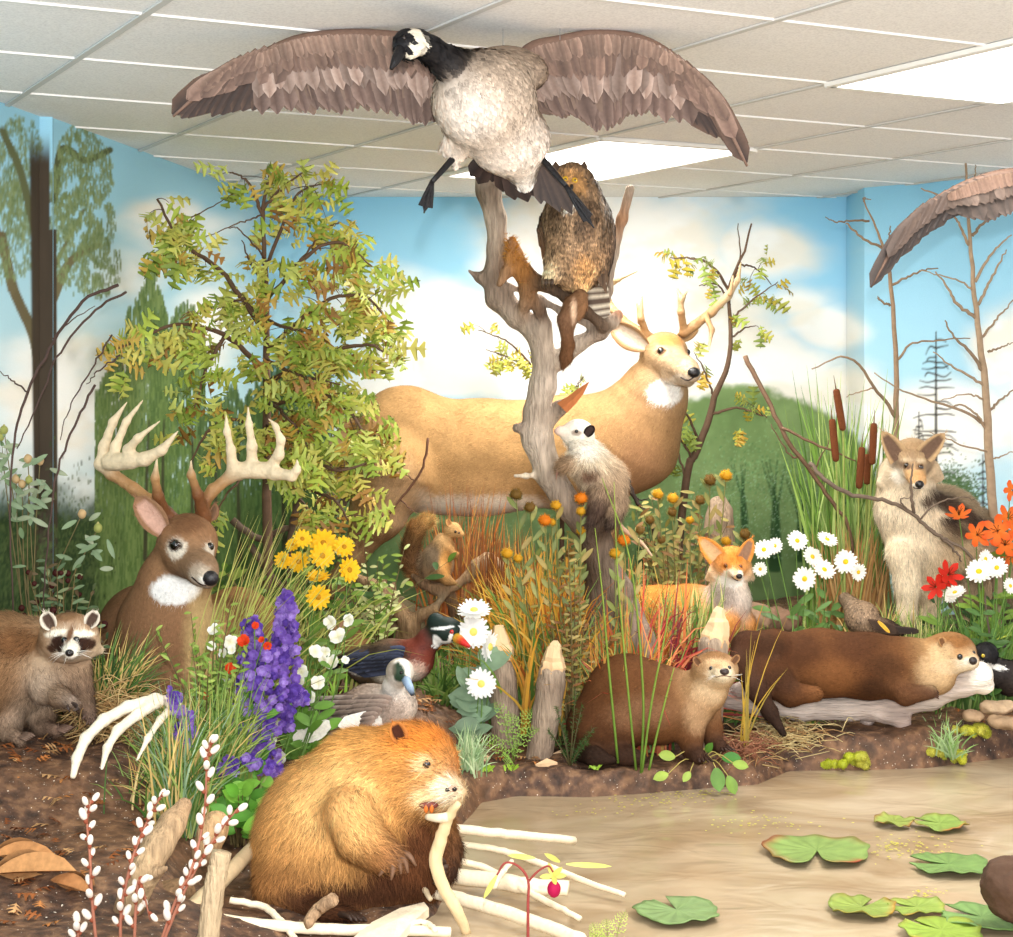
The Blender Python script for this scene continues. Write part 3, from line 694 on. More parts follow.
finish(T, B); eye(T, B, 428, 762, 4.4, (26, 20, 22), .1)
mb = MB(); p = B.surf(428, 762)
mbn = MB(); qn = B.surf(450, 788); [ball(mbn, qn+np.array((dx, -.006, dz)), .006, lin((40, 32, 32)), 6, 8, (1, .8, .9)) for dx, dz in ((-.003, 0), (.014, .002))]; ball(mbn, qn+np.array((.006, .004, 0)), .013, lin((196, 160, 136)), 8, 10, (1.2, .8, .8)); T.add('nose', mbn, 'skin')
ear(T, B, (400, 742), (393, 722), 9, (190, 120, 60), (70, 38, 26), .0, -.01, .5, (.3, -1, 0), .5, 60)
mb = MB(); q = B.surf(430, 808)
for dx in (-.006, .007): ball(mb, q+np.array((dx, -.008, -.004)), .007, lin((224, 120, 50)), 6, 8, (.8, .5, 1.7))
T.add('front_teeth', mb, 'skin')
mb = MB(); ball(mb, q+np.array((.0, -.004, .002)), .02, lin((120, 60, 50)), 6, 10, (1.2, .35, .5)); T.add('mouth', mb, 'skin')
claws(T, B, [[(390, 856, -.21), (399, 862, -.235), (401, 874, -.24)], [(392, 855, -.21), (404, 860, -.23), (408, 873, -.235)], [(388, 858, -.215), (393, 868, -.24), (391, 880, -.245)], [(393, 853, -.2), (408, 855, -.215), (416, 866, -.22)], [(382, 860, -.21), (383, 869, -.23), (379, 876, -.235)]], 4.0, (120, 88, 66))
claws(T, B, [[(449, 866+i*4, -.10), (440, 869+i*5, -.15), (433, 868+i*5, -.14)] for i in range(4)]+[[(445, 864, -.1), (438, 857, -.14), (433, 858, -.14)]], 3.2, (74, 54, 44))
claws(T, B, [[(338+i*4, 912+abs(i-2), -.22), (348+i*5, 916+i, -.27), (352+i*5, 921, -.285)] for i in range(4)], 3.4, (58, 42, 34), 'toes')
whisk(T, B, 446, 795, -1, 8, .05)

# ---- white-tailed buck standing at the back
D = Sdf(7.05, .009, .07, .05)
TAN, TN2 = (178, 138, 90), (166, 126, 84)
f_ = (-1, 0, -.25)
D.e((405, 447, 0), (56, 44, 62), TAN, flow=f_).e((480, 452, 0), (100, 46, 54), TAN, flow=f_).e((560, 452, 0), (70, 42, 56), TAN, flow=f_).e((470, 490, 0), (70, 38, 26), TN2, flow=f_)
D.c([(585, 455, 0, 56), (628, 438, -.04, 50), (652, 398, -.10, 32), (664, 366, -.16, 22)], [TAN, TN2, TN2, TAN], flow=(-.6, 0, -1))
D.e((664, 353, -.18), (23, 24, 21), (176, 138, 96), k=.03, flow=(-1, 0, .2)).c([(672, 360, -.26, 15), (686, 370, -.36, 10.5), (692, 374, -.41, 8)], [(176, 140, 100), (172, 140, 104), (160, 134, 106)], k=.03, flow=(-1, 0, .2))
D.c([(672, 375, -.27, 9), (688, 382, -.36, 5)], (226, 210, 186), k=.02)
for dy in (-.09, .10):
    D.c([(392, 470, dy, 46), (378, 512, dy, 28), (356, 552, dy+.02, 12), (334, 585, dy+.04, 9), (344, 612, dy, 6.5), (346, 640, dy, 6), (350, 652, dy-.02, 7)], [TAN, TN2, (176, 136, 96), (160, 124, 88), (160, 124, 88), (150, 116, 84), (50, 40, 34)], k=.03)
    D.c([(596, 485, dy*.9, 30), (602, 530, dy, 15), (600, 575, dy, 9), (598, 600, dy-.01, 8), (600, 640, dy, 6.5), (603, 652, dy-.02, 7)], [TN2, TN2, (170, 130, 92), (170, 130, 92), (160, 124, 88), (50, 40, 34)], k=.03)
D.c([(352, 425, .0, 10), (338, 455, .0, 14), (336, 490, .0, 9), (340, 510, 0, 4)], [(150, 110, 70), (190, 160, 120), (236, 226, 210), (240, 234, 224)], k=.02)
D.spot(460, 517, (60, 18), (240, 226, 206), .8).spot(510, 512, (45, 14), (238, 222, 200), .8).spot(415, 505, (16, 16), (222, 200, 172), .9).spot(668, 392, (18, 13), (250, 244, 236), .4, rot=0)
D.spot(660, 349, (8, 7), (206, 176, 136), .7).spot(659, 350, (5.2, 4), (90, 62, 44), .4).spot(678, 381, (13, 5), (226, 212, 194), .6).spot(672, 338, (16, 6), (190, 132, 76), .8).spot(684, 364, (7, 8), (196, 170, 136), .7)
D.spot(395, 500, (26, 40), (196, 158, 116), .9).spot(640, 470, (30, 30), (176, 130, 92), 1.0, a=.7)
D.mesh(.004, 9, (1, 1, 1)); D.fur(46000, .026, .0028, .10, .16, .16)
T = Thing('whitetail_buck', 'tan antlered buck standing broadside at the back before the painted sky', 'deer', at(480, 7.05))
finish(T, D); eye(T, D, 659, 350, 4.0, (22, 12, 8), .6); eye(T, D, 690.5, 352, 3.2, (22, 12, 8), .6)
nose(T, D, 695, 371, 6.5, 5.5, (24, 20, 22))
mb = MB(); q = D.surf(684, 378); tube(mb, [D.surf(679, 379)+(0, -.004, 0), D.surf(686, 382)+(0, -.005, 0), D.surf(693, 379)+(0, -.004, 0)], .003, lin((50, 36, 32)), 5, 7); T.add('mouth', mb, 'skin')
ear(T, D, (645, 345), (611, 325), 12, (160, 122, 84), (200, 180, 160), 0, .02, .55, (.1, -1, -.35), .5, 120)
ear(T, D, (680, 338), (698, 326), 7, (176, 136, 92), (150, 116, 84), .1, .1, .5, (.6, -1, 0), .5, 40)
def antler(T, d, chains, c0=(150, 104, 62), c1=(226, 206, 172), h=.004):
    A = Sdf(d, h, .012, .01)
    for ch in chains: A.c(ch[0], ch[1] if len(ch) > 1 else c1)
    A.mesh(.0018, 60, (1, 1, 1)); return T.add('antler', A.data(), 'antler')
c0, c1, c2 = (140, 98, 58), (170, 132, 90), (196, 168, 128)
antler(T, 6.9, [([(655, 340, 0, 5), (640, 332, 0, 4.6), (622, 320, .03, 4.3), (608, 303, .05, 4), (606, 288, .02, 3.3), (618, 279, -.05, 2.6), (637, 271, -.1, .9)], [c0, c1, c1, c2, c2, c2, c2]),
    ([(647, 336, 0, 4), (641, 318, -.05, 3), (642, 296, -.06, 1)], [c1, c1, c2]), ([(640, 322, -.03, 2.4), (637, 303, -.05, 1)], [c1, c2]), ([(612, 310, .04, 3), (600, 298, .1, 1)], [c1, c2])])
antler(T, 6.9, [([(684, 333, 0, 5), (695, 325, 0, 4.6), (712, 312, .03, 4.3), (728, 296, .05, 3.8), (738, 280, .02, 2.4), (741, 262, 0, .9)], [c0, c1, c1, c2, c2, c2]),
    ([(684, 331, 0, 4), (681, 312, -.05, 3.2), (681, 298, -.06, 2.6), (677, 288, -.06, .9)], [c1, c1, c2, c2]), ([(682, 300, -.06, 2.2), (687, 291, -.06, .8)], [c1, c2]), ([(706, 316, 0, 3), (712, 330, -.05, 2.4), (709, 349, -.08, 1)], [c1, c1, c2]), ([(730, 294, 0, 2.6), (733, 276, 0, 1)], [c1, c2])])

# ---- white-tailed buck lying at the left
D = Sdf(5.2, .007, .045, .03)
BR, BR2 = (150, 112, 80), (134, 98, 70)
D.c([(186, 546, -.02, 27), (174, 585, .02, 34), (166, 625, .06, 46), (166, 680, .10, 60)], [BR, BR, BR2, BR], flow=(-.1, 0, -1))
D.e((188, 542, -.05), (29, 30, 28), BR, k=.03, flow=(-.6, 0, .5)).c([(190, 556, -.10, 23), (202, 570, -.19, 14), (208, 578, -.24, 10.5)], [(140, 104, 74), (150, 120, 92), (150, 124, 100)], k=.03, flow=(-.7, 0, .6))
D.e((205, 655, .30), (70, 90, 62), (142, 104, 68), flow=(.4, .3, -1)).e((236, 638, .55), (50, 60, 56), (164, 120, 78), flow=(0, 0, -1)).e((140, 640, .30), (46, 70, 58), BR2, flow=(0, 0, -1))
D.c([(190, 690, -.02, 26), (222, 700, -.08, 17), (205, 712, -.16, 11), (180, 714, -.17, 9)], [BR, BR, BR2, (90, 66, 48)], k=.03).c([(140, 690, -.02, 26), (112, 704, -.08, 15), (122, 714, -.14, 10)], [BR, BR, BR2], k=.03)
D.spot(176, 591, (25, 15), (250, 248, 244), .3).spot(174, 547, (11.5, 11), (232, 220, 202), .5).spot(173.5, 545, (8, 6), (60, 44, 36), .4).spot(196, 575, (13, 12), (216, 200, 180), .6, rot=-40).spot(205, 583, (9, 4), (246, 240, 230), .5)
D.spot(188, 522, (18, 10), (116, 82, 56), .9).spot(213, 549, (5, 9), (226, 214, 196), .6).spot(190, 562, (14, 12), (120, 92, 68), 1.0, a=.6).spot(205, 640, (15, 50), (206, 178, 124), .9, a=.8)
D.mesh(.002, 14); D.fur(52000, .018, .0018, .12, .16, .18)
T = Thing('whitetail_buck', 'brown buck with huge palmed antlers lying beside the purple flowers', 'deer', at(175, 5.25))
finish(T, D); eye(T, D, 173, 545, 6.0, (14, 10, 8), .62); eye(T, D, 212, 547, 4.4, (14, 10, 8), .7)
nose(T, D, 212, 577, 8.5, 8, (30, 26, 28), ry=6)
mb = MB(); tube(mb, [D.surf(190, 578)+(0, -.002, 0), D.surf(198, 585)+(0, -.004, 0), D.surf(208, 588)+(0, -.003, 0)], .0025, lin((60, 40, 34)), 5, 7); T.add('mouth', mb, 'skin')
ear(T, D, (160, 532), (136, 497), 13, (146, 110, 82), (196, 158, 140), 0, -.03, .55, (.25, -1, .1), .75, 200)
ear(T, D, (205, 520), (216, 503), 8, (140, 104, 78), (110, 84, 64), .08, .03, .5, (.9, -.3, 0), .5, 60)
a0, a1, a2 = (112, 70, 40), (168, 128, 84), (226, 206, 172)
antler(T, 5.18, [([(172, 520, .0, 8.5), (164, 512, 0, 7), (150, 501, .02, 6.2), (133, 488, .04, 5.8), (112, 474, .05, 6), (101, 464, .03, 6.5)], [a0, a0, a1, a1, a1, a2]),
    ([(101, 464, .03, 6), (120, 462, -.02, 7), (145, 459, -.06, 6.5), (162, 450, -.08, 4.6), (178, 431, -.1, 1)], a2), ([(102, 462, .02, 6), (104, 446, .02, 5), (113, 422, .03, 3.8), (127, 402, .03, .9)], a2),
    ([(112, 462, .0, 6.5), (116, 446, .0, 4.6), (126, 422, -.01, 3.4), (143, 400, -.02, .9)], a2), ([(134, 460, -.05, 6), (128, 450, -.04, 5), (138, 438, -.07, 3.6), (160, 421, -.1, .9)], a2), ([(110, 462, 0, 8), (130, 461, -.04, 8)], a2),
    ([(166, 514, -.01, 6.5), (158, 497, -.05, 5.2), (155, 478, -.08, 3.8), (157, 459, -.1, 1)], [a0, a0, a1, a2])])
antler(T, 5.18, [([(203, 521, .0, 8.5), (202, 505, 0, 6.6), (213, 490, .02, 6), (231, 476, .03, 6), (250, 470, .02, 7), (275, 473, -.02, 6.5), (292, 476, -.05, 4.8), (297, 470, -.06, 3.6), (297, 460, -.07, 1)], [a0, a0, a1, a1, a2, a2, a2, a2, a2]),
    ([(233, 472, .02, 6.5), (231, 450, 0, 4.2), (227, 432, -.02, 3), (226, 414, -.03, .9)], a2), ([(252, 468, .02, 6.5), (252, 446, 0, 4.6), (249, 425, -.01, 3.2), (248, 407, -.02, .9)], a2), ([(268, 470, 0, 6.5), (279, 455, -.03, 4.8), (281, 440, -.04, 3.8), (276, 427, -.05, 2.6), (269, 419, -.05, .9)], a2),
    ([(204, 515, -.01, 6.5), (198, 495, -.05, 5), (191, 475, -.08, 3.6), (191, 461, -.1, 1)], [a0, a0, a1, a2]), ([(240, 470, .02, 8), (262, 470, .0, 8)], a2)])

# ---- raccoon
C_ = Sdf(4.6, .005, .03, .015)
RB, RG = (140, 106, 74), (158, 140, 120)
C_.e((4, 662, .03), (46, 48, 50), RB, flow=(-1, 0, -.3)).e((-22, 675, -.05), (36, 40, 50), RB, flow=(-1, 0, -.6)).e((42, 655, .04), (34, 34, 38), (150, 120, 90), flow=(-.6, 0, -1)).e((5, 690, .08), (48, 44, 36), RG, flow=(-.3, 0, -1))
C_.e((69, 638, -.06), (30, 26, 25), (156, 122, 90), k=.02, flow=(0, 0, 1)).c([(70, 646, -.12, 13), (71, 652, -.18, 7)], [(226, 212, 192), (236, 226, 210)], k=.015, flow=(0, 1, .5)).c([(48, 648, -.05, 12), (36, 652, -.03, 5)], (216, 196, 166), k=.015).c([(90, 648, -.05, 11), (99, 650, -.03, 5)], (216, 196, 166), k=.015)
C_.c([(40, 668, -.02, 22), (45, 688, -.05, 15), (60, 697, -.10, 9), (71, 702, -.14, 6.5)], [(160, 136, 110), (170, 150, 130), (150, 124, 100), (160, 140, 124)], k=.02)
C_.c([(74, 668, 0, 18), (81, 690, -.02, 11), (86, 706, -.05, 8), (90, 716, -.08, 6)], [(158, 130, 104), (120, 96, 78), (104, 84, 68), (120, 98, 84)], k=.02)
C_.c([(8, 700, .0, 24), (8, 720, -.02, 14), (8, 732, -.05, 9), (18, 738, -.1, 6)], [RG, (150, 130, 112), (140, 118, 98), (150, 126, 106)], k=.02)
C_.c([(40, 700, .08, 18), (42, 718, .06, 12), (42, 727, .03, 8), (56, 730, -.02, 6)], [(150, 128, 104), (130, 106, 86), (120, 98, 80), (140, 114, 96)], k=.02)
C_.c([(-45, 690, -.14, 18), (-50, 706, -.26, 17), (-48, 722, -.38, 10)], [(120, 96, 72), (60, 50, 42), (150, 124, 92)])
C_.spot(56, 643, (11, 8), (56, 36, 28), .35, rot=-25).spot(85, 643, (11, 8), (56, 36, 28), .35, rot=25).spot(49, 648, (6, 5), (60, 40, 30), .5).spot(92, 647, (6, 5), (60, 40, 30), .5)
C_.spot(54, 632, (12, 3.2), (236, 226, 206), .5, rot=12).spot(86, 632, (12, 3.2), (236, 226, 206), .5, rot=-12).spot(70, 633, (3, 12), (110, 78, 56), .7).spot(62, 650, (7, 5), (240, 232, 216), .6, rot=40).spot(80, 650, (7, 5), (240, 232, 216), .6, rot=-40)
C_.spot(20, 640, (30, 14), (120, 84, 54), 1.0).spot(66, 614, (14, 5), (128, 96, 68), .8)
C_.mesh(); C_.fur(30000, .026, .0018, .28, .28, .28, sel=lambda P: 1-.94*((P[:, 0] > W(40, 0, 4.6)[0])*(P[:, 2] > W(0, 662, 4.6)[2]))); C_.fur(9000, .008, .0012, .2, .25, .2, sel=lambda P: (P[:, 0] > W(36, 0, 4.6)[0])*(P[:, 2] > W(0, 668, 4.6)[2])*1.)
T = Thing('raccoon', 'masked grey-brown raccoon reaching one paw down at the left edge', 'raccoon', at(30, 4.6))
finish(T, C_); eye(T, C_, 62, 638.5, 3.6, (10, 10, 14), .4); eye(T, C_, 78, 638, 3.6, (10, 10, 14), .4); nose(T, C_, 71, 651, 4.5, 3.8)
ear(T, C_, (50, 627), (44, 612), 8, (220, 208, 190), (84, 66, 56), -.005, 0, .45, (0, -1, 0), .7, 60); ear(T, C_, (91, 626), (97, 611), 7.5, (220, 208, 190), (84, 66, 56), -.005, 0, .45, (0, -1, 0), .7, 60)
claws(T, C_, [[(70, 702, -.14), (75+i, 704+i*1.5, -.17), (78+i*.5-i*i*.8, 708+i*2-3, -.18)] for i in range(4)]+[[(68, 703, -.14), (68, 708, -.17), (70, 712, -.17)]], 1.7, (70, 58, 54))
claws(T, C_, [[(89+i, 715, -.08), (88+i*2, 721, -.1), (86+i*3, 725, -.11)] for i in range(4)]+[[(88, 714, -.08), (84, 717, -.1), (82, 720, -.1)]], 1.6, (96, 76, 66))
claws(T, C_, [[(16+i*2, 737-i, -.1), (23+i*2, 739-i*1.2, -.13), (27+i*2, 741-i*1.2, -.135)] for i in range(5)], 1.8, (120, 98, 84), 'toes')
claws(T, C_, [[(54+i*2, 729-i, -.02), (61+i*2, 731-i*1.2, -.05), (66+i*2, 733-i*1.4, -.055)] for i in range(5)], 1.8, (130, 104, 90), 'toes')
whisk(T, C_, 64, 651, -1, 6, .05); whisk(T, C_, 78, 651, 1, 6, .05)
# ---- red fox
X = Sdf(6.1, .005, .025, .014)
FO = (226, 150, 70)
X.e((731, 563, -.02), (20, 19, 17), FO, k=.02, flow=(0, 0, 1)).c([(735, 570, -.07, 9), (738, 576, -.13, 5)], [(232, 160, 84), (232, 190, 140)], k=.015, flow=(0, 1, 1)).c([(714, 573, -.02, 7), (708, 578, 0, 3)], (240, 210, 170), k=.015).c([(747, 573, -.02, 7), (752, 578, 0, 3)], (240, 210, 170), k=.015)
X.c([(730, 578, 0, 16), (728, 600, .02, 22), (722, 625, .05, 24)], [(232, 222, 210), (206, 190, 176), (200, 150, 100)], flow=(0, 0, -1)).e((690, 612, .08), (48, 34, 28), FO, flow=(-1, 0, -.2)).e((655, 612, .10), (36, 32, 27), FO, flow=(-1, 0, -.2))
X.c([(728, 622, -.05, 12), (728, 650, -.06, 8), (730, 668, -.1, 7)], [FO, (60, 44, 36), (40, 32, 30)]).c([(745, 622, .02, 11), (745, 650, .02, 7), (748, 667, -.03, 6)], [FO, (60, 44, 36), (40, 32, 30)]).c([(655, 625, .05, 20), (645, 650, .05, 10), (655, 668, 0, 7)], [FO, (150, 90, 50), (40, 32, 30)])
X.c([(625, 618, .12, 12), (600, 640, .14, 14), (590, 655, .1, 9)], [FO, (220, 150, 80), (240, 230, 214)])
X.spot(730, 583, (14, 7), (246, 238, 226), .5).spot(732, 557, (8, 8), (222, 134, 56), .8).spot(724, 564, (6, 3.2), (204, 128, 62), .6).spot(741, 565, (5, 3.2), (204, 128, 62), .6).spot(727, 575, (8, 5), (246, 232, 212), .5, rot=20).spot(745, 574, (5, 5), (246, 232, 212), .5).spot(722, 595, (12, 12), (150, 134, 124), .9, a=.6)
X.mesh(); X.fur(22000, .022, .0017, .3, .25, .25, sel=lambda P: 1-.9*(P[:, 2] > W(0, 582, 6.1)[2])); X.fur(5000, .009, .0014, .2, .25, .2, sel=lambda P: 1.*(P[:, 2] > W(0, 584, 6.1)[2]))
T = Thing('red_fox', 'orange fox with white chin looking out over the gnawed stump', 'fox', at(700, 6.15))
finish(T, X); eye(T, X, 724.5, 563.5, 2.4, (120, 66, 24), .35); eye(T, X, 741, 564, 2.2, (120, 66, 24), .35); nose(T, X, 738.5, 577, 3.4, 2.8)
mb = MB(); tube(mb, [X.surf(729, 577)+(0, -.003, 0), X.surf(733, 581)+(0, -.004, 0), X.surf(738, 583)+(0, -.004, 0)], .0018, lin((60, 36, 30)), 5, 7); T.add('mouth', mb, 'skin')
ear(T, X, (715, 556), (699, 537), 10, (232, 150, 70), (216, 174, 128), -.005, 0, .45, (0, -1, 0), .2, 90); ear(T, X, (744, 556), (752, 538), 8, (228, 148, 70), (150, 116, 92), -.005, 0, .45, (.1, -1, 0), .2, 90)

# ---- coyote
X = Sdf(6.3, .006, .03, .018)
CG, CW_ = (196, 170, 134), (226, 208, 178)
X.e((912, 458, -.04), (22, 22, 20), (178, 150, 116), k=.02, flow=(0, 0, 1)).c([(914, 470, -.10, 12), (918, 481, -.19, 7), (919, 484, -.21, 5.5)], [(190, 158, 120), (204, 160, 110), (200, 158, 112)], k=.018, flow=(0, 1, 1))
X.c([(893, 472, -.02, 12), (883, 482, 0, 6)], (222, 202, 172), k=.02).c([(931, 470, -.02, 10), (939, 477, 0, 5)], (206, 180, 146), k=.02)
X.c([(905, 478, .04, 27), (908, 510, .05, 32), (914, 545, .05, 28)], [CW_, (222, 204, 176), CW_], flow=(-.1, -.2, -1))
X.e((940, 520, .16), (42, 60, 36), (160, 138, 110), flow=(.8, .2, -.6)).e((968, 540, .26), (40, 56, 36), (146, 124, 98), flow=(.8, .2, -.6)).e((950, 552, .15), (36, 50, 26), CG, flow=(.5, 0, -1))
X.c([(905, 555, -.02, 19), (908, 585, -.03, 12), (907, 615, -.03, 9), (906, 640, -.04, 7.5), (903, 652, -.08, 9)], [CW_, CW_, (216, 196, 164), (210, 188, 154), (216, 196, 164)], k=.03, flow=(0, -.1, -1))
X.c([(928, 555, .04, 19), (930, 588, .04, 12), (930, 618, .04, 9), (930, 640, .03, 7.5), (927, 651, -.01, 9)], [CG, CG, (216, 196, 164), (210, 188, 154), (216, 196, 164)], k=.03, flow=(0, -.1, -1))
for dy, x in ((.26, 962), (.36, 982)): X.c([(x, 560, dy, 26), (x-4, 595, dy, 13), (x+6, 615, dy+.03, 8), (x+2, 645, dy, 7), (x-3, 650, dy-.04, 8)], [CG, CG, (200, 176, 144), CG, CW_], k=.03)
X.c([(996, 545, .36, 13), (1008, 580, .36, 15), (1010, 618, .34, 9)], [(130, 108, 84), (150, 128, 100), (50, 42, 36)])
X.spot(945, 498, (20, 9), (70, 56, 46), .9, rot=-30).spot(965, 512, (24, 9), (76, 60, 48), .9, rot=-25).spot(938, 515, (9, 5), (226, 206, 176), .8).spot(955, 530, (16, 6), (96, 78, 62), .9, rot=-30).spot(930, 500, (8, 6), (84, 68, 56), .9).spot(985, 525, (20, 10), (66, 54, 46), .9).spot(948, 520, (8, 4), (60, 48, 40), .9)
X.spot(904, 464, (7, 3.4), (110, 84, 64), .6, rot=-15).spot(923, 465, (6, 3.2), (110, 84, 64), .6, rot=15).spot(913, 446, (14, 8), (164, 134, 100), .9).spot(898, 478, (8, 9), (240, 230, 212), .6).spot(915, 490, (9, 4), (236, 226, 208), .5).spot(905, 458, (6, 2), (214, 192, 158), .6).spot(922, 459, (6, 2), (214, 192, 158), .6).spot(916, 474, (4, 7), (196, 148, 100), .6).spot(912, 458, (5, 10), (150, 124, 98), .9, a=.6).spot(930, 472, (7, 8), (150, 130, 108), .9, a=.7).spot(896, 468, (6, 6), (150, 130, 110), .9, a=.6)
X.spot(890, 462, (4, 8), (120, 106, 92), .8, a=.6)
X.mesh(); X.fur(36000, .034, .0022, .26, .26, .22, sel=lambda P: 1-.93*((P[:, 2] > W(0, 486, 6.3)[2])*(P[:, 1] < 6.36))); X.fur(7000, .010, .0016, .2, .25, .2, sel=lambda P: 1.*(P[:, 2] > W(0, 488, 6.3)[2]))
T = Thing('coyote', 'grey and cream coyote standing behind the orange lilies', 'coyote', at(925, 6.35))
finish(T, X); eye(T, X, 904, 464.5, 2.8, (40, 26, 12), .3); eye(T, X, 923, 465.3, 2.7, (40, 26, 12), .3); nose(T, X, 919, 486, 4.6, 4)
ear(T, X, (896, 459), (882, 431), 10.5, (190, 158, 118), (112, 88, 72), -.005, 0, .5, (.1, -1, 0), .2, 120); ear(T, X, (926, 456), (945, 433), 9.5, (190, 158, 118), (112, 88, 72), -.005, 0, .5, (-.2, -1, 0), .2, 120)
mb = MB(); tube(mb, [X.surf(910, 487)+(0, -.003, 0), X.surf(914, 491)+(0, -.004, 0), X.surf(920, 491)+(0, -.004, 0)], .0022, lin((60, 44, 38)), 5, 7); T.add('mouth', mb, 'skin')

# ---- opossum
X = Sdf(5.62, .0045, .022, .014)
OW, OG = (238, 228, 208), (176, 150, 122)
X.e((578, 433, 0), (16, 15, 14), (246, 238, 222), k=.02, flow=(1, 0, 0)).c([(570, 433, -.01, 9), (560, 431, -.02, 4), (558, 431, -.02, 3)], [(248, 240, 226), (240, 214, 196), (226, 180, 164)], k=.015, flow=(1, 0, 0)).c([(572, 440, -.01, 6), (564, 437, -.015, 3)], OW, k=.01)
X.c([(582, 442, .02, 13), (588, 462, .04, 20), (603, 480, .05, 23), (608, 500, .06, 20)], [OW, (200, 180, 154), OG, (160, 136, 110)], flow=(.5, 0, -1)).e((582, 462, 0), (15, 16, 14), (214, 196, 168), flow=(0, 0, -1))
X.c([(576, 462, -.03, 8), (566, 464, -.05, 7), (562, 468, -.04, 5)], [(200, 176, 146), (140, 112, 84), (110, 86, 66)], k=.01).c([(600, 495, -.02, 13), (596, 510, -.05, 8), (592, 520, -.06, 5)], [(140, 116, 94), (80, 62, 52), (60, 48, 42)], k=.015)
X.c([(612, 500, .05, 12), (614, 516, .03, 7), (610, 524, .0, 5)], [(140, 116, 94), (90, 70, 58), (60, 48, 42)], k=.015)
X.spot(575, 431, (5, 3), (120, 96, 80), .8, a=.8).spot(590, 476, (10, 8), (110, 84, 66), .9).spot(585, 448, (10, 8), (244, 234, 216), .8)
X.mesh(); X.fur(15000, .032, .0016, .4, .3, .3, tipc=1.5, sel=lambda P: 1.*(P[:, 2] < W(0, 440, 5.62)[2])); X.fur(2500, .007, .0012, .2, .2, .1, sel=lambda P: 1.*(P[:, 2] > W(0, 446, 5.62)[2]))
T = Thing('opossum', 'white-faced opossum sitting up against the grey snag trunk', 'opossum', W(602, 524, 5.6))
finish(T, X); eye(T, X, 575, 430, 2.0, (14, 10, 10), .4); mb = MB(); ball(mb, W(556.5, 431, 5.6), .0085, lin((206, 140, 128)), 8, 10); T.add('nose', mb, 'skin')
ear(T, X, (588, 437), (594, 426), 4.8, (30, 24, 24), (60, 46, 42), -.01, 0, .4, (-.3, -1, 0), .8)
mb = MB(); tube(mb, [W(x, y, 5.62+dy) for x, y, dy in ((616, 510, .08), (619, 524, .05), (628, 533, .03), (642, 543, .02), (652, 556, .02))], [.012, .009, .006, .003], [lin((130, 100, 80)), lin((206, 164, 134)), lin((220, 186, 156))], 8, 18)
T.add('tail', mb, 'skin')
claws(T, X, [[(562, 467, -.04), (557, 470+i*1.5, -.05), (556, 474+i*2, -.05)] for i in range(4)], 1.2, (150, 110, 90))

# ---- fox squirrel on the driftwood
X = Sdf(6.45, .004, .018, .012)
X.e((437, 563, .0), (17, 17, 21), (164, 136, 108), flow=(-.3, 0, -1)).e((443, 546, -.01), (11, 12, 13), (196, 156, 106), flow=(-.3, 0, -1)).e((453, 530, -.02), (8.5, 8, 8), (210, 166, 110), k=.01, flow=(-1, 0, 0)).c([(457, 532, -.03, 5), (461, 534, -.03, 3.4)], (196, 150, 96), k=.01, flow=(-1, 0, 0))
X.c([(449, 548, -.04, 5), (455, 556, -.05, 3), (457, 554, -.06, 2.4)], (190, 140, 84), k=.008).c([(440, 572, -.05, 10), (447, 580, -.06, 5), (454, 583, -.07, 2.6)], (180, 136, 86), k=.01)
X.c([(428, 578, .02, 6), (418, 578, .03, 6), (410, 564, .03, 8), (411, 545, .03, 8), (416, 530, .02, 8), (426, 522, .02, 6), (432, 521, .0, 3)], [(150, 116, 80), (160, 112, 66), (116, 82, 52), (120, 86, 54), (156, 116, 72), (200, 156, 96), (216, 176, 116)], k=.008)
X.spot(430, 556, (9, 14), (124, 104, 82), .9).spot(448, 562, (6, 14), (216, 160, 92), .9)
X.mesh(); X.fur(9000, .013, .0013, .3, .3, .25, sel=lambda P: .3+.7*(P[:, 0] > W(424, 0, 6.45)[0])); X.fur(6000, .032, .0014, .75, .4, .4, tipc=1.5, sel=lambda P: 1.*(P[:, 0] < W(423, 0, 6.45)[0]))
X.fur(1600, .03, .0014, .75, .4, .4, tipc=1.5, sel=lambda P: 1.*(P[:, 0] < W(434, 0, 6.45)[0])*(P[:, 2] > W(0, 530, 6.45)[2]))
T = Thing('fox_squirrel', 'grey and rust squirrel sitting with curled tail on the driftwood branch', 'squirrel', W(444, 584, 6.42))
finish(T, X); eye(T, X, 455, 529.5, 1.5, (12, 8, 8), .3); nose(T, X, 461, 534, 1.6, 1.2, (60, 40, 36))
ear(T, X, (449, 525), (447, 519), 3, (200, 150, 90), (170, 120, 76), 0, 0, .4, (.3, -1, 0), .6)

# ---- river otters
def otter_eyes(T, X, pts, r):
    for a, b in pts: eye(T, X, a, b, r, (12, 9, 8), .4)
X = Sdf(5.75, .0055, .03, .016)
OB, OB2, OT = (104, 66, 38), (84, 52, 30), (178, 142, 98)
X.c([(775, 662, .03, 29), (820, 663, .02, 33), (868, 666, .0, 32), (905, 668, -.01, 29), (930, 664, -.02, 25)], [OB, OB, OB2, (110, 72, 42), OT], flow=(-1, 0, -.15))
X.e((950, 652, -.03), (26, 22, 20), (160, 116, 72), k=.02, flow=(-1, 0, 0)).c([(958, 660, -.06, 13), (970, 661, -.08, 9)], [(190, 152, 110), (216, 188, 150)], k=.018, flow=(-1, 0, 0)).e((928, 680, -.04), (26, 20, 16), (178, 146, 106), flow=(-1, 0, -.3))
X.c([(895, 685, -.07, 16), (905, 695, -.12, 10), (930, 692, -.14, 7)], [OB, (90, 58, 36), (84, 56, 40)], k=.015).c([(770, 675, -.05, 24), (790, 694, -.10, 12), (815, 694, -.12, 8)], [OB2, OB2, OB], k=.02)
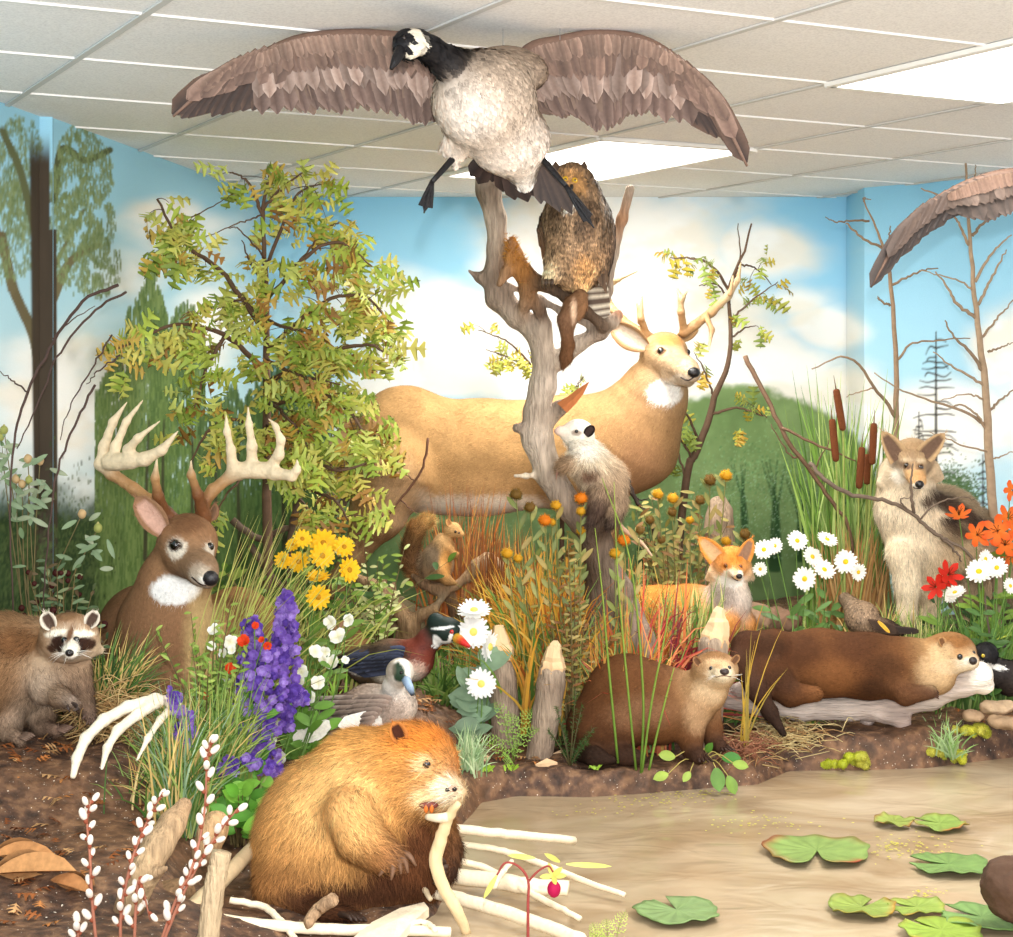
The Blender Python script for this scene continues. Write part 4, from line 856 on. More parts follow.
X.c([(772, 652, .0, 24), (748, 648, -.02, 16), (742, 662, -.06, 12), (757, 690, -.12, 10), (770, 712, -.14, 7), (783, 733, -.15, 3.4)], [OB2, (74, 46, 30), (70, 46, 32), (66, 44, 34), (54, 38, 30), (46, 34, 28)], k=.02)
X.spot(955, 668, (24, 8), (232, 214, 184), .6).spot(940, 668, (20, 16), (204, 172, 130), .9, a=.8).spot(956, 640, (20, 6), (140, 96, 56), .8).spot(970, 664, (8, 5), (240, 226, 200), .6).spot(940, 650, (12, 9), (210, 182, 140), .9, a=.6)
[X.spot(x, y, (r, r*.7), cc_, 1.0, a=.7) for x, y, r, cc_ in ((800, 650, 24, (70, 42, 26)), (850, 645, 20, (76, 46, 28)), (835, 680, 26, (124, 80, 46)), (890, 665, 18, (70, 44, 26)), (770, 645, 16, (56, 36, 24)), (875, 690, 16, (60, 38, 24)), (780, 680, 18, (60, 38, 26)))]
X.mesh(); X.fur(40000, .014, .0015, .16, .2, .22)
T = Thing('river_otter', 'dark brown otter stretched out along the grey driftwood log', 'otter', W(860, 700, 5.75))
finish(T, X); otter_eyes(T, X, [(960, 654)], 3.3); nose(T, X, 974.5, 659, 4.6, 4.2, (36, 26, 24)); eye(T, X, 976, 651, 2, (12, 9, 8), .6)
ear(T, X, (943, 644), (940, 637), 4.5, (170, 128, 84), (110, 76, 50), -.004, 0, .4, (.5, -1, 0), .8); whisk(T, X, 968, 664, -1, 8, .05)
claws(T, X, [[(928, 690+i, -.14), (935, 690+i*2, -.15), (939, 693+i*2, -.15)] for i in range(4)], 1.8, (80, 54, 40))

X = Sdf(5.48, .0055, .03, .016)
X.c([(600, 722, .03, 32), (628, 700, .03, 44), (660, 704, .0, 38), (690, 700, -.03, 27)], [OB2, OB, OB, (120, 82, 52)], flow=(-1, 0, -.5))
X.c([(686, 700, -.03, 25), (704, 690, -.06, 22), (713, 677, -.09, 19)], [(150, 112, 76), (176, 140, 100), (180, 144, 104)], k=.02, flow=(-.3, 0, -1))
X.e((715, 670, -.10), (23, 22, 18), (164, 124, 84), k=.015, flow=(0, 0, 1)).c([(721, 674, -.15, 13), (723, 672, -.19, 9)], [(214, 186, 148), (220, 192, 156)], k=.015, flow=(0, 1, .4))
X.c([(690, 712, -.05, 20), (690, 735, -.06, 13), (692, 750, -.07, 9), (698, 756, -.12, 8)], [(130, 96, 68), OB, (70, 46, 32), (64, 44, 34)], k=.02).c([(706, 708, .02, 16), (712, 728, .01, 10), (714, 742, -.01, 8), (720, 746, -.05, 7)], [(140, 104, 74), OB, (70, 46, 32), (64, 44, 34)], k=.02)
X.e((607, 728, -.03), (36, 30, 26), OB2, flow=(-1, 0, -.6)).c([(600, 745, -.06, 14), (625, 755, -.12, 9), (640, 758, -.13, 7)], [OB2, (60, 40, 30), (56, 40, 30)], k=.02).c([(585, 735, .02, 22), (575, 748, .0, 12), (595, 757, -.14, 9), (612, 760, -.16, 4)], [OB2, (50, 34, 26), (46, 32, 24), (40, 28, 22)], k=.02)
X.spot(722, 680, (17, 8), (236, 218, 188), .6).spot(712, 694, (16, 14), (214, 184, 146), .9).spot(700, 716, (14, 20), (196, 160, 122), 1.0, a=.7).spot(714, 655, (16, 6), (140, 102, 66), .8).spot(640, 715, (30, 16), (140, 104, 76), 1.2, a=.6).spot(716, 662, (14, 4), (200, 168, 128), .8)
X.mesh(); X.fur(36000, .014, .0015, .16, .2, .22)
T = Thing('river_otter', 'brown otter standing hunched on the bank beside the short gnawed stumps', 'otter', at(650, 5.48))
finish(T, X); otter_eyes(T, X, [(709, 667), (732, 667)], 2.2); nose(T, X, 724, 669, 5, 3.6, (56, 42, 40))
ear(T, X, (698, 664), (694, 657), 4, (150, 110, 74), (100, 70, 50), -.004, 0, .4, (0, -1, 0), .8); ear(T, X, (735, 662), (739, 655), 3.6, (150, 110, 74), (100, 70, 50), -.004, 0, .4, (0, -1, 0), .8)
mb = MB(); tube(mb, [X.surf(714, 679)+(0, -.002, 0), X.surf(723, 678)+(0, -.004, 0), X.surf(733, 677)+(0, -.002, 0)], .0016, lin((110, 76, 60)), 5, 8); T.add('mouth', mb, 'skin')
claws(T, X, [[(697+i*3, 756, -.12), (699+i*4, 760, -.15), (700+i*4.5, 762, -.16)] for i in range(4)], 1.8, (60, 42, 34)); claws(T, X, [[(719+i*2.5, 746, -.05), (722+i*3.5, 749, -.08), (724+i*4, 751, -.085)] for i in range(4)], 1.6, (60, 42, 34))
whisk(T, X, 714, 677, -1, 6, .04); whisk(T, X, 733, 677, 1, 6, .04)

# ---- small brown rabbit hidden behind the white flowers
X = Sdf(5.9, .005, .02, .012)
X.e((350, 648, 0), (21, 22, 22), (150, 112, 74), flow=(0, 0, -1)).e((336, 636, -.03), (11, 12, 11), (156, 120, 82), flow=(0, 0, -1)).c([(345, 665, -.04, 10), (336, 672, -.08, 6)], (140, 106, 72))
X.mesh(); X.fur(5000, .015, .0016, .25, .25, .25)
T = Thing('cottontail_rabbit', 'small brown furry rabbit crouching half hidden behind the white flowers', 'rabbit', at(348, 5.9))
finish(T, X); eye(T, X, 332, 634, 1.8, (12, 9, 8), .3)
ear(T, X, (338, 628), (349, 618), 4, (150, 112, 76), (170, 130, 100), 0, .03, .4, (0, -1, 0), .5)
# ================================================================ BIRDS
def pv(d, P): return np.array([W(a, b, d+c) for a, b, c in P])
def lerp_path(P, t):
    P = spline(P, 60); i = t*59; k = min(int(i), 58); return P[k]+(P[k+1]-P[k])*(i-k)
def vanes(mb, BP, TP, n, w, nv, cm, ce, ct=None, jit=.0, t0=0, t1=1, frac=1.0, off=0.0, curve=0.0, bars=0, cbar=None, var=.12, wend=None):
    for i in range(n):
        t = t0+(t1-t0)*i/(n-1); b = lerp_path(BP, t); e = lerp_path(TP, t); e = b+(e-b)*frac*R.uniform(.95, 1.04)
        b = b+np.asarray(nv)*(off+.0012*(i % 3)); e = e+np.asarray(nv)*(off+.0008*(i % 2))+NR.normal(0, jit, 3)
        f = R.uniform(1-var, 1+var); ww = w if wend is None else w+(wend-w)*t
        feather(mb, b, e, ww*R.uniform(.92, 1.1), nv, np.asarray(cm)*f, np.asarray(ce)*f, None if ct is None else np.asarray(ct)*f, curve, 6, bars, cbar)
def webfoot(T, hip, ankle, toes, d, c=(26, 24, 26), r=.006, name='leg'):
    mb = MB(); A = W(ankle[0], ankle[1], d+ankle[2]); tube(mb, [W(hip[0], hip[1], d+hip[2]), A], [r*1.5, r], lin(c), 8, 6)
    tp = [W(a, b, d+e) for a, b, e in toes]
    for p in tp: tube(mb, [A, (A+p)/2, p], [r*.9, r*.7, r*.35], lin(c), 6, 7)
    for a, b in zip(tp[:-1], tp[1:]):
        m_ = (a+b)/2*.9+A*.1; V = [A, a, m_, b]; k = np.cross(a-A, b-A); k = nrm(k)*.0012
        V = [v+k for v in V]+[v-k for v in V]; mb.add(V, np.array([(0, 1, 2, 3), (7, 6, 5, 4)]), lin(c)*1.2)
    return T.add(name, mb, 'skin')

# ---- Canada goose in flight
G = Sdf(3.85, .005, .03, .012)
GB, GB2, BK = (190, 170, 150), (216, 200, 184), (24, 22, 24)
G.e((484, 100, 0), (52, 52, 50), GB, flow=(.5, .2, -1)).e((505, 135, .05), (40, 44, 38), GB2, flow=(.6, .2, -1)).c([(515, 145, .06, 34), (524, 178, .12, 12)], [GB2, (232, 224, 214)], flow=(.3, .3, -1)).e((505, 72, .08), (42, 44, 26), (140, 120, 102), flow=(1, .3, 0))
G.c([(462, 70, -.05, 20), (446, 62, -.09, 16), (431, 50, -.13, 13), (418, 42, -.17, 13)], [BK, BK, BK, BK], k=.012, flow=(.8, .3, -.6)).e((408, 44, -.19), (15, 14, 15), BK, k=.012, flow=(1, 0, -.2))
G.c([(455, 150, .05, 16), (455, 160, .05, 6)], GB2)
G.spot(420, 42, (8, 17), (240, 230, 210), .06, rot=14).spot(415, 55, (9, 7), (240, 230, 210), .06, rot=30).spot(465, 110, (30, 30), (222, 208, 194), 1.1, a=.8)
G.mesh(); G.fur(9000, .020, .011, .10, .14, .16, 1, 1.12, sel=lambda P: (1.-(P[:, 0] < W(452, 0, 3.85)[0])*.8)*(P[:, 2] < W(0, 50, 3.85)[2])); G.fur(6000, .008, .0014, .15, .2, .25, sel=lambda P: 1.*(P[:, 0] < W(466, 0, 3.85)[0]))
T = Thing('canada_goose', 'big goose with black neck flying overhead with wings spread', 'goose', W(487, 110, 3.85))
T.o['label'] = 'big grey goose with black neck flying with wings spread under the ceiling'
finish(T, G, m='feather'); eye(T, G, 403, 37, 2.7, (30, 18, 12), .3)
mb = MB(); b0 = G.surf(400, 52); tube(mb, [b0+(0, .012, .008), W(396, 60, b0[1]-.01), W(391, 69, b0[1]-.02)], [.0145, .0105, .004], lin((22, 20, 22)), 10, 8); T.add('beak', mb, 'skin')
d = 3.9; nv = nrm(np.array((0, -1, -.25)))
wt, wm, we = lin((118, 94, 80)), lin((132, 106, 92)), lin((172, 146, 132))
for side, lead, trail, prim, ptip in (
    ('wing', [(440, 74, .05), (425, 42, .0), (400, 37, .0), (350, 34, .03), (300, 38, .05), (262, 52, .06)], [(440, 112, .1), (428, 122, .06), (410, 120, .05), (370, 110, .06), (320, 113, .08), (262, 112, .08)],
     [(300, 40, .05), (262, 50, .06), (235, 62, .06), (215, 76, .06)], [(262, 110, .08), (225, 113, .08), (192, 118, .08), (172, 114, .07)]),
    ('wing', [(515, 80, .08), (530, 50, .06), (560, 41, .05), (600, 34, .05), (645, 40, .06), (680, 60, .07)], [(545, 112, .12), (560, 116, .1), (585, 122, .08), (605, 132, .08), (640, 116, .09), (690, 124, .1)],
     [(640, 40, .06), (672, 55, .07), (700, 78, .07), (716, 100, .07)], [(690, 122, .1), (722, 140, .1), (741, 150, .1), (748, 164, .08)])):
    L_, TR, PB, PT = pv(d, lead), pv(d, trail), pv(d, prim), pv(d, ptip); mb = MB()
    vanes(mb, PB, PT, 12, .052, nv, lin((74, 56, 48)), lin((112, 88, 74)), lin((46, 34, 30)), off=-.01, curve=.0, var=.2)
    vanes(mb, L_, TR, 22, .046, nv, lin((104, 82, 72)), lin((156, 132, 120)), lin((84, 64, 56)), off=-.004, jit=.004, var=.25)
    vanes(mb, L_, TR, 30, .034, nv, lin((150, 126, 114)), lin((186, 164, 152)), lin((120, 98, 86)), frac=.70, off=.006, jit=.006, var=.35)
    vanes(mb, PB, PT, 12, .036, nv, lin((116, 92, 80)), lin((148, 122, 108)), lin((96, 74, 64)), frac=.62, off=.004, jit=.005, var=.3)
    vanes(mb, L_, TR, 36, .026, nv, lin((112, 88, 76)), lin((146, 120, 104)), lin((100, 78, 68)), frac=.44, off=.012, jit=.005, var=.35)
    vanes(mb, PB, PT, 16, .026, nv, lin((112, 88, 76)), lin((146, 120, 104)), lin((100, 78, 68)), frac=.34, off=.010, jit=.002, var=.2)
    vanes(mb, L_, TR, 44, .020, nv, lin((128, 102, 88)), lin((156, 130, 114)), lin((110, 88, 76)), frac=.24, off=.017, jit=.004, var=.3)
    full = np.concatenate([L_, PB[2:], PT[-1:]]); tube(mb, full+np.array((0, .012, -.004)), [.03, .022, .02, .019, .016, .012, .009, .006, .003], lin((124, 98, 84)), 10, 40)
    # upper side of the wing, darker
    nb = -nv; vanes(mb, L_+np.array((0, .02, 0)), TR+np.array((0, .02, 0)), 24, .05, nb, lin((104, 84, 72)), lin((130, 108, 94)), frac=.97)
    T.add(side, mb, 'feather', label=None and 'left wing as one looks at it' if lead[0][0] < 480 else None)
mb = MB()
for i, (a, b, c, e) in enumerate([(486, 158, 470, 176), (490, 160, 478, 184), (497, 160, 492, 182), (503, 165, 503, 192), (508, 165, 515, 200), (515, 165, 528, 202), (522, 165, 534, 196), (528, 162, 548, 190)]):
    feather(mb, W(a, b, 3.93), W(c, e, 3.98+.01*(i % 2)), .042, nrm(np.array((0, -1, -.1))), lin((50, 36, 32)), lin((70, 54, 48)), lin((34, 26, 24)))
for (a, b, c, e) in [(535, 158, 552, 206), (540, 160, 560, 212), (546, 162, 572, 214), (538, 160, 541, 204)]:
    feather(mb, W(a, b, 3.95), W(c, e, 3.97), .032, nrm(np.array((0, -1, -.1))), lin((66, 52, 46)), lin((96, 80, 70)), lin((40, 32, 30)))
T.add('tail', mb, 'feather')
webfoot(T, (457, 154, .05), (432, 182, .0), [(419, 205, -.02), (424, 213, -.03), (432, 208, -.02)], 3.85, name='leg')
webfoot(T, (541, 158, .06), (566, 186, .02), [(584, 222, .0), (594, 228, -.01), (592, 215, .0)], 3.85, name='leg')
for x, y in ((503, 62), (560, 40)):
    wr = MB(); tube(wr, [W(x, y, 3.93), (W(x, y, 3.93)[0], 3.93, ZC-.002)], .0008, lin((150, 150, 150)), 4, 3); T.add('hanging_wire', wr, 'skin')

# ---- the second flying bird: only its wing reaches into the picture
d = 5.0
T = Thing('flying_bird', 'dark brown wing of a large bird reaching in from the right edge', 'bird', W(1100, 200, d))
K = Sdf(d, .008, .04, .02); K.e((1105, 205, .05), (50, 46, 36), (112, 92, 78), flow=(.6, 0, -.6)).c([(1075, 190, 0, 18), (1050, 183, 0, 14)], (108, 88, 76)); K.mesh(); K.fur(3000, .02, .011, .1, .14, .16, 1)
finish(T, K, m='feather')
L_ = pv(d, [(1075, 176, .0), (1013, 172, .0), (975, 180, .0), (950, 192, .0)]); TR = pv(d, [(1080, 225, .02), (1020, 214, .02), (990, 220, .02), (955, 216, .02)])
PB = pv(d, [(985, 176, 0), (952, 190, 0), (925, 206, 0), (905, 226, 0)]); PT = pv(d, [(960, 214, .02), (930, 232, .02), (900, 258, .02), (872, 286, .01)])
mb = MB()
vanes(mb, PB, PT, 12, .05, nv, lin((52, 42, 38)), lin((74, 62, 56)), lin((34, 28, 26)), off=-.008); vanes(mb, L_, TR, 16, .05, nv, lin((66, 56, 50)), lin((96, 82, 74)), lin((50, 42, 38)), off=-.004, var=.25, jit=.004)
vanes(mb, PB, PT, 14, .036, nv, lin((64, 52, 46)), lin((82, 68, 60)), frac=.5, off=.004, var=.2); vanes(mb, L_, TR, 24, .032, nv, lin((80, 66, 58)), lin((104, 88, 78)), frac=.6, off=.006, var=.3, jit=.004); vanes(mb, L_, TR, 30, .026, nv, lin((100, 78, 66)), lin((116, 94, 80)), frac=.34, off=.011, var=.2)
tube(mb, np.concatenate([L_[:3], PB[1:], PT[-1:]])+np.array((0, .01, -.004)), [.024, .018, .014, .012, .01, .008, .002], lin((96, 74, 62)), 10, 30)
T.add('wing', mb, 'feather')

# ---- great horned owl
O = Sdf(5.6, .005, .03, .015)
OC, OC2, OD = (150, 122, 94), (172, 134, 98), (86, 68, 54)
O.e((574, 226, 0), (30, 32, 42), OC).e((574, 256, 0), (27, 28, 36), OC2).e((588, 240, .06), (27, 26, 52), OD, flow=(.1, 0, -1)).e((572, 184, -.01), (21, 20, 20), (128, 100, 72), flow=(0, 0, 1)).c([(575, 200, 0, 26), (575, 215, 0, 30)], OC)
O.c([(556, 262, -.03, 11), (550, 276, -.06, 7)], (206, 178, 140)).c([(586, 264, -.03, 13), (580, 290, -.06, 7)], (206, 160, 112))
O.spot(571, 183, (14, 11), (176, 132, 84), .7).spot(562, 202, (12, 7), (236, 224, 206), .6).spot(590, 214, (12, 20), (92, 70, 52), 1.0, a=.8).spot(555, 206, (8, 10), (104, 82, 62), .8).spot(586, 270, (10, 16), (206, 152, 96), 1.0).spot(548, 270, (6, 9), (210, 190, 150), .8)
O.mesh(); O.fur(7000, .024, .010, .12, .12, .25, 1)
# fine cross barring on the breast: alternate feathers light and dark by height
v, f, c = O.ex[-1]; zc = np.repeat(v.reshape(-1, 4, 3)[:, 0, 2], 4); xc = np.repeat(v.reshape(-1, 4, 3)[:, 0, 0], 4)
bar_ = np.sin((v[:, 2]+.01*np.sin(xc*60))*2*math.pi/.018); frontm = (np.repeat(v.reshape(-1, 4, 3)[:, 0, 1], 4) < 5.62)
c *= (np.where(frontm, 1+.5*np.sign(bar_)*(v[:, 2] < W(0, 205, 5.6)[2]), 1)*(1+.55*(vnoise(v*34)-.5)*2))[:, None]
T = Thing('great_horned_owl', 'brown barred horned owl perched in the snag above the hanging squirrel', 'owl', W(573, 296, 5.6))
finish(T, O, m='feather')
eye(T, O, 564, 177, 3.6, (224, 176, 50), .35); eye(T, O, 577, 179, 3.4, (224, 176, 50), .35)
mb = MB(); q = O.surf(571, 184); tube(mb, [q+(0, .004, .004), q+(0, -.014, -.004), q+(0, -.012, -.016)], [.006, .005, .001], lin((50, 46, 44)), 8, 6); T.add('beak', mb, 'skin')
for bx, tx in ((560, 553), (582, 583)):
    mb = MB()
    for k in range(5): feather(mb, W(bx+k*1.2-2, 172, 5.56), W(tx+k*.8, 161+abs(k-2)*1.5, 5.56), .012, (0, -1, 0), lin((70, 52, 40)), lin((130, 100, 70)))
    T.add('ear_tuft', mb, 'feather')
for s_, P in ((1, [(602, 205), (612, 240), (607, 290)]), (-1, [(545, 208), (542, 235), (546, 262)])):
    mb = MB(); a = pv(5.58, [(P[0][0]-8*s_, P[0][1], 0), (P[0][0], P[0][1]+5, .03), (P[1][0]-1, P[0][1]+20, .08)]); b = pv(5.58, [(P[2][0]-10*s_, P[2][1]-10, .0), (P[2][0]-3*s_, P[2][1], .03), (P[2][0], P[2][1]+2, .09)])
    for fr, off, ww in ((1, 0, .034), (.8, .004, .03), (.6, .008, .026), (.42, .012, .024), (.25, .016, .022)):
        vanes(mb, a, b, 9, ww, nrm(np.array((s_*.8, -1, 0))), lin((92, 70, 52)), lin((124, 98, 72)), lin((80, 60, 46)), frac=fr, off=off, bars=5, cbar=lin((52, 40, 32)), var=.25, jit=.003)
    T.add('wing', mb, 'feather')
mb = MB()
for k in range(6): feather(mb, W(590+k*2.6, 280, 5.62), W(594+k*2.6, 321-k*.5, 5.64+.004*k), .03, nrm(np.array((0, -1, 0))), lin((206, 192, 170)), lin((216, 204, 184)), bars=5, cbar=lin((84, 66, 54)), seg=12)
T.add('tail', mb, 'feather')
for x, y in ((548, 279), (579, 293)):
    mb = MB()
    for k in range(4): tube(mb, [W(x+k*2.5-4, y-1, 5.54), W(x+k*3-5, y+4, 5.50), W(x+k*3-5, y+9, 5.53)], [.007, .006, .0015], lin((70, 56, 46)) if k % 2 else lin((96, 78, 60)), 6, 7)
    T.add('talons', mb, 'skin')
# ---- red squirrel hanging from the owl's grip
X = Sdf(5.52, .004, .015, .012)
X.c([(580, 296, 0, 7), (574, 306, -.01, 10), (567, 320, -.01, 9), (567, 332, .0, 6)], [(112, 84, 62), (122, 88, 62), (128, 94, 70), (118, 86, 62)]).c([(566, 330, 0, 5), (568, 345, 0, 6), (566, 358, 0, 6), (563, 367, 0, 2.5)], (112, 76, 50)).c([(582, 297, -.01, 5), (584, 305, -.02, 3), (580, 318, -.02, 1.6)], (160, 116, 80))
X.spot(576, 312, (3, 12), (214, 180, 150), .8)
X.mesh(); X.fur(5000, .016, .0014, .35, .3, .25)
T = Thing('red_squirrel', 'limp red-brown squirrel hanging head down in the owl talons', 'squirrel', W(578, 296, 5.52)); T.o['label'] = 'limp red-brown squirrel dangling from the owl talons'
finish(T, X)

# ---- wood duck
def duckbill(T, P, r, c, flat=.5, name='bill'):
    mb = MB(); P = np.array(P); t = nrm(P[-1]-P[0]); n = len(P)
    tube(mb, P, r, c, 10, 10); T.add(name, mb, 'skin')
K = Sdf(5.6, .004, .02, .010)
K.c([(412, 660, 0, 21), (390, 664, .02, 24), (365, 664, .05, 18), (342, 660, .07, 7)], [(120, 56, 40), (110, 90, 66), (90, 74, 58), (40, 36, 36)], flow=(-1, .2, -.1), sy=1.0).c([(418, 655, -.01, 17), (428, 640, -.02, 11), (437, 634, -.03, 11)], [(124, 56, 40), (110, 50, 40), (30, 46, 40)], flow=(-.3, 0, -1), k=.015)
K.e((446, 630, -.04), (17, 14, 13), (26, 42, 36), k=.01, flow=(-1, 0, -.2)).c([(436, 622, -.03, 9), (432, 636, -.0, 7), (428, 645, .01, 4)], (24, 44, 40), k=.01, flow=(-.6, 0, -1))
K.spot(437, 645, (5, 9), (244, 242, 238), .3, rot=20).spot(446, 646, (8, 3.2), (244, 242, 238), .3).spot(452, 640, (2, 7), (244, 242, 238), .3, rot=-15).spot(440, 626, (12, 1.6), (236, 238, 236), .3, rot=8).spot(416, 672, (12, 9), (214, 180, 160), .9).spot(400, 678, (26, 8), (190, 180, 164), .8).spot(385, 651, (24, 8), (66, 54, 44), .8).spot(375, 662, (18, 10), (32, 40, 62), .8).spot(358, 672, (14, 6), (210, 200, 190), .7)
K.mesh(); K.fur(7000, .014, .006, .07, .12, .15, 1, sel=lambda P: 1.*(P[:, 2] < W(0, 640, 5.6)[2]))
T = Thing('wood_duck', 'wood duck drake with red eye and bill behind the pale duck', 'duck', at(395, 5.62))
finish(T, K, m='feather'); eye(T, K, 454, 632, 2.2, (200, 40, 34), .3)
duckbill(T, [W(457, 638, 5.53), W(463, 642, 5.50), W(470, 647, 5.49)], [.018, .012, .005], [lin((226, 190, 60)), lin((220, 50, 44)), lin((190, 40, 40))])
for lab, c1_, c2_, A_, B_ in ((None, (40, 46, 66), (84, 92, 120), [(405, 650, -.05), (402, 660, -.10), (398, 668, -.10)], [(345, 655, .02), (338, 662, .01), (356, 674, -.04)]), (None, (60, 50, 44), (110, 96, 82), [(405, 646, .04), (402, 650, .08)], [(350, 652, .08), (345, 656, .1)])):
    mb = MB(); a, b = pv(5.6, A_), pv(5.6, B_)
    for fr, off in ((1, 0), (.75, .004), (.5, .008), (.3, .012)): vanes(mb, a, b, 7, .03, nrm(np.array((0, -1, .4))), lin(c1_), lin(c2_), lin((26, 26, 34)), frac=fr, off=off, var=.35)
    T.add('wing', mb, 'feather')
mb = MB()
for k in range(6): feather(mb, W(352, 660+k*1.5, 5.66), W(322+k, 657+k*2, 5.7), .024, (0, -1, .2), lin((34, 34, 40)), lin((60, 60, 66)))
T.add('tail', mb, 'feather')

# ---- wigeon
K = Sdf(5.12, .004, .02, .010)
WB = (168, 146, 130)
K.c([(396, 706, 0, 21), (370, 712, .03, 27), (340, 716, .07, 20), (312, 716, .1, 8)], [(206, 188, 172), WB, (130, 108, 92), (90, 78, 68)], flow=(-1, .2, -.1)).c([(396, 700, -.01, 16), (392, 686, -.03, 9), (398, 676, -.05, 9)], [(200, 182, 168), (206, 200, 192), (200, 190, 178)], flow=(0, 0, -1), k=.015)
K.e((400, 672, -.05), (14, 13, 14), (206, 196, 182), k=.01, flow=(-1, 0, -.4))
K.spot(408, 674, (5, 14), (244, 238, 226), .3, rot=6).spot(402, 660, (7, 3), (244, 238, 226), .3).spot(396, 671, (6.5, 10), (38, 60, 42), .45, rot=10).spot(388, 668, (5, 8), (130, 116, 100), .8, a=.6).spot(396, 710, (12, 12), (190, 168, 152), 1.0)
K.mesh(); K.fur(9000, .013, .006, .07, .12, .15, 1, sel=lambda P: 1.*(P[:, 2] < W(0, 686, 5.12)[2])); K.fur(2500, .006, .0016, .1, .2, .3, sel=lambda P: 1.*(P[:, 2] > W(0, 690, 5.12)[2]))
T = Thing('wigeon_duck', 'pale duck with green eye patch and blue bill behind the beaver', 'duck', at(370, 5.14)); T.o.name = 'wigeon'
finish(T, K, m='feather'); eye(T, K, 403, 671, 1.8, (14, 10, 10), .3)
duckbill(T, [W(406, 680, 5.03), W(410, 688, 4.99), W(413, 695, 4.975)], [.014, .012, .006], [lin((150, 176, 206)), lin((164, 188, 216)), lin((60, 66, 76))])
mb = MB(); a, b = pv(5.1, [(392, 700, -.04), (386, 708, -.09), (378, 716, -.11), (372, 724, -.11)]), pv(5.1, [(300, 700, .06), (290, 712, .05), (306, 724, .0), (322, 732, -.04)])
for fr, off in ((1, 0), (.8, .004), (.6, .008), (.4, .012), (.25, .015)): vanes(mb, a, b, 7, .03, nrm(np.array((0, -1, .4))), lin((104, 88, 78)) if fr > .7 else lin((160, 136, 122)), lin((196, 184, 172)) if fr > .7 else lin((186, 164, 150)), lin((50, 42, 40)), frac=fr, off=off, var=.25)
T.add('wing', mb, 'feather')
mb = MB()
for (x0, y0, x1, y1) in ((380, 716, 338, 726), (382, 722, 344, 731), (330, 724, 298, 734), (326, 730, 290, 738)): feather(mb, W(x0, y0, 4.99), W(x1, y1, 5.0), .05, (0, -1, .3), lin((240, 234, 222)), lin((246, 242, 234)))
T.add('white_wing_patch', mb, 'feather', label='white feathers on the folded wing')

# ---- small brown bird behind the long otter
K = Sdf(5.98, .004, .016, .010)
K.e((862, 618, 0), (17, 18, 17), (150, 124, 98)).c([(868, 626, 0, 14), (886, 630, .0, 10), (900, 631, 0, 5)], [(140, 114, 88), (70, 52, 40), (50, 38, 32)], flow=(1, 0, -.2)).c([(852, 606, .03, 9), (846, 600, .05, 7)], (130, 108, 84))
K.mesh(); K.fur(2600, .012, .006, .1, .15, .3, 1)
T = Thing('ground_bird', 'small brown bird with a yellow wing stripe behind the long otter', 'bird', at(866, 5.98)); finish(T, K, m='feather')
mb = MB()
for k in range(5): feather(mb, W(890, 627+k, 5.95), W(919, 630+k*.7, 5.97), .014, (0, -1, .2), lin((44, 34, 28)), lin((80, 64, 52)))
T.add('tail', mb, 'feather'); mb = MB()
for k in range(7): feather(mb, W(868+k, 620+k*1.5, 5.90), W(894+k*.5, 626+k*1.2, 5.93), .016, (0, -1, .2), lin((60, 44, 34)), lin((100, 78, 60)))
for k in range(2): feather(mb, W(878+k*2, 621+k, 5.88), W(889+k, 632+k, 5.88), .012, (0, -1, .2), lin((226, 170, 50)), lin((240, 190, 80)))
T.add('wing', mb, 'feather')

# ---- dark duck and chestnut duck by the right edge
K = Sdf(5.95, .004, .016, .010)
K.e((986, 654, 0), (12, 11, 12), (28, 26, 28)).c([(984, 662, .02, 9), (996, 672, .04, 14), (1010, 678, .06, 17), (1030, 676, .1, 10)], [(40, 34, 34), (46, 40, 38), (60, 50, 44), (40, 34, 32)], flow=(1, 0, 0))
K.spot(992, 668, (12, 2.4), (230, 228, 222), .4, rot=-25).spot(1000, 664, (8, 2), (220, 216, 208), .4, rot=-20); K.mesh(); K.fur(2500, .011, .005, .08, .14, .2, 1)
T = Thing('dark_duck', 'black-headed duck with yellow eye behind the log end', 'duck', at(1000, 5.97)); finish(T, K, m='feather'); eye(T, K, 981, 654, 2, (226, 196, 60), .3)
duckbill(T, [W(978, 658, 5.92), W(973, 661, 5.91), W(967, 662, 5.9)], [.012, .009, .004], lin((40, 40, 44)))
K = Sdf(6.25, .005, .02, .010)
K.c([(1012, 660, 0, 10), (1008, 648, -.02, 8)], [(140, 80, 50), (150, 92, 54)]).c([(1016, 664, .02, 16), (1040, 668, .05, 18), (1062, 664, .08, 8)], [(150, 96, 60), (70, 90, 130), (60, 50, 46)], flow=(1, 0, 0)); K.e((1010, 642, -.02), (9, 8, 8), (120, 76, 50)); K.mesh(); K.fur(2500, .012, .006, .08, .14, .2, 1)
T = Thing('chestnut_duck', 'reddish brown duck cut off by the right edge', 'duck', at(1025, 6.12)); finish(T, K, m='feather')
duckbill(T, [W(1004, 644, 6.07), W(999, 647, 6.06), W(994, 648, 6.05)], [.012, .009, .004], lin((70, 64, 60)))

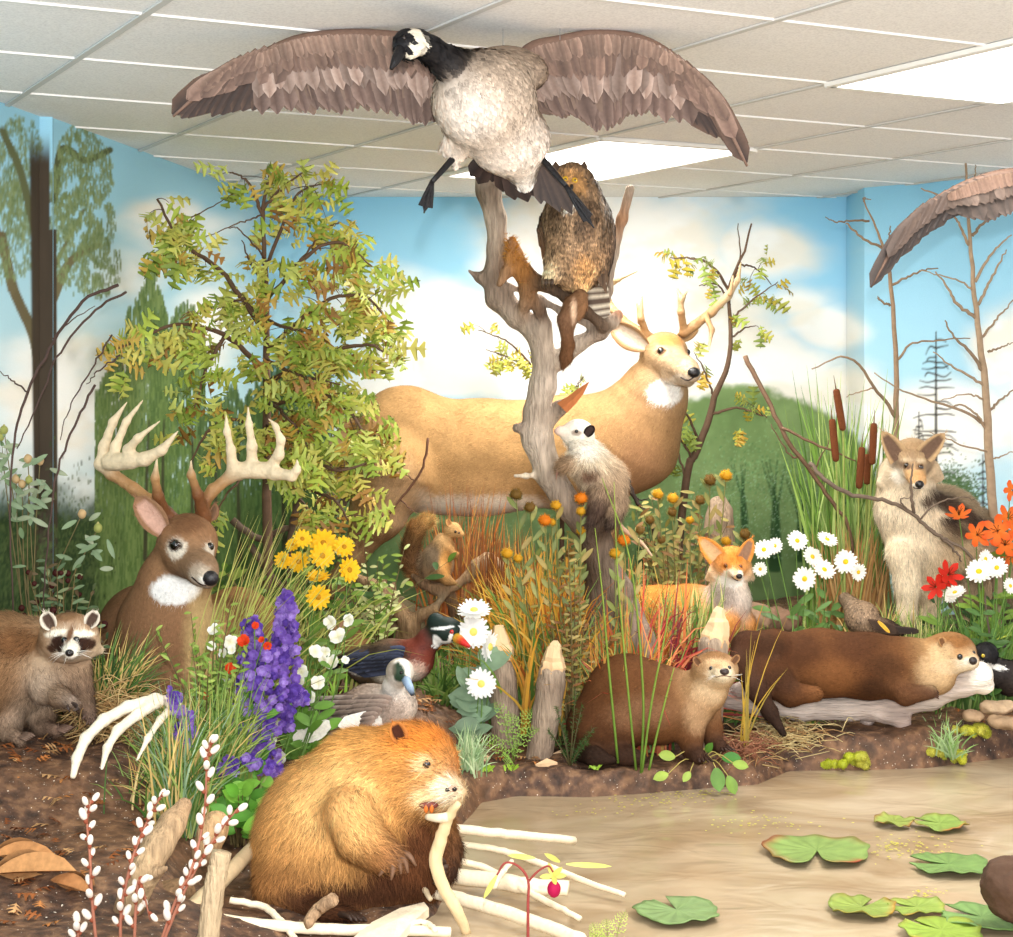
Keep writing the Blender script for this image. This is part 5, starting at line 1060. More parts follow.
# ================================================================ TIMBER
def timber(name, label, cat, base, S, noise=.006, nsc=22, nst=(1, 1, .35), m='bark', group=None, T=None):
    S.mesh(noise, nsc, nst)
    if T is None: return single(name, label, cat, base, S.data(), m, group)
    return T.add(name, S.data(), m)
S = Sdf(5.7, .005, .02, .012)
BA, BA2, BA3 = (172, 154, 136), (140, 122, 106), (196, 178, 160)
S.c([(484, 180, .0, 9), (488, 190, 0, 12), (496, 219, .0, 9.5), (498, 248, .0, 10), (493, 275, .0, 10), (499, 297, .0, 13), (516, 315, .0, 12), (538, 331, .0, 12.5), (545, 358, .0, 11), (543, 386, 0, 12.5), (536, 413, 0, 12), (537, 439, 0, 15), (550, 474, 0, 14), (568, 505, 0, 13), (592, 532, .0, 15), (603, 570, .03, 18), (606, 640, .06, 24), (606, 690, .06, 34)],
    [BA3, BA2, BA, BA, BA2, BA2, BA, BA, BA, BA3, BA, BA3, BA, BA2, (90, 72, 58), (84, 66, 52), BA2, BA2])
S.c([(492, 284, 0, 8), (480, 278, 0, 5), (469, 271, -.01, 2)], BA2).c([(530, 430, 0, 8), (517, 428, -.02, 5)], BA2).c([(548, 420, 0, 8), (560, 408, -.01, 6), (566, 402, -.02, 4)], BA2)
S.c([(549, 366, 0, 8), (560, 360, -.01, 8.5), (578, 344, -.02, 7.5), (600, 332, -.02, 7), (612, 322, -.02, 5.5), (618, 315, -.02, 5)], [BA, BA, BA, BA2, BA, (190, 136, 104)])
S.c([(600, 332, -.02, 6), (606, 290, .10, 6), (612, 253, .12, 5.5), (622, 219, .1, 4.6), (630, 189, .08, 4.2)], [BA2, BA2, BA, (170, 130, 100), BA])
S.c([(512, 240, -.04, 4), (514, 258, -.05, 9), (523, 273, -.06, 9), (528, 290, -.06, 7), (540, 312, -.04, 5), (546, 324, -.02, 5)], [(170, 110, 50), (176, 118, 56), (170, 112, 54), (140, 100, 64), (96, 72, 54), BA2]).c([(526, 290, -.06, 6), (524, 305, -.05, 4.5), (523, 318, -.03, 4)], (140, 108, 80)).c([(514, 262, -.05, 5), (506, 272, -.07, 4.5), (499, 284, -.08, 3.5)], (150, 116, 86)).c([(498, 252, 0, 8), (512, 250, -.04, 6)], BA2)
S.c([(524, 272, -.06, 7), (543, 284, -.08, 6.5), (568, 297, -.09, 6), (586, 312, -.09, 5.5), (604, 326, -.06, 5), (612, 322, -.03, 4)], [(110, 84, 60), (90, 70, 54), (84, 66, 52), (84, 66, 52), (100, 80, 64), BA])
S.c([(510, 286, -.02, 2.5), (540, 299, -.03, 3), (563, 312, -.03, 3.4), (596, 328, -.02, 4)], BA)
S.c([(540, 475, 0, 3), (526, 476, -.03, 1.8), (515, 476, -.06, 1.6)], [(220, 204, 180)]*3)
S.c([(603, 540, .02, 9), (598, 524, -.04, 9), (606, 520, -.05, 7)], (80, 64, 52)).c([(600, 545, .0, 10), (620, 590, -.02, 12), (640, 640, -.04, 14), (648, 668, -.05, 14)], BA2)
S.mesh(.005, 26, (1, 1, .3))
T = Thing('snag_tree', 'grey weathered forked snag carrying the owl and goose perch', 'dead tree', at(606, 5.76)); T.o['label'] = 'grey weathered forked tree snag with the owl in its branches'
T.add('trunk', S.data(), 'bark')
mb = MB()
for _ in range(520):
    t = R.random(); x, y = np.interp(t, [0, .25, .6, 1], [510, 513, 524, 530]), np.interp(t, [0, .25, .6, 1], [236, 254, 272, 292]); w_ = np.interp(t, [0, .3, 1], [3, 9, 7])
    a = R.uniform(0, 2*math.pi); p = W(x+math.cos(a)*w_*.8, y+R.uniform(-4, 4), 5.64+math.sin(a)*w_*.0033*.8); q = p+np.array((math.cos(a)*.02, math.sin(a)*.02, R.uniform(-.01, .02)))*R.uniform(.5, 1.1)
    blade(mb, p, q, .006, lin((170, 110, 40)), lin((206, 150, 66)), seg=1)
T.add('moss_clump', mb, 'leaf', label='rusty golden moss on the fork')
mb = MB()
def shard(mb, P, w, c):
    P = np.array(P); n = len(P); t = nrm(P[-1]-P[0]); s = nrm(np.cross(t, (0, -1, 0)))
    V = []; 
    for i, p in enumerate(P):
        ww = w*(1-i/(n-1))**.6+.001
        V += [p-s*ww, p+(0, -ww*.7, 0), p+s*ww, p+(0, ww*.6, 0)]
    q = [(4*i+j, 4*i+(j+1) % 4, 4*i+4+(j+1) % 4, 4*i+4+j) for i in range(n-1) for j in range(4)]+[(3, 2, 1, 0)]; mb.add(V, np.array(q), c)
shard(mb, [W(562, 408, 5.66), W(572, 400, 5.65), W(581, 391, 5.64), W(589, 382, 5.63)], .022, lin((176, 106, 62))); T.add('broken_splinter', mb, 'wood', label='fresh orange-brown splinter', smooth=False)

# driftwood carrying the fox squirrel
S = Sdf(6.42, .005, .015, .01); DW = (158, 128, 96)
S.c([(357, 578, .0, 4), (372, 584, .0, 5), (386, 596, 0, 7), (400, 612, .0, 7.5), (410, 626, .0, 10), (412, 650, .02, 12), (412, 680, .04, 12)], DW).c([(384, 580, .02, 3), (383, 594, 0, 5)], DW).c([(394, 584, .02, 2.5), (392, 600, 0, 5)], DW).c([(379, 597, .03, 4), (392, 622, .03, 4.5), (402, 646, .02, 5)], (130, 104, 84))
S.c([(410, 622, 0, 7), (424, 614, -.02, 6), (433, 610, -.03, 5), (440, 600, -.02, 2.6), (452, 588, -.01, 3), (468, 577, 0, 5), (478, 567, 0, 8), (488, 562, 0, 9), (499, 566, .0, 6)], [DW, DW, DW, (150, 134, 110), DW, DW, DW, (170, 140, 108), DW])
S.c([(413, 576, .02, 3), (424, 584, .0, 5), (436, 589, .0, 6), (448, 594, .02, 6), (456, 612, .03, 6), (462, 630, .05, 9), (464, 680, .08, 12)], (126, 98, 74)).c([(436, 588, 0, 5), (456, 586, 0, 4)], DW)
timber('driftwood_branch', 'curved tan driftwood branch the grey and rust squirrel sits on', 'driftwood', at(420, 6.44), S, .003, 30)

# the log under the long otter
S = Sdf(5.80, .006, .02, .012); LG, LG2 = (206, 190, 178), (186, 168, 158)
S.c([(728, 696, .02, 13), (760, 702, .02, 13), (800, 708, .02, 12), (850, 708, .02, 12), (890, 706, .0, 12), (930, 697, -.0, 12), (962, 684, -.02, 12), (976, 678, -.02, 13)], [LG2, LG, LG, LG, LG2, LG, LG, (236, 224, 206)]).c([(740, 690, -.03, 8), (770, 682, -.05, 7.5), (800, 681, -.06, 7), (816, 682, -.06, 6.5)], [LG2, LG, LG, (214, 190, 156)]).c([(980, 676, -.03, 14), (984, 684, -.02, 10)], (248, 238, 224))
S.c([(880, 712, 0, 9), (902, 720, -.02, 8), (906, 728, -.02, 5)], [LG, (190, 168, 156), (180, 156, 146)]).c([(870, 712, .03, 8), (865, 726, .06, 6)], LG2).c([(770, 712, .03, 8), (765, 730, .06, 6)], LG2)
S.spot(982, 676, (12, 14), (250, 242, 230), .4); timber('driftwood_log', 'long pale grey driftwood log lying under the stretched otter', 'log', at(860, 5.86), S, .004, 34, (.35, 1, 1.8), 'log')

def gnawed(label, d, P, cone, rb, seed, base):
    S = Sdf(d, .0045, .008, .006); B1, B2, CC = (150, 130, 112), (168, 148, 128), (232, 200, 156)
    S.c([(x, y, 0, r) for x, y, r in P], [B1, B2]*4 if len(P) == 8 else [B1 if i % 2 else B2 for i in range(len(P))])
    S.kc = .004; S.mesh(.0022, 34, (1, 1, .8)); T = Thing('gnawed_stump', label, 'stump', base, 'beaver-gnawed stumps')
    V, f, C = S.data(); T.add('trunk', (V, f, C), 'bark')
    mb = MB(); tube(mb, [W(x, y, d) for x, y, r in cone], [r*d/F for x, y, r in cone], [lin((206, 158, 110))]+[lin(CC)]*(len(cone)-1), 7, 9, .003); T.add('gnawed_tip', mb, 'wood', label='pale gnawed wood tip', smooth=False); return T
gnawed('upright gnawed stump nearest the daisies, left one of the front pair', 5.62, [(510, 765, 15), (507, 740, 15), (505, 710, 14.5), (502, 680, 14.5), (501, 666, 13)], [(500.5, 660, 14.4), (500.5, 652, 13), (500, 640, 9.5), (499.5, 626, 5)], 13, 1, at(508, 5.62))
gnawed('leaning gnawed stump beside the little fir sprig and left otter', 5.50, [(537, 768, 13), (541, 745, 13), (547, 712, 14), (551, 684, 14), (552, 674, 13.5)], [(552, 674, 14), (553, 664, 12.5), (554, 654, 9), (556, 643, 4.5)], 13, 2, at(538, 5.5))
gnawed('gnawed stump standing behind the left otter in front of the fox', 5.66, [(709, 752, 10), (710, 720, 12), (712, 690, 14), (713, 660, 15.5), (713, 645, 15)], [(713, 646, 15.8), (715, 632, 14), (718, 619, 9.5), (721, 608, 4.5)], 13, 3, at(709, 5.66))
S = Sdf(6.75, .006, .02, .012)
S.c([(718, 640, 0, 16), (720, 600, 0, 15), (720, 560, 0, 14), (719, 520, 0, 12), (718, 505, 0, 9)], [(140, 120, 100), (160, 136, 112)]*2+[(176, 152, 128)]).c([(726, 540, 0, 9), (727, 510, .0, 5), (724, 498, 0, 2)], (166, 140, 116)); S.c([(712, 530, -.0, 8), (714, 508, 0, 4)], (150, 126, 104))
timber('broken_stump', 'tall splintered grey stump behind the fox ears', 'stump', at(719, 6.75), S, .005, 26)
# white-topped stake left of fir sprig, seen behind the daisies: a stick in the grass
# ================================================================ PLANTS AND LITTER
def inst(mesh_o, name, loc, T, rot=None, sc=1.0, parent=None, fwd=None, spin=0.0, label=None):
    """a copy of a prototype sharing its mesh, as a part of T; fwd turns its +Z to that direction"""
    o = mesh_o.copy(); o.name = name; col.objects.link(o); par = parent or T.o; o.parent = par
    o.location = np.asarray(loc, float)-T.base-(np.asarray(parent.location) if parent is not None else 0)
    if fwd is not None:
        q = Vector(fwd).normalized().to_track_quat('Z', 'Y'); o.rotation_mode = 'QUATERNION'
        from mathutils import Quaternion
        o.rotation_quaternion = q @ Quaternion((0, 0, 1), spin)
    o.scale = (sc, sc, sc) if np.ndim(sc) == 0 else sc
    for k in list(o.keys()):
        if k in ('label', 'category', 'group', 'kind'): del o[k]
    if label: o['label'] = label
    return o
PROTO = []
def proto(name, mb, m, smooth=True):
    V, f, C = mb.data(); o = mk(name, V, f, C, M(m) if isinstance(m, str) else m, None, smooth); PROTO.append(o); col.objects.unlink(o); return o
_half = [(0, .015), (.12, .035), (.22, .26), (.29, .27), (.27, .055), (.42, .05), (.56, .40), (.64, .40), (.58, .07), (.70, .06), (.84, .30), (.90, .26), (.83, .05), (1, 0)]
def oak_leaf(mb, p, dr, n, L, c, c2=None):
    dr = nrm(dr); s = nrm(np.cross(dr, n)); n = np.cross(s, dr); V = []; C = []; cc = R.uniform(-.35, .5); k = len(_half); c2 = c if c2 is None else c2
    for x, y in _half:
        b = p+dr*x*L-n*(cc*x*x*L*.5)
        V += [b, b+s*y*L-n*abs(y)*L*.35, b-s*y*L-n*abs(y)*L*.35]; e = min(1, y*2.2+x*.3); m_ = np.asarray(c)*(1-e)+np.asarray(c2)*e; C += [c, m_, m_]
    q = []
    for i in range(k-1): q += [(3*i, 3*i+3, 3*i+4, 3*i+1), (3*i, 3*i+2, 3*i+5, 3*i+3)]
    mb.add(V, np.array(q), C)
LC = [(180, 196, 84), (200, 202, 96), (156, 178, 72), (210, 200, 100), (200, 168, 80), (160, 118, 58), (146, 168, 66), (206, 214, 116), (196, 194, 90), (172, 188, 76), (214, 208, 110)]
def lcol(p=LC): return lin(R.choice(p))*R.uniform(.8, 1.15)
def sapling(name, label, d, trunk, tr_r, branches, nl, group=None, L=(.06, .095), pal=LC, bark=(104, 80, 62), spread=11, base=None, twig=1.0):
    u = d/F; wood = MB(); fol = MB()
    tp = [W(x, y, d+e) for x, y, e in trunk]; base = tp[0] if base is None else base
    tube(wood, tp, [tr_r*u, tr_r*u*.8, tr_r*u*.45, tr_r*u*.2], lin(bark), 8, 30, .0015)
    for br in branches:
        P = [W(x, y, d+e) for x, y, e in br[0]]; r = br[1]*u; dens = br[2] if len(br) > 2 else 1.0
        Q = tube(wood, P, [r, r*.7, r*.35], lin(bark)*R.uniform(.7, 1.1), 6, 18, .002)
        ln = sum(np.linalg.norm(Q[i+1]-Q[i]) for i in range(len(Q)-1)); n = int(nl*dens*ln/u/10)
        for _ in range(n):
            t = R.uniform(.12, 1)**.8; p = lerp_path(np.array(P), t); q = p+NR.normal(0, 1, 3)*np.array((spread, spread*.8, spread*.8))*u*R.uniform(.6, 1.5)+np.array((0, 0, -.01))
            if R.random() < .4*twig: tube(wood, [p, (p+q)/2+(0, 0, .008), q], [.0018, .001], lin(bark)*.8, 4, 4)
            for k in range(R.choice((2, 3, 3, 4))):
                dr = nrm(q-p)+NR.normal(0, .55, 3)+np.array((0, 0, -.35)); c = lcol(pal)
                oak_leaf(fol, q+NR.normal(0, .012, 3), dr, nrm(np.array((R.gauss(0, .6), -1+R.gauss(0, .5), R.uniform(-.2, 1)))), R.uniform(*L), c, c*np.array((1.05, .85, .65)) if R.random() < .2 else c*1.15)
    T = Thing(name, label, 'tree', base, group); T.add('trunk', wood, 'stem'); 
    if nl: T.add('foliage', fol, 'leaf')
    return T
g6 = lambda px, d: (px, CY+(EYE-float(ground((px-CX)*d/F, d)))*F/d+4)   # a pixel standing on the ground at that depth
def gb(px, d): x, y = g6(px, d); return (x, y, 0)
sapling('oak_sapling', 'tall leafy oak sapling against the left corner beside the big antlers', 6.15,
    [gb(268, 6.15), (267, 500, 0), (267, 400, 0), (266, 300, 0), (263, 215, 0), (270, 172, 0)], 5.5,
    [([(267, 335, 0), (222, 272, -.15), (182, 242, -.3), (157, 198, -.38)], 3, 1.2), ([(267, 372, 0), (225, 335, -.2), (175, 325, -.4), (120, 348, -.6)], 3, 1.1), ([(266, 300, 0), (305, 258, -.1), (340, 242, -.1), (372, 266, -.1)], 2.4),
     ([(267, 350, 0), (320, 305, -.1), (362, 296, -.15), (390, 322, -.15)], 2.6, 1.3), ([(265, 270, 0), (284, 222, 0), (300, 192, 0), (322, 184, 0)], 2.2), ([(263, 215, 0), (248, 182, -.05), (230, 172, -.05)], 2), ([(263, 210, 0), (285, 185, .0), (312, 168, 0)], 2),
     ([(268, 382, 0), (330, 352, -.2), (368, 345, -.25), (384, 352, -.25)], 2.8, 1.5), ([(268, 405, 0), (320, 396, -.25), (350, 412, -.4), (374, 448, -.4)], 2.8, 1.7), ([(267, 425, 0), (300, 450, -.3), (335, 470, -.5), (372, 462, -.5)], 2.8, 1.3), ([(267, 445, 0), (242, 420, -.2), (210, 430, -.3), (190, 462, -.3)], 2.4, 1.1),
     ([(267, 470, 0), (310, 490, -.3), (335, 500, -.4), (348, 520, -.4)], 2.4, 1.0), ([(225, 335, -.2), (205, 372, -.25), (194, 412, -.3)], 2, 1), ([(266, 320, 0), (300, 330, -.2), (340, 325, -.2)], 2, 1.5), ([(267, 360, 0), (300, 375, -.2), (340, 385, -.3)], 2, 1.6), ([(267, 330, 0), (240, 300, -.1), (215, 322, -.15)], 2, 1.2),
     ([(267, 400, 0), (290, 420, -.3), (310, 450, -.3)], 2, 1.5), ([(267, 290, 0), (250, 262, -.1), (242, 240, -.1)], 1.6, .5), ([(185, 245, -.3), (182, 225, -.3), (215, 205, -.3), (232, 195, -.3)], 1, 0), ([(262, 215, 0), (235, 225, -.1), (196, 240, -.2)], 1, 0), ([(266, 260, 0), (240, 230, -.1), (228, 228, -.1)], 1, 0),
     ([(268, 440, 0), (300, 500, -.2), (340, 540, -.2)], 1.6, .2), ([(268, 460, 0), (230, 490, -.2), (215, 520, -.2)], 1.6, .3), ([(300, 260, -.1), (325, 230, 0), (342, 222, 0)], 1.2, .9)], 1.1, twig=1.2, L=(.065, .105), spread=10)
sapling('oak_sapling', 'thin oak sapling growing behind the standing buck head', 7.3,
    [gb(672, 7.3), (686, 480, 0), (697, 452, 0), (709, 418, 0), (716, 392, 0), (727, 368, 0), (731, 340, 0), (729, 300, 0), (731, 280, 0), (745, 250, 0), (751, 223, 0)], 4.2,
    [([(730, 292, 0), (712, 266, -.05), (690, 258, -.05), (670, 258, -.05)], 1.6, .9), ([(731, 285, 0), (740, 262, 0), (738, 224, 0)], 1.2, .15), ([(731, 320, 0), (750, 302, 0), (778, 282, 0)], 1.4, .9), ([(731, 338, 0), (745, 328, 0), (757, 326, 0)], 1.2, 1), ([(730, 305, 0), (718, 285, -.05), (700, 285, -.05)], 1.2, .8),
     ([(712, 414, 0), (738, 408, 0), (768, 418, -.05)], 1.8, 1.2), ([(700, 445, 0), (690, 420, -.05), (676, 400, -.05)], 1.6, 1.2), ([(714, 396, 0), (704, 370, 0), (694, 352, 0)], 1.2, .7), ([(694, 462, 0), (680, 440, -.05), (668, 462, -.05)], 1.6, 1.1), ([(740, 265, 0), (755, 268, 0), (772, 285, 0)], 1.2, 1), ([(686, 480, 0), (678, 450, 0), (674, 420, 0)], 1.4, .2)], .75, pal=[(172, 186, 84), (190, 190, 84), (206, 186, 70), (150, 168, 76), (196, 160, 60)], spread=7, L=(.05, .09))
sapling('oak_sapling', 'sparse oak sapling showing pale leaves behind the grey snag', 7.45,
    [gb(560, 7.45), (562, 520, 0), (560, 440, 0), (552, 400, 0), (536, 372, 0), (528, 350, 0)], 2.6,
    [([(540, 378, 0), (520, 352, -.05), (500, 338, -.05), (478, 330, -.05)], 1.2, 1), ([(545, 385, 0), (522, 365, 0), (500, 354, 0), (486, 350, 0)], 1.2, 1), ([(556, 410, 0), (572, 392, 0), (584, 376, 0)], 1.2, .9), ([(550, 396, 0), (536, 392, 0), (528, 406, 0)], 1.1, .9), ([(552, 400, 0), (575, 404, 0), (600, 402, 0)], 1, .1)], .8, pal=[(190, 196, 90), (206, 200, 90), (216, 196, 84)], spread=6, L=(.05, .08))
# bare saplings at the right
BT = (150, 124, 98)
sapling('bare_sapling', 'slim leafless sapling in front of the right wall, left one of two', 6.75, [gb(897, 6.75), (897, 520, 0), (896, 432, 0), (896, 360, 0), (890, 278, 0), (884, 250, 0), (876, 228, 0), (863, 200, 0)], 3.6,
    [([(882, 248, 0), (862, 238, -.02), (848, 224, -.02), (847, 224, -.02)], 1.5, 0), ([(869, 221, 0), (850, 221, -.02), (836, 222, -.02), (825, 217, -.02)], 1.3, 0), ([(864, 202, 0), (864, 198, 0), (871, 200, 0)], 1.1, 0), ([(885, 252, 0), (889, 236, 0), (891, 226, 0)], 1.3, 0), ([(892, 285, 0), (910, 276, -.02), (925, 270, -.02), (938, 268, -.02)], 1.5, 0), ([(890, 306, 0), (880, 300, 0), (878, 297, 0)], 1.4, 0),
     ([(897, 360, 0), (912, 344, -.02), (940, 340, -.02), (970, 338, -.02)], 1.4, 0), ([(897, 420, 0), (886, 402, -.02), (874, 388, -.05), (862, 368, -.08), (845, 357, -.1), (830, 360, -.1), (812, 369, -.1)], 1.9, 0), ([(874, 388, -.05), (860, 392, -.05), (846, 396, -.05)], 1, 0)], 0, 'bare saplings at the right', bark=BT)
sapling('bare_sapling', 'thicker leafless sapling with many side branches right of the coyote', 6.45, [gb(998, 6.45), (996, 557, 0), (990, 470, 0), (986, 395, 0), (978, 330, 0), (973, 272, 0), (968, 210, 0), (966, 163, 0)], 5.4,
    [([(969, 215, 0), (952, 205, -.02), (938, 196, -.02), (922, 189, -.02)], 1.8, 0), ([(969, 245, 0), (958, 222, -.02), (944, 205, -.02)], 1.6, 0), ([(972, 236, 0), (985, 222, 0), (1012, 210, 0)], 1.8, 0), ([(968, 200, 0), (974, 180, 0), (976, 165, 0)], 1.2, 0), ([(975, 282, 0), (990, 255, 0), (1012, 235, 0)], 1.9, 0), ([(978, 305, 0), (988, 285, 0), (998, 265, 0), (1006, 250, 0)], 1.8, 0),
     ([(980, 340, 0), (996, 320, 0), (1013, 300, 0)], 1.6, 0), ([(976, 318, 0), (958, 305, -.02), (948, 288, -.02), (936, 272, -.02)], 2, 0), ([(972, 290, 0), (958, 280, 0), (920, 270, 0)], 1.2, 0), ([(984, 372, 0), (968, 350, -.02), (955, 338, -.02), (944, 320, -.02)], 2.0, 0), ([(986, 388, 0), (968, 375, -.02), (950, 365, -.02), (934, 352, -.02)], 1.6, 0),
     ([(988, 425, 0), (960, 410, -.02), (935, 402, -.03), (905, 392, -.05), (874, 373, -.05)], 1.7, 0), ([(988, 352, 0), (1000, 348, 0), (1013, 342, 0)], 1.4, 0), ([(990, 410, 0), (1003, 398, 0), (1016, 388, 0)], 1.6, 0), ([(986, 430, 0), (975, 412, -.03), (958, 405, -.03), (950, 408, -.03)], 1.4, 0), ([(992, 452, 0), (970, 448, -.05), (945, 438, -.05), (930, 432, -.05)], 1.2, 0), ([(992, 460, 0), (1004, 455, 0), (1016, 450, 0)], 1, 0), ([(984, 400, 0), (968, 394, -.02), (940, 400, -.02)], 1.2, 0)], 0, 'bare saplings at the right', bark=(164, 140, 114))
def branch(label, d, runs, c=(112, 86, 66), name='fallen_branch'):
    mb = MB(); u = d/F
    for pts, r in runs: tube(mb, [W(x, y, d+e) for x, y, e in pts], [r*u, r*u*.8, r*u*.4], lin(c), 7, len(pts)*5, .002)
    p = W(*runs[0][0][-1][:2], d); return single(name, label, 'branch', p, mb, 'stem')
branch('reddish bare branch slanting down in front of the green hill', 6.5, [([(745, 356, .1), (765, 395, .05), (787, 439, 0), (813, 474, 0), (834, 505, 0), (850, 530, 0), (858, 600, .05), (860, 640, .05)], 2.6), ([(782, 428, 0), (820, 446, -.05), (857, 461, -.08)], 1.6), ([(800, 458, 0), (790, 455, 0), (770, 424, 0)], 1.2), ([(815, 476, 0), (818, 462, -.03), (830, 440, -.03)], 1)])
branch('grey crooked branch crossing in front of the coyote chest', 6.05, [([(809, 463, .05), (830, 484, 0), (857, 496, 0), (884, 500, 0), (909, 511, 0), (928, 528, 0), (945, 540, 0), (971, 556, 0), (985, 600, .05), (990, 648, .05)], 2.4), ([(914, 513, 0), (912, 500, -.03), (911, 480, -.04), (913, 464, -.04)], 1.8), ([(920, 520, 0), (935, 505, -.02), (958, 497, -.02), (975, 500, -.02)], 1.0), ([(928, 528, 0), (950, 545, 0), (962, 562, 0)], 2), ([(909, 511, 0), (900, 500, -.02), (912, 498, -.02)], 1)], (108, 92, 78))
branch('thin dark twigs rising at the far left behind the raccoon', 4.95, [([(118, 285, .15), (85, 300, .1), (52, 345, .05), (28, 392, 0), (14, 440, 0), (10, 520, -.05), (14, 640, -.05)], 1.8), ([(126, 292, .2), (96, 310, .1), (60, 352, .05), (40, 400, 0), (16, 450, 0)], 1.4), ([(28, 392, 0), (12, 380, -.05), (0, 372, -.05)], 1), ([(52, 345, .05), (60, 330, .05), (95, 306, .1)], 1), ([(95, 385, .1), (78, 420, .05), (58, 470, 0), (46, 560, -.05), (42, 630, -.05)], 1.4), ([(112, 335, .2), (90, 372, .1), (72, 402, .05), (60, 440, 0)], 1.0), ([(120, 355, .2), (100, 370, .15), (86, 385, .1)], 1)], (78, 60, 54), 'bare_twigs')
branch('dark twisted roots and dead branches under the oak leaves behind the purple flowers', 6.3, [([(232, 520, 0), (262, 540, 0), (285, 528, 0), (320, 530, 0), (345, 515, 0)], 4), ([(250, 545, 0), (275, 580, 0), (300, 600, 0), (320, 640, 0)], 4), ([(325, 520, 0), (345, 500, 0), (360, 480, 0)], 5), ([(300, 490, -.05), (290, 540, 0), (288, 600, 0), (290, 640, 0)], 4), ([(330, 560, 0), (300, 570, 0), (262, 560, 0)], 2.4)], (96, 78, 64), 'dead_branches')
branch('slender bare twig crossing the standing buck hind leg', 6.4, [([(428, 438, 0), (422, 470, 0), (400, 500, 0), (375, 530, 0), (350, 545, 0), (345, 640, 0)], 1.4), ([(414, 480, 0), (395, 470, 0), (380, 478, 0)], .9), ([(400, 500, 0), (418, 515, 0)], .8), ([(385, 518, 0), (372, 505, 0), (362, 500, 0)], .8)], (116, 80, 60), 'bare_twig')
branch('dark thin branch hanging down behind the opossum tail', 6.6, [([(627, 478, 0), (634, 496, 0), (648, 518, 0), (655, 545, 0), (660, 640, 0)], 2.6), ([(634, 496, 0), (640, 500, 0), (650, 498, 0)], 1)], (60, 48, 42), 'bare_twig')

# ---- grasses
GR = [(86, 120, 50), (110, 142, 62), (132, 158, 84), (70, 104, 44), (150, 166, 92)]
TANS = [(206, 176, 108), (190, 150, 84), (218, 194, 134)]
ORG = [(206, 140, 60), (190, 116, 44), (214, 164, 84), (176, 96, 40)]
RED = [(176, 62, 44), (150, 44, 40), (206, 104, 60), (186, 80, 50)]
def tuft(name, label, d, px, h, spread, n, pals, lean=(0, 0), w=3.2, droop=.35, bw=10, group=None, py=None, var=.45, dd=.08, cat='grass', kind=None, seg=5):
    """one grass clump: n arching blades from a common foot; h, spread in px"""
    u = d/F; base = at(px, d); mb = MB()
    if py is not None: base = W(px, py, d)
    for i in range(n):
        p = R.choice(pals); c = lin(R.choice(p))*R.uniform(.8, 1.15); a = R.uniform(0, 2*math.pi); rr = R.random()**.6
        foot = base+np.array((R.gauss(0, bw)*u, R.gauss(0, dd*.5), -.01)); L = h*u*R.uniform(1-var, 1.08)
        out = np.array((math.cos(a)*spread*u*rr+lean[0]*u, math.sin(a)*spread*u*rr*.8, 0)); z = math.sqrt(max(.05, 1-min(.9, (np.linalg.norm(out)/L)**2)))
        P = []; 
        for k in range(seg+1):
            t = k/seg; P.append(foot+out*(t**1.5)+np.array((0, 0, L*z*(t-droop*rr*t**3))))
        P = np.array(P); s = nrm(np.cross(P[-1]-P[0], (R.uniform(-.5, .5), -1, 0))); ww = w*u*.5*R.uniform(.6, 1.2)
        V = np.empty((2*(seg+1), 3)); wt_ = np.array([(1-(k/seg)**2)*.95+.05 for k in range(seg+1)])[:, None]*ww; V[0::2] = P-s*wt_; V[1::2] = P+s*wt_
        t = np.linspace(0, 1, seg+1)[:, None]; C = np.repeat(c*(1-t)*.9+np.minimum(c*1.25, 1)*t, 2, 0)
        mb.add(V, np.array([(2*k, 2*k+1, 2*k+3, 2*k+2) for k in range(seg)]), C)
    return single(name, label, cat, base, mb, 'grass', group, kind)
GN = 'grass_tuft'
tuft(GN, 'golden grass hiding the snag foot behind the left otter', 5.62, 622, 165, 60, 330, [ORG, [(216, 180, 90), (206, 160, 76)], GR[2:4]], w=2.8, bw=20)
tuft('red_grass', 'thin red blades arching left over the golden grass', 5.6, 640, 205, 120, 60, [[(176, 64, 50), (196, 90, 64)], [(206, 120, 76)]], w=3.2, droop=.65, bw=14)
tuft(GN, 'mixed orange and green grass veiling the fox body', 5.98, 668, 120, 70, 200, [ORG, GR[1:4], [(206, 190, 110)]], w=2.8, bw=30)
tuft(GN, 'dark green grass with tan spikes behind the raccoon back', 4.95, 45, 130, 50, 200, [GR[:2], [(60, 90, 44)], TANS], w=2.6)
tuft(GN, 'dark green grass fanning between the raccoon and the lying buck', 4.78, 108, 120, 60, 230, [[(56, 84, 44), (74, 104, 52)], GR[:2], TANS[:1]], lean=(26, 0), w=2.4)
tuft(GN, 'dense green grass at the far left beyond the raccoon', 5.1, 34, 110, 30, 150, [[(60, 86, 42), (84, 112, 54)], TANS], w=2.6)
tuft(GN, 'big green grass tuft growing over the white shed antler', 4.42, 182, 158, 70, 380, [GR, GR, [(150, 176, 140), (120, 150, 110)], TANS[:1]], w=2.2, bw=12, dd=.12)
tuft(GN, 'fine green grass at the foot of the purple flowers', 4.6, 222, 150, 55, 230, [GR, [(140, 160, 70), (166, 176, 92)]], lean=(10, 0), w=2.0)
tuft(GN, 'yellow-green wiry stems leaning right between the lying buck and yellow daisies', 5.0, 212, 265, 70, 110, [[(156, 164, 78), (176, 176, 96), (140, 130, 72)]], lean=(80, 0), w=2.0, droop=.15, bw=14)
tuft(GN, 'tangle of pale wiry stems under the oak leaves above the yellow daisies', 5.7, 290, 180, 70, 110, [[(166, 170, 84), (184, 186, 104), (130, 120, 72)]], lean=(50, 0), w=2.2, droop=.5, bw=26)
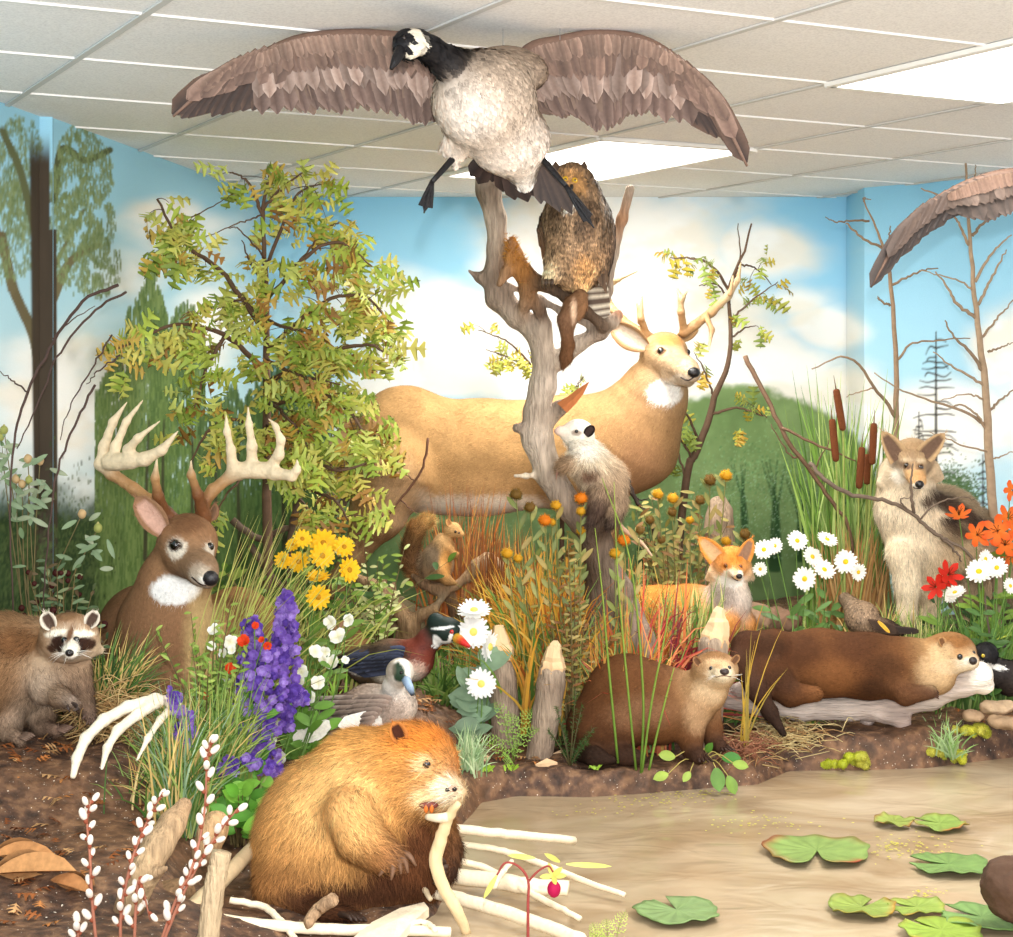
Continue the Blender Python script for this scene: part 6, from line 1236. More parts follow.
tuft(GN, 'light green grass between the fox squirrel branch and centre daisies', 6.0, 484, 120, 45, 130, [[(150, 176, 110), (176, 190, 136), (110, 146, 70)]], w=2.4)
tuft(GN, 'upright rust brown grass behind the fox squirrel', 6.7, 462, 170, 40, 190, [ORG, [(170, 110, 66), (150, 96, 60)]], w=2.2, droop=.05, bw=16)
tuft(GN, 'brown sheaf of dry stems below the squirrel branch tip', 6.25, 494, 150, 18, 120, [[(140, 84, 40), (166, 104, 50), (116, 70, 36)]], w=3, droop=.05, bw=8)
tuft(GN, 'rust brown grass below the standing buck belly', 6.75, 510, 130, 40, 130, [ORG, [(150, 96, 60)]], w=2.2, droop=.05, bw=20)
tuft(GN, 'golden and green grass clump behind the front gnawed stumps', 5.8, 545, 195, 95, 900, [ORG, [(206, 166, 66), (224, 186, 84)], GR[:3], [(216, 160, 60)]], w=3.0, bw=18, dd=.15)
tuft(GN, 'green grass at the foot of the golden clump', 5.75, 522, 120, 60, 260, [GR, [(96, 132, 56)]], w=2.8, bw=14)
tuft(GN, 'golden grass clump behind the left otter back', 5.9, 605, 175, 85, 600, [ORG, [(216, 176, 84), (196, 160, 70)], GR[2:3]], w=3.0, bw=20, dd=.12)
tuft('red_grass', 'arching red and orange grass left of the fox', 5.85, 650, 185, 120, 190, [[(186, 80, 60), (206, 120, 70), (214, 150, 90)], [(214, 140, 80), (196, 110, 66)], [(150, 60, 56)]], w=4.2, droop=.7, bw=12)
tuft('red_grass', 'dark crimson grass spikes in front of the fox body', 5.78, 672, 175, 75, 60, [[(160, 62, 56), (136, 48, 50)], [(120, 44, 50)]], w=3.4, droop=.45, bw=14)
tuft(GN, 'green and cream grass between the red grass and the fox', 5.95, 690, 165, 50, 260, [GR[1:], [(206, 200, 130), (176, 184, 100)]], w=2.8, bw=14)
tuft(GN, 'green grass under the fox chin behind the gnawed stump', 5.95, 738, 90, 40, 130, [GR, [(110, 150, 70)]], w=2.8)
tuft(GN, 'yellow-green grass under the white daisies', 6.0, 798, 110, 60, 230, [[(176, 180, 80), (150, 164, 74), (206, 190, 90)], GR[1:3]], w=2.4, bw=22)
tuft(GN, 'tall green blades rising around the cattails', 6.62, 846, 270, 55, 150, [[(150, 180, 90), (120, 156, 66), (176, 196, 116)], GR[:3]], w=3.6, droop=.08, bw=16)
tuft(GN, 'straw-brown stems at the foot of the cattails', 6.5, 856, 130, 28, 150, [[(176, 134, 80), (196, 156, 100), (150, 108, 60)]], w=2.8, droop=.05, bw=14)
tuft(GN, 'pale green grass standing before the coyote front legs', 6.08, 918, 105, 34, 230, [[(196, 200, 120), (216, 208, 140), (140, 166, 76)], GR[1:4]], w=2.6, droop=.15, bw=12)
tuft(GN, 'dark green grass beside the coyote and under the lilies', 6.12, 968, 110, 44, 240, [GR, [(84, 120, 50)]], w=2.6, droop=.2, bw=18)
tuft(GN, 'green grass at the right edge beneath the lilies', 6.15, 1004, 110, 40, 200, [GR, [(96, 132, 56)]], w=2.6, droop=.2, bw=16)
tuft(GN, 'green grass tuft left of the pale coyote grass', 6.2, 884, 80, 40, 130, [GR, TANS[:1]], w=2.6)
tuft(GN, 'small silvery green tuft on the bank beside the beaver head', 5.30, 470, 52, 26, 150, [[(170, 196, 150), (146, 176, 124), (190, 206, 160)]], w=1.8, bw=6)
tuft(GN, 'small pale green tuft under the log end', 5.72, 946, 42, 28, 90, [[(160, 186, 130), (130, 164, 90)]], w=1.8, bw=6)
tuft(GN, 'small bright green sprig fanned above the small brown bird', 6.0, 884, 58, 26, 80, [[(150, 176, 60), (120, 156, 50)]], w=2.6, bw=4)
tuft(GN, 'green grass low behind the wood duck', 5.85, 452, 70, 50, 150, [GR], w=3, bw=14)
tuft(GN, 'broad green blades between the two ducks and white flowers', 5.3, 340, 80, 40, 26, [[(130, 170, 60), (156, 190, 84)]], w=7, bw=14, droop=.4)
tuft(GN, 'dry yellow blades leaning beside the right otter tail', 5.55, 744, 150, 30, 9, [[(196, 160, 60), (150, 130, 56)]], lean=(24, 0), w=2.2, bw=4, droop=.1)
for k, P in enumerate(([(618, 763), (608, 660), (603, 600), (595, 528)], [(636, 770), (628, 690), (618, 580), (614, 482)], [(641, 773), (643, 690), (630, 560), (602, 478)], [(642, 772), (652, 700), (664, 640), (672, 590)], [(649, 770), (658, 730), (668, 690), (674, 668)])):
    mb = MB(); tube(mb, [W(x, y, 5.33-.02*k) for x, y in P], [.0042, .0034, .0012], [lin((104, 140, 50)), lin((150, 170, 70))], 6, 16)
    for t in (.2, .4, .6, .8): q = lerp_path(np.array([W(x, y, 5.33-.02*k) for x, y in P]), t); ball(mb, q, .0052, lin((120, 136, 60)), 4, 6, (1, 1, .5))
    single('reed_stem', ['leftmost thin green reed in front of the left otter', 'tallest straight green reed in front of the left otter', 'green reed bending left across the left otter', 'green reed leaning right before the left otter belly', 'shortest green reed leaning right by the left otter'][k], 'reed', W(P[0][0], P[0][1], 5.33), mb, 'grass', 'reeds in front of the left otter')
# straw
def straw(label, px, py, rx, ry, n, L, pal, group=None, hh=.035):
    mb = MB(); c0_ = gpt(px, py)
    for _ in range(n):
        q = gpt(px+R.gauss(0, rx*.5), py+R.gauss(0, ry*.5))+np.array((0, 0, R.uniform(.0, hh))); a = R.gauss(0, .9)+(0 if R.random() < .5 else math.pi); l = L*R.uniform(.4, 1)
        e = q+np.array((math.cos(a)*l, math.sin(a)*l*.6, R.uniform(-.02, .03))); m_ = (q+e)/2+np.array((0, 0, R.uniform(.0, .03)))
        tube(mb, [q, m_, e], [.0019, .0014], lin(R.choice(pal)), 3, 5)
    return single('straw', label, 'straw', c0_, mb, 'grass', group, 'stuff')
mb = MB()
for _ in range(420):
    q = W(112+R.gauss(0, 20), 724+R.gauss(0, 13), 4.62+R.gauss(0, .05)); a = R.uniform(0, 6.3); l = R.uniform(.05, .13); e = q+np.array((math.cos(a)*l, math.sin(a)*l*.5, R.gauss(0, .03))); q[2] = max(q[2], float(ground(q[0], q[1])))
    tube(mb, [q, (q+e)/2+np.array((R.gauss(0, .01), 0, R.uniform(0, .03))), e], [.0017, .0013], lin(R.choice([(216, 186, 130), (200, 164, 108), (180, 140, 90)])), 3, 6)
single('straw', 'heap of dry straw between the raccoon and the shed antler', 'straw', W(112, 735, 4.62), mb, 'grass', None, 'stuff')
straw('pale dry straw under the long otter tail', 782, 742, 44, 26, 330, .14, [(226, 206, 150), (206, 180, 124), (190, 150, 100)])
straw('reddish rootlets by the pond edge below the straw', 744, 757, 24, 12, 150, .08, [(150, 96, 70), (176, 120, 90)])
# leaf litter
lm = MB()
for px0, py0, rx, ry, n in ((60, 770, 90, 40, 40), (45, 840, 70, 50, 34), (420, 615, 60, 18, 90), (440, 700, 40, 20, 40), (30, 905, 40, 30, 14), (500, 765, 60, 8, 10), (340, 690, 60, 30, 30), (700, 735, 80, 15, 24), (990, 710, 40, 25, 16), (600, 740, 50, 14, 16)):
    for _ in range(n):
        p = gpt(px0+R.gauss(0, rx*.6), py0+R.gauss(0, ry*.6))+np.array((0, 0, .008)); a = R.uniform(0, 6.3); c = lin(R.choice([(176, 110, 60), (196, 130, 74), (150, 90, 50), (206, 160, 110), (130, 76, 44)]))
        oak_leaf(lm, p, np.array((math.cos(a), math.sin(a), R.uniform(-.1, .3))), np.array((R.gauss(0, .3), R.gauss(0, .3), 1)), R.uniform(.03, .06), c, c*.8)
single('leaf_litter', 'brown and orange fallen leaves scattered over the soil', 'leaves', gpt(60, 800), lm, 'litter', None, 'stuff')
# ---- flower prototypes: +Z is the facing direction
def petal_ring(mb, n, r0, r1, w, c0, c1, cup=.15, z0=0, seg=3, jit=.06, tip=.5):
    for i in range(n):
        a = 2*math.pi*i/n+R.uniform(-jit, jit); d = np.array((math.cos(a), math.sin(a), 0)); s = np.array((-d[1], d[0], 0)); L = (r1-r0)*R.uniform(.88, 1.06); V = []; C = []
        for k in range(seg+1):
            t = k/seg; ww = w*(.55+.9*t*(1.15-t)*1.6)*(tip if k == seg else 1)*.5; p = d*(r0+L*t)+np.array((0, 0, z0+cup*L*t*t)); V += [p-s*ww, p+np.array((0, 0, ww*.15)), p+s*ww]; c = np.asarray(c0)*(1-t)+np.asarray(c1)*t; C += [c, c, c]
        mb.add(V, np.array([(3*k+j, 3*k+j+1, 3*k+j+4, 3*k+j+3) for k in range(seg) for j in (0, 1)]), C)
def dome(mb, r, h, c, c2=None):
    th = np.linspace(0, math.pi/2, 5); V = []; C = []
    for i, t in enumerate(th):
        for j in range(12): a = j*math.pi/6; V.append((r*math.cos(t)*math.cos(a), r*math.cos(t)*math.sin(a), h*math.sin(t)+.001)); C.append(np.asarray(c)*(1-i/4)+np.asarray(c if c2 is None else c2)*(i/4))
    mb.add(V, np.array([(12*i+j, 12*i+(j+1) % 12, 12*i+12+(j+1) % 12, 12*i+12+j) for i in range(4) for j in range(12)]), C)
def daisy_proto(name, cp, cc, n=17, w=.012, r=.04, two=True):
    mb = MB(); petal_ring(mb, n, .007, r, w, lin(cp)*.93, lin(cp), .12)
    if two: petal_ring(mb, n-3, .006, r*.86, w, lin(cp)*.95, lin(cp), .35, .003)
    a = proto(name, mb, 'petal'); mb = MB(); dome(mb, .0095, .006, lin(cc), lin(cc)*1.05); b = proto('flower_centre', mb, 'petal'); return a, b
WD, WDC = daisy_proto('flower_head', (250, 248, 240), (240, 200, 40)); YD, YDC = daisy_proto('flower_head', (248, 200, 40), (196, 140, 30), 13, .014)
WD2, WD2C = daisy_proto('flower_head', (250, 250, 248), (246, 232, 120), 20, .010, .038)
def leafy(mb, p, d, L, w, c, n=(0, -.6, 1), fold=.2):
    """simple pointed leaf"""
    d = nrm(d); s = nrm(np.cross(d, n)); nn = np.cross(s, d); V = []; C = []; k = 6; cv_ = R.uniform(.0, .3)
    for i in range(k+1):
        t = i/k; ww = w*math.sin(math.pi*(t*.9+.06))**.8*(1 if i < k else .05)*.5; m_ = p+d*L*t-nn*cv_*L*t*t
        V += [m_-s*ww+nn*ww*fold, m_, m_+s*ww+nn*ww*fold]; C += [c, np.asarray(c)*1.12, c]
    mb.add(V, np.array([(3*i+j, 3*i+j+1, 3*i+j+4, 3*i+j+3) for i in range(k) for j in (0, 1)]), C)
def flowers(name, label, d, px, heads, P, r, foot, stemc=(96, 128, 60), leafc=(96, 130, 66), nleaf=14, leafL=.07, cat='flower', group=None, face=None, wl_=.022, hpx=1):
    """one flowering plant: stems from a common foot to each head, head > centre"""
    base = at(px, d); T = Thing(name, label, cat, base, group); st = MB(); lf = MB(); a, b = P
    for i, hd in enumerate(heads):
        x, y = hd[:2]; s = hd[2] if len(hd) > 2 else 1.0; dd = hd[3] if len(hd) > 3 else R.uniform(-.06, .06); h = W(x, y, d+dd); f0 = base+np.array((R.gauss(0, foot*d/F), R.gauss(0, .02), -.01))
        m_ = (f0+h)/2+np.array((R.uniform(-.02, .02), .02, 0)); n_ = np.array(face if face is not None else (R.uniform(-.6, .6), -1, R.uniform(-.1, .9))) if len(hd) < 5 else np.array(hd[4]); n_ = nrm(n_)
        tube(st, [f0, m_, h-n_*.012, h-n_*.002], [.0026, .0018, .0016], lin(stemc)*R.uniform(.85, 1.2), 5, 10)
        for _ in range(max(1, nleaf//len(heads))):
            t = R.uniform(.08, .7); q = lerp_path(np.array([f0, m_, h]), t); an = R.uniform(0, 6.3)
            leafy(lf, q, np.array((math.cos(an), math.sin(an)*.6, R.uniform(.1, .9))), leafL*R.uniform(.6, 1.2), wl_*R.uniform(.7, 1.2), lin(leafc)*R.uniform(.75, 1.2), (0, -.8, .6))
        o = inst(a, 'flower_head', h, T, sc=s*r/.04, fwd=n_, spin=R.uniform(0, 6))
        if b is not None:
            c = b.copy(); c.name = 'flower_centre'; col.objects.link(c); c.parent = o; c.location = (0, 0, .0012)
    T.add('stems', st, 'stem'); T.add('leaves', lf, 'leaf') if nleaf else None
    return T
flowers('daisy_plant', 'white daisies between the fox and the cattails', 6.05, 815, [(764, 550), (760, 569, .7), (797, 541), (827, 540, 1, 0, (.3, -.6, .9)), (812, 557), (805, 579, 1.15, -.05), (824, 570, 1.1, -.05), (846, 562, 1.15), (858, 572, .85), (775, 546, .8)], (WD, WDC), .039, 14, nleaf=60)
flowers('daisy_plant', 'white daisies below the orange lilies at the right edge', 6.0, 985, [(979, 572, 1.3), (985, 559, .9), (997, 568, 1.05), (955, 593, 1.05, 0, (-.4, -.4, .9)), (1010, 586, .8), (950, 596, .7)], (WD, WDC), .038, 12, nleaf=50, leafc=(80, 116, 56))
flowers('daisy_plant', 'large white daisies in front of the wood duck bill', 5.55, 486, [(474, 611, 1.15, 0, (0, -.45, 1)), (473, 632, 1.15, 0, (.3, -1, .2)), (489, 647, 1.1, .03, (.9, -.6, .1)), (481, 684, 1.05, -.05, (.1, -1, .3))], (WD2, WD2C), .052, 8, nleaf=34, leafc=(134, 160, 130), leafL=.10, wl_=.05)
flowers('yellow_daisy_plant', 'golden yellow daisies above the purple larkspur', 5.35, 318, [(323, 543, 1.3), (322, 556, 1.2), (302, 539, .9), (299, 562, 1), (318, 577, 1.1, 0, (0, -.4, 1)), (349, 570, 1.15, 0, (.7, -.8, .2)), (344, 547, 1), (318, 597, 1.15), (283, 560, .8), (293, 545, .7)], (YD, YDC), .036, 10, nleaf=50, leafc=(104, 136, 56), leafL=.06)
# small five-petalled blossoms
def blossom_proto(c0, c1, n=5, w=.022, cup=.5, r=.022):
    mb = MB(); petal_ring(mb, n, .001, r, w, lin(c0), lin(c1), cup, seg=3, tip=.7); petal_ring(mb, n, .001, r*.7, w*.8, lin(c0), lin(c1)*.95, cup*1.6, .002, tip=.7); return proto('blossom', mb, 'petal')
WB_, RB_ = blossom_proto((236, 232, 190), (252, 252, 248), 4, .034, .28, .029), blossom_proto((206, 60, 24), (236, 84, 44), 5, .03, .6, .026)
flowers('white_flower_plant', 'white cup flowers in front of the two ducks', 5.0, 300, [(331, 622), (338, 637, 1.2), (349, 620, .9), (315, 652), (332, 663, 1.1), (325, 652, .8), (301, 672), (318, 683), (309, 698), (281, 720, 1.1), (297, 722, 1), (293, 733, 1.2), (280, 757, .9), (271, 741, .8), (324, 660, .7), (303, 735, 1.2), (312, 734, 1.2), (345, 660, .6), (300, 682, .8)], (WB_, None), .030, 16, nleaf=70, leafc=(110, 156, 62), leafL=.07, wl_=.03)
flowers('white_flower_plant', 'white cup flowers beside the lying buck chest', 4.75, 222, [(214, 630), (230, 642, 1.1), (223, 653, .8), (227, 683, .9), (212, 646, .7), (200, 700, .6), (232, 650, .7), (190, 712, .8)], (WB_, None), .026, 12, nleaf=30, leafc=(120, 150, 66), leafL=.05)
flowers('red_flower_plant', 'small red flowers mixed among the purple larkspur', 4.66, 240, [(244, 642, 1.2), (230, 669, 1.1), (255, 626, .7), (267, 646, .8), (205, 697, .8), (235, 760, 1.2), (243, 734, .9), (201, 722, .6), (244, 705, .6), (262, 640, .6), (254, 683, .6), (228, 765, .9)], (RB_, None), .025, 14, nleaf=40, leafc=(96, 150, 56), leafL=.06, wl_=.03)
# larkspur spikes
PB_ = blossom_proto((140, 110, 196), (122, 86, 178), 5, .013, .45, .0135); PB2 = blossom_proto((176, 150, 220), (146, 112, 196), 5, .013, .45, .0135); PB3 = blossom_proto((116, 86, 190), (98, 66, 160), 5, .013, .45, .0135)
def larkspur(label, d, px, spine, n, wid):
    base = at(px, d); T = Thing('larkspur', label, 'flower', base, 'purple larkspur spikes'); P = [W(x, y, d) for x, y in spine]; st = MB()
    tube(st, [base]+P, [.003, .002, .001], lin((96, 128, 60)), 5, 20); T.add('stem', st, 'stem')
    wid = [v*1.25 for v in wid]
    for i in range(n):
        t = (i+R.random())/n; p = lerp_path(np.array(P), t); w_ = np.interp(t, np.linspace(0, 1, len(wid)), wid)*d/F; a = R.uniform(0, 6.3); rr = math.sqrt(R.random())*w_
        q = p+np.array((math.cos(a)*rr, math.sin(a)*rr*.8-.01, R.gauss(0, .006))); inst(R.choice((PB_, PB2, PB3)), 'blossom', q, T, sc=R.uniform(.8, 1.35), fwd=np.array((math.cos(a)*.9, -1+math.sin(a)*.5, R.uniform(-.2, .6))), spin=R.uniform(0, 6))
larkspur('tallest purple larkspur, in front of the yellow daisies', 4.9, 268, [(268, 740), (272, 700), (278, 660), (284, 630), (288, 592)], 150, [20, 20, 16, 9, 4])
larkspur('broad purple larkspur, densest spike in the middle of the bed', 4.72, 258, [(262, 770), (255, 735), (258, 700), (258, 672), (262, 645)], 170, [14, 22, 24, 20, 10])
larkspur('purple larkspur drooping right towards the pale duck', 4.85, 285, [(268, 720), (280, 700), (290, 690), (302, 700)], 70, [18, 14, 9, 5])
larkspur('narrow purple larkspur left of the main spikes', 4.8, 250, [(252, 690), (256, 660), (254, 630), (250, 618)], 50, [12, 10, 6, 4])
larkspur('small low purple larkspur just left of the beaver back', 4.5, 252, [(226, 772), (235, 762), (252, 760), (270, 768)], 34, [8, 10, 10, 6])
larkspur('thin purple larkspur rising above the shed antler', 4.42, 184, [(182, 745), (186, 725), (178, 706), (174, 692)], 24, [8, 7, 5, 3])
# lilies
def lily_proto(c0, c1):
    mb = MB(); petal_ring(mb, 6, .003, .045, .02, lin(c0), lin(c1), .35, seg=5, tip=.15)
    for i in range(6): a = i*1.05+.5; tube(mb, [(0, 0, 0), (math.cos(a)*.008, math.sin(a)*.008, .02), (math.cos(a)*.013, math.sin(a)*.013, .028)], [.0008, .0012], lin((120, 50, 20)), 4, 4)
    return proto('flower_head', mb, 'petal')
LO, LR = lily_proto((236, 130, 50), (232, 92, 40)), lily_proto((190, 40, 24), (206, 44, 28))
flowers('lily_plant', 'orange star lilies at the right edge before the coyote back', 6.1, 992, [(959, 515, 1, 0, (-.2, -.5, .9)), (977, 535, 1.05, 0, (.1, -1, .3)), (998, 531, 1.15), (1008, 518, 1), (1005, 545, 1.1), (1012, 490, .9), (1012, 556, .9), (1016, 530, 1)], (LO, None), .046, 10, nleaf=60, leafc=(120, 150, 56), leafL=.09)
flowers('lily_plant', 'red lilies low beside the coyote front leg', 5.95, 945, [(936, 587, 1, 0, (-.6, -.8, .3)), (948, 575, 1.1, 0, (.3, -.8, .5)), (943, 580, .7)], (LR, None), .044, 6, nleaf=14, leafc=(110, 140, 56), leafL=.08)
# globe flowers
def globe_proto(c, c2):
    mb = MB(); ball(mb, (0, 0, 0), .018, lin(c), 8, 12, (1, 1, .85))
    for _ in range(170):
        v = nrm(NR.normal(0, 1, 3)); blade(mb, v*.016, v*.0235, .0028, lin(c), lin(c2), seg=1)
    for i in range(8): a = i*.785; mb.add([(math.cos(a)*.006, math.sin(a)*.006, -.015), (math.cos(a+.4)*.018, math.sin(a+.4)*.018, -.012), (math.cos(a)*.024, math.sin(a)*.024, -.005), (math.cos(a-.4)*.018, math.sin(a-.4)*.018, -.012)], np.array([(0, 1, 2, 3)]), lin((130, 130, 76)))
    return proto('flower_head', mb, 'petal')
GO_, GY_, GB_ = globe_proto((226, 130, 30), (240, 160, 50)), globe_proto((214, 160, 40), (236, 190, 70)), globe_proto((120, 90, 40), (170, 130, 60))
def globes(label, d, px, heads, nl=40):
    base = at(px, d); T = Thing('globe_flower_plant', label, 'flower', base, 'dried globe flower plants'); st = MB(); lf = MB()
    for x, y, k, s in heads:
        h = W(x, y, d+R.uniform(-.06, .01)); f0 = base+np.array((R.gauss(0, .03), R.gauss(0, .02), 0)); m_ = (f0*.5+h*.5)+np.array(((h-f0)[0]*.2, 0, 0))
        tube(st, [f0, m_, h-np.array((0, 0, .012))], [.004, .003, .002], lin((120, 120, 66)), 5, 10)
        for t in np.arange(.62, .97, .08):
            q = lerp_path(np.array([f0, m_, h]), t); sd_ = R.choice((-1, 1)); c = lin(R.choice([(130, 140, 76), (150, 150, 84), (110, 120, 60), (166, 146, 84)]))
            leafy(lf, q, np.array((sd_*R.uniform(.3, .9), R.uniform(-.5, .3), 1)), R.uniform(.04, .07), .017, c, (0, -1, .2))
        inst((GO_, GY_, GB_)[k], 'flower_head', h, T, sc=s, fwd=np.array((R.uniform(-.3, .3), -.4, 1)))
    T.add('stems', st, 'stem'); T.add('leaves', lf, 'leaf')
globes('orange and brown globe flowers in front of the snag foot', 5.61, 572, [(581, 498, 0, 1.1), (545, 520, 0, 1.1), (516, 494, 2, 1.1), (530, 507, 2, 1), (556, 505, 1, .9), (581, 511, 1, .8), (581, 531, 1, .8), (507, 553, 1, 1.0), (518, 558, 1, .8), (570, 553, 2, .8), (552, 522, 1, .7)])
globes('few yellow globe flowers between the snag and red grass', 5.6, 625, [(624, 540, 0, 1.1), (615, 553, 1, .95), (640, 530, 2, .8)])
globes('yellow-brown globe flowers around the tall stump behind the fox', 6.4, 690, [(658, 494, 1, 1.1), (673, 498, 1, 1.1), (710, 480, 2, 1.2), (726, 475, 1, 1.2), (700, 500, 2, 1), (726, 541, 1, 1), (745, 534, 2, 1.1), (672, 512, 2, 1), (650, 520, 2, .9), (690, 520, 1, .8), (662, 540, 2, .9)])
# brown weedy foliage filling among them
def weed(label, d, px, w_, h, n, pal, leafL=.05, lw=.014, name='weedy_shrub', cat='shrub', stem=(110, 96, 60), berries=0, bcol=(70, 30, 26), lean=0, br=.012):
    base = at(px, d); T = Thing(name, label, cat, base); st = MB(); lf = MB(); u = d/F; tips = []
    for i in range(n):
        x = R.gauss(0, w_*.45)*u; z = h*u*R.uniform(.45, 1); f0 = base+np.array((x*.25, R.gauss(0, .02), 0)); e = base+np.array((x+lean*u, R.gauss(0, .06), z)); m_ = (f0+e)/2+np.array((-x*.15, 0, .02)); P = np.array([f0, m_, e]); tips.append(e)
        tube(st, P, [.0035, .0022, .001], lin(stem)*R.uniform(.7, 1.2), 5, 9)
        for t in np.linspace(.3, 1, max(4, int(h/11))):
            q = lerp_path(P, t); a = R.uniform(0, 6.3); leafy(lf, q, np.array((math.cos(a), math.sin(a)*.6, R.uniform(.0, .8))), leafL*R.uniform(.6, 1.2), lw, lin(R.choice(pal))*R.uniform(.8, 1.2), (0, -.8, .5))
    T.add('stems', st, 'stem'); T.add('leaves', lf, 'leaf')
    if berries:
        bm = MB(); ball(bm, (0, 0, 0), 1, lin(bcol), 6, 10, noise=.1); b = proto('berry', bm, 'petal')
        for _ in range(berries):
            e = R.choice(tips); inst(b, 'berry', e+NR.normal(0, 1, 3)*np.array((.03, .02, .03))-np.array((0, 0, R.uniform(0, .2))), T, sc=R.uniform(.7, 1.1)*br)
    return T
weed('brown and olive weedy growth in front of the snag roots', 5.6, 575, 60, 215, 22, [(150, 140, 70), (120, 116, 56), (170, 150, 90), (130, 90, 50)], .034, .010)
weed('olive weedy growth below the standing buck neck', 6.45, 672, 60, 170, 24, [(150, 146, 76), (124, 130, 64), (170, 156, 90), (136, 100, 56)], .05)
weed('grey-green shrub with dark red berries at the left behind the raccoon', 4.92, 64, 62, 160, 18, [(110, 130, 96), (90, 112, 76), (130, 140, 100), (100, 84, 60)], .036, .011, berries=50, br=.0105)
weed('leafy green shrub behind the lying buck haunch', 5.9, 300, 110, 130, 34, [(84, 116, 44), (110, 140, 56), (140, 160, 70), (60, 90, 40)], .06, .022)
weed('cream-green flowering sprigs left of the fox squirrel', 5.95, 376, 40, 165, 22, [(196, 206, 130), (150, 176, 80), (216, 216, 156), (120, 150, 60)], .035, .012)
weed('bright green basil-like leaves at the foot of the larkspur beside the beaver', 4.45, 240, 60, 60, 22, [(96, 156, 50), (126, 180, 66), (80, 136, 44)], .06, .034, 'leafy_plant', 'plant')
weed('small-leaved green stems left of the purple flowers', 4.7, 205, 60, 170, 24, [(120, 150, 60), (150, 170, 80)], .03, .009, 'leafy_plant', 'plant', lean=20)
weed('dark green leafy growth behind the long otter and coyote legs', 6.3, 960, 90, 80, 26, [(60, 96, 44), (84, 120, 54)], .05, .02)
weed('green undergrowth behind the wood duck', 6.1, 410, 70, 40, 20, [(70, 104, 44), (100, 130, 56)], .045, .018)
weed('yellow-green moss sprigs behind the long otter back', 6.0, 780, 70, 34, 24, [(176, 186, 60), (150, 170, 56)], .03, .01, 'moss_sprigs', 'plant')
weed('yellow-green spiky sprigs beside the dark duck', 6.12, 990, 40, 66, 14, [(186, 186, 60), (160, 170, 56)], .04, .008, 'moss_sprigs', 'plant')
# seed-pod plant at the left
T = Thing('bud_plant', 'tall stems with round green and cream buds at the far left', 'plant', at(40, 5.05)); st = MB(); lf = MB()
bm = MB(); ball(bm, (0, 0, 0), .0125, lin((166, 170, 96)), 8, 10, (1, 1, 1.1)); dome(bm, .006, .017, lin((190, 180, 120))); bud = proto('bud', bm, 'petal')
bm = MB(); ball(bm, (0, 0, 0), .0125, lin((206, 176, 130)), 8, 10, (1, 1, 1.1), .1); bud2 = proto('bud', bm, 'petal')
for x, y, k in ((28, 459, 1), (40, 461, 1), (16, 479, 1), (29, 480, 0), (82, 514, 1), (98, 528, 0), (0, 437, 0), (22, 484, 1), (4, 430, 0)):
    h = W(x, y, 5.0); f0 = at(38, 5.05)+np.array((R.gauss(0, .02), 0, 0)); tube(st, [f0, (f0+h)/2+np.array((-.02, .02, .05)), h], [.003, .0022, .0015], lin((110, 100, 66)), 5, 10); inst(bud2 if k else bud, 'bud', h, T, sc=R.uniform(.9, 1.15))
    for _ in range(6): q = h+np.array((R.uniform(-.03, .05), R.uniform(-.02, .02), R.uniform(-.14, -.01))); leafy(lf, q, np.array((R.uniform(-1, 1), -.2, R.uniform(-.6, .6))), R.uniform(.035, .06), .016, lin(R.choice([(130, 150, 116), (110, 132, 94), (150, 160, 130)])), (0, -1, .2))
T.add('stems', st, 'stem'); T.add('leaves', lf, 'leaf')
# cattails
for k, (x0, y0, x1, y1, lab) in enumerate(((836, 389, 843, 430, 'tallest brown cattail, leaning left above the others'), (832, 419, 836, 461, 'brown cattail at the left of the clump'), (874, 423, 872, 464, 'brown cattail at the right beside the coyote ear'), (862, 447, 859, 488, 'brown cattail third from the left, low in the clump'), (868, 454, 867, 484, 'shortest brown cattail behind its two neighbours'))):
    d = 6.36+.03*k; f0 = at(852+k*3-6, d); a, b = W(x0, y0, d), W(x1, y1, d); T = Thing('cattail', lab, 'cattail', f0, 'cattails')
    mb = MB(); tube(mb, [f0, (f0+b)/2+np.array(((b-f0)[0]*.2, 0, 0)), b, a], [.005, .004, .003], lin((140, 150, 80)), 6, 14); tube(mb, [a, a+(a-b)*.33], [.0028, .0008], lin((120, 90, 56)), 5, 4); T.add('stem', mb, 'stem')
    mb = MB(); tube(mb, [b-(a-b)*.02, b+(a-b)*.06, (a+b)/2, a-(a-b)*.06, a], [.004, .0135, .0145, .0135, .004], lin((110, 62, 36)), 12, 14); T.add('seed_head', mb, 'fur')
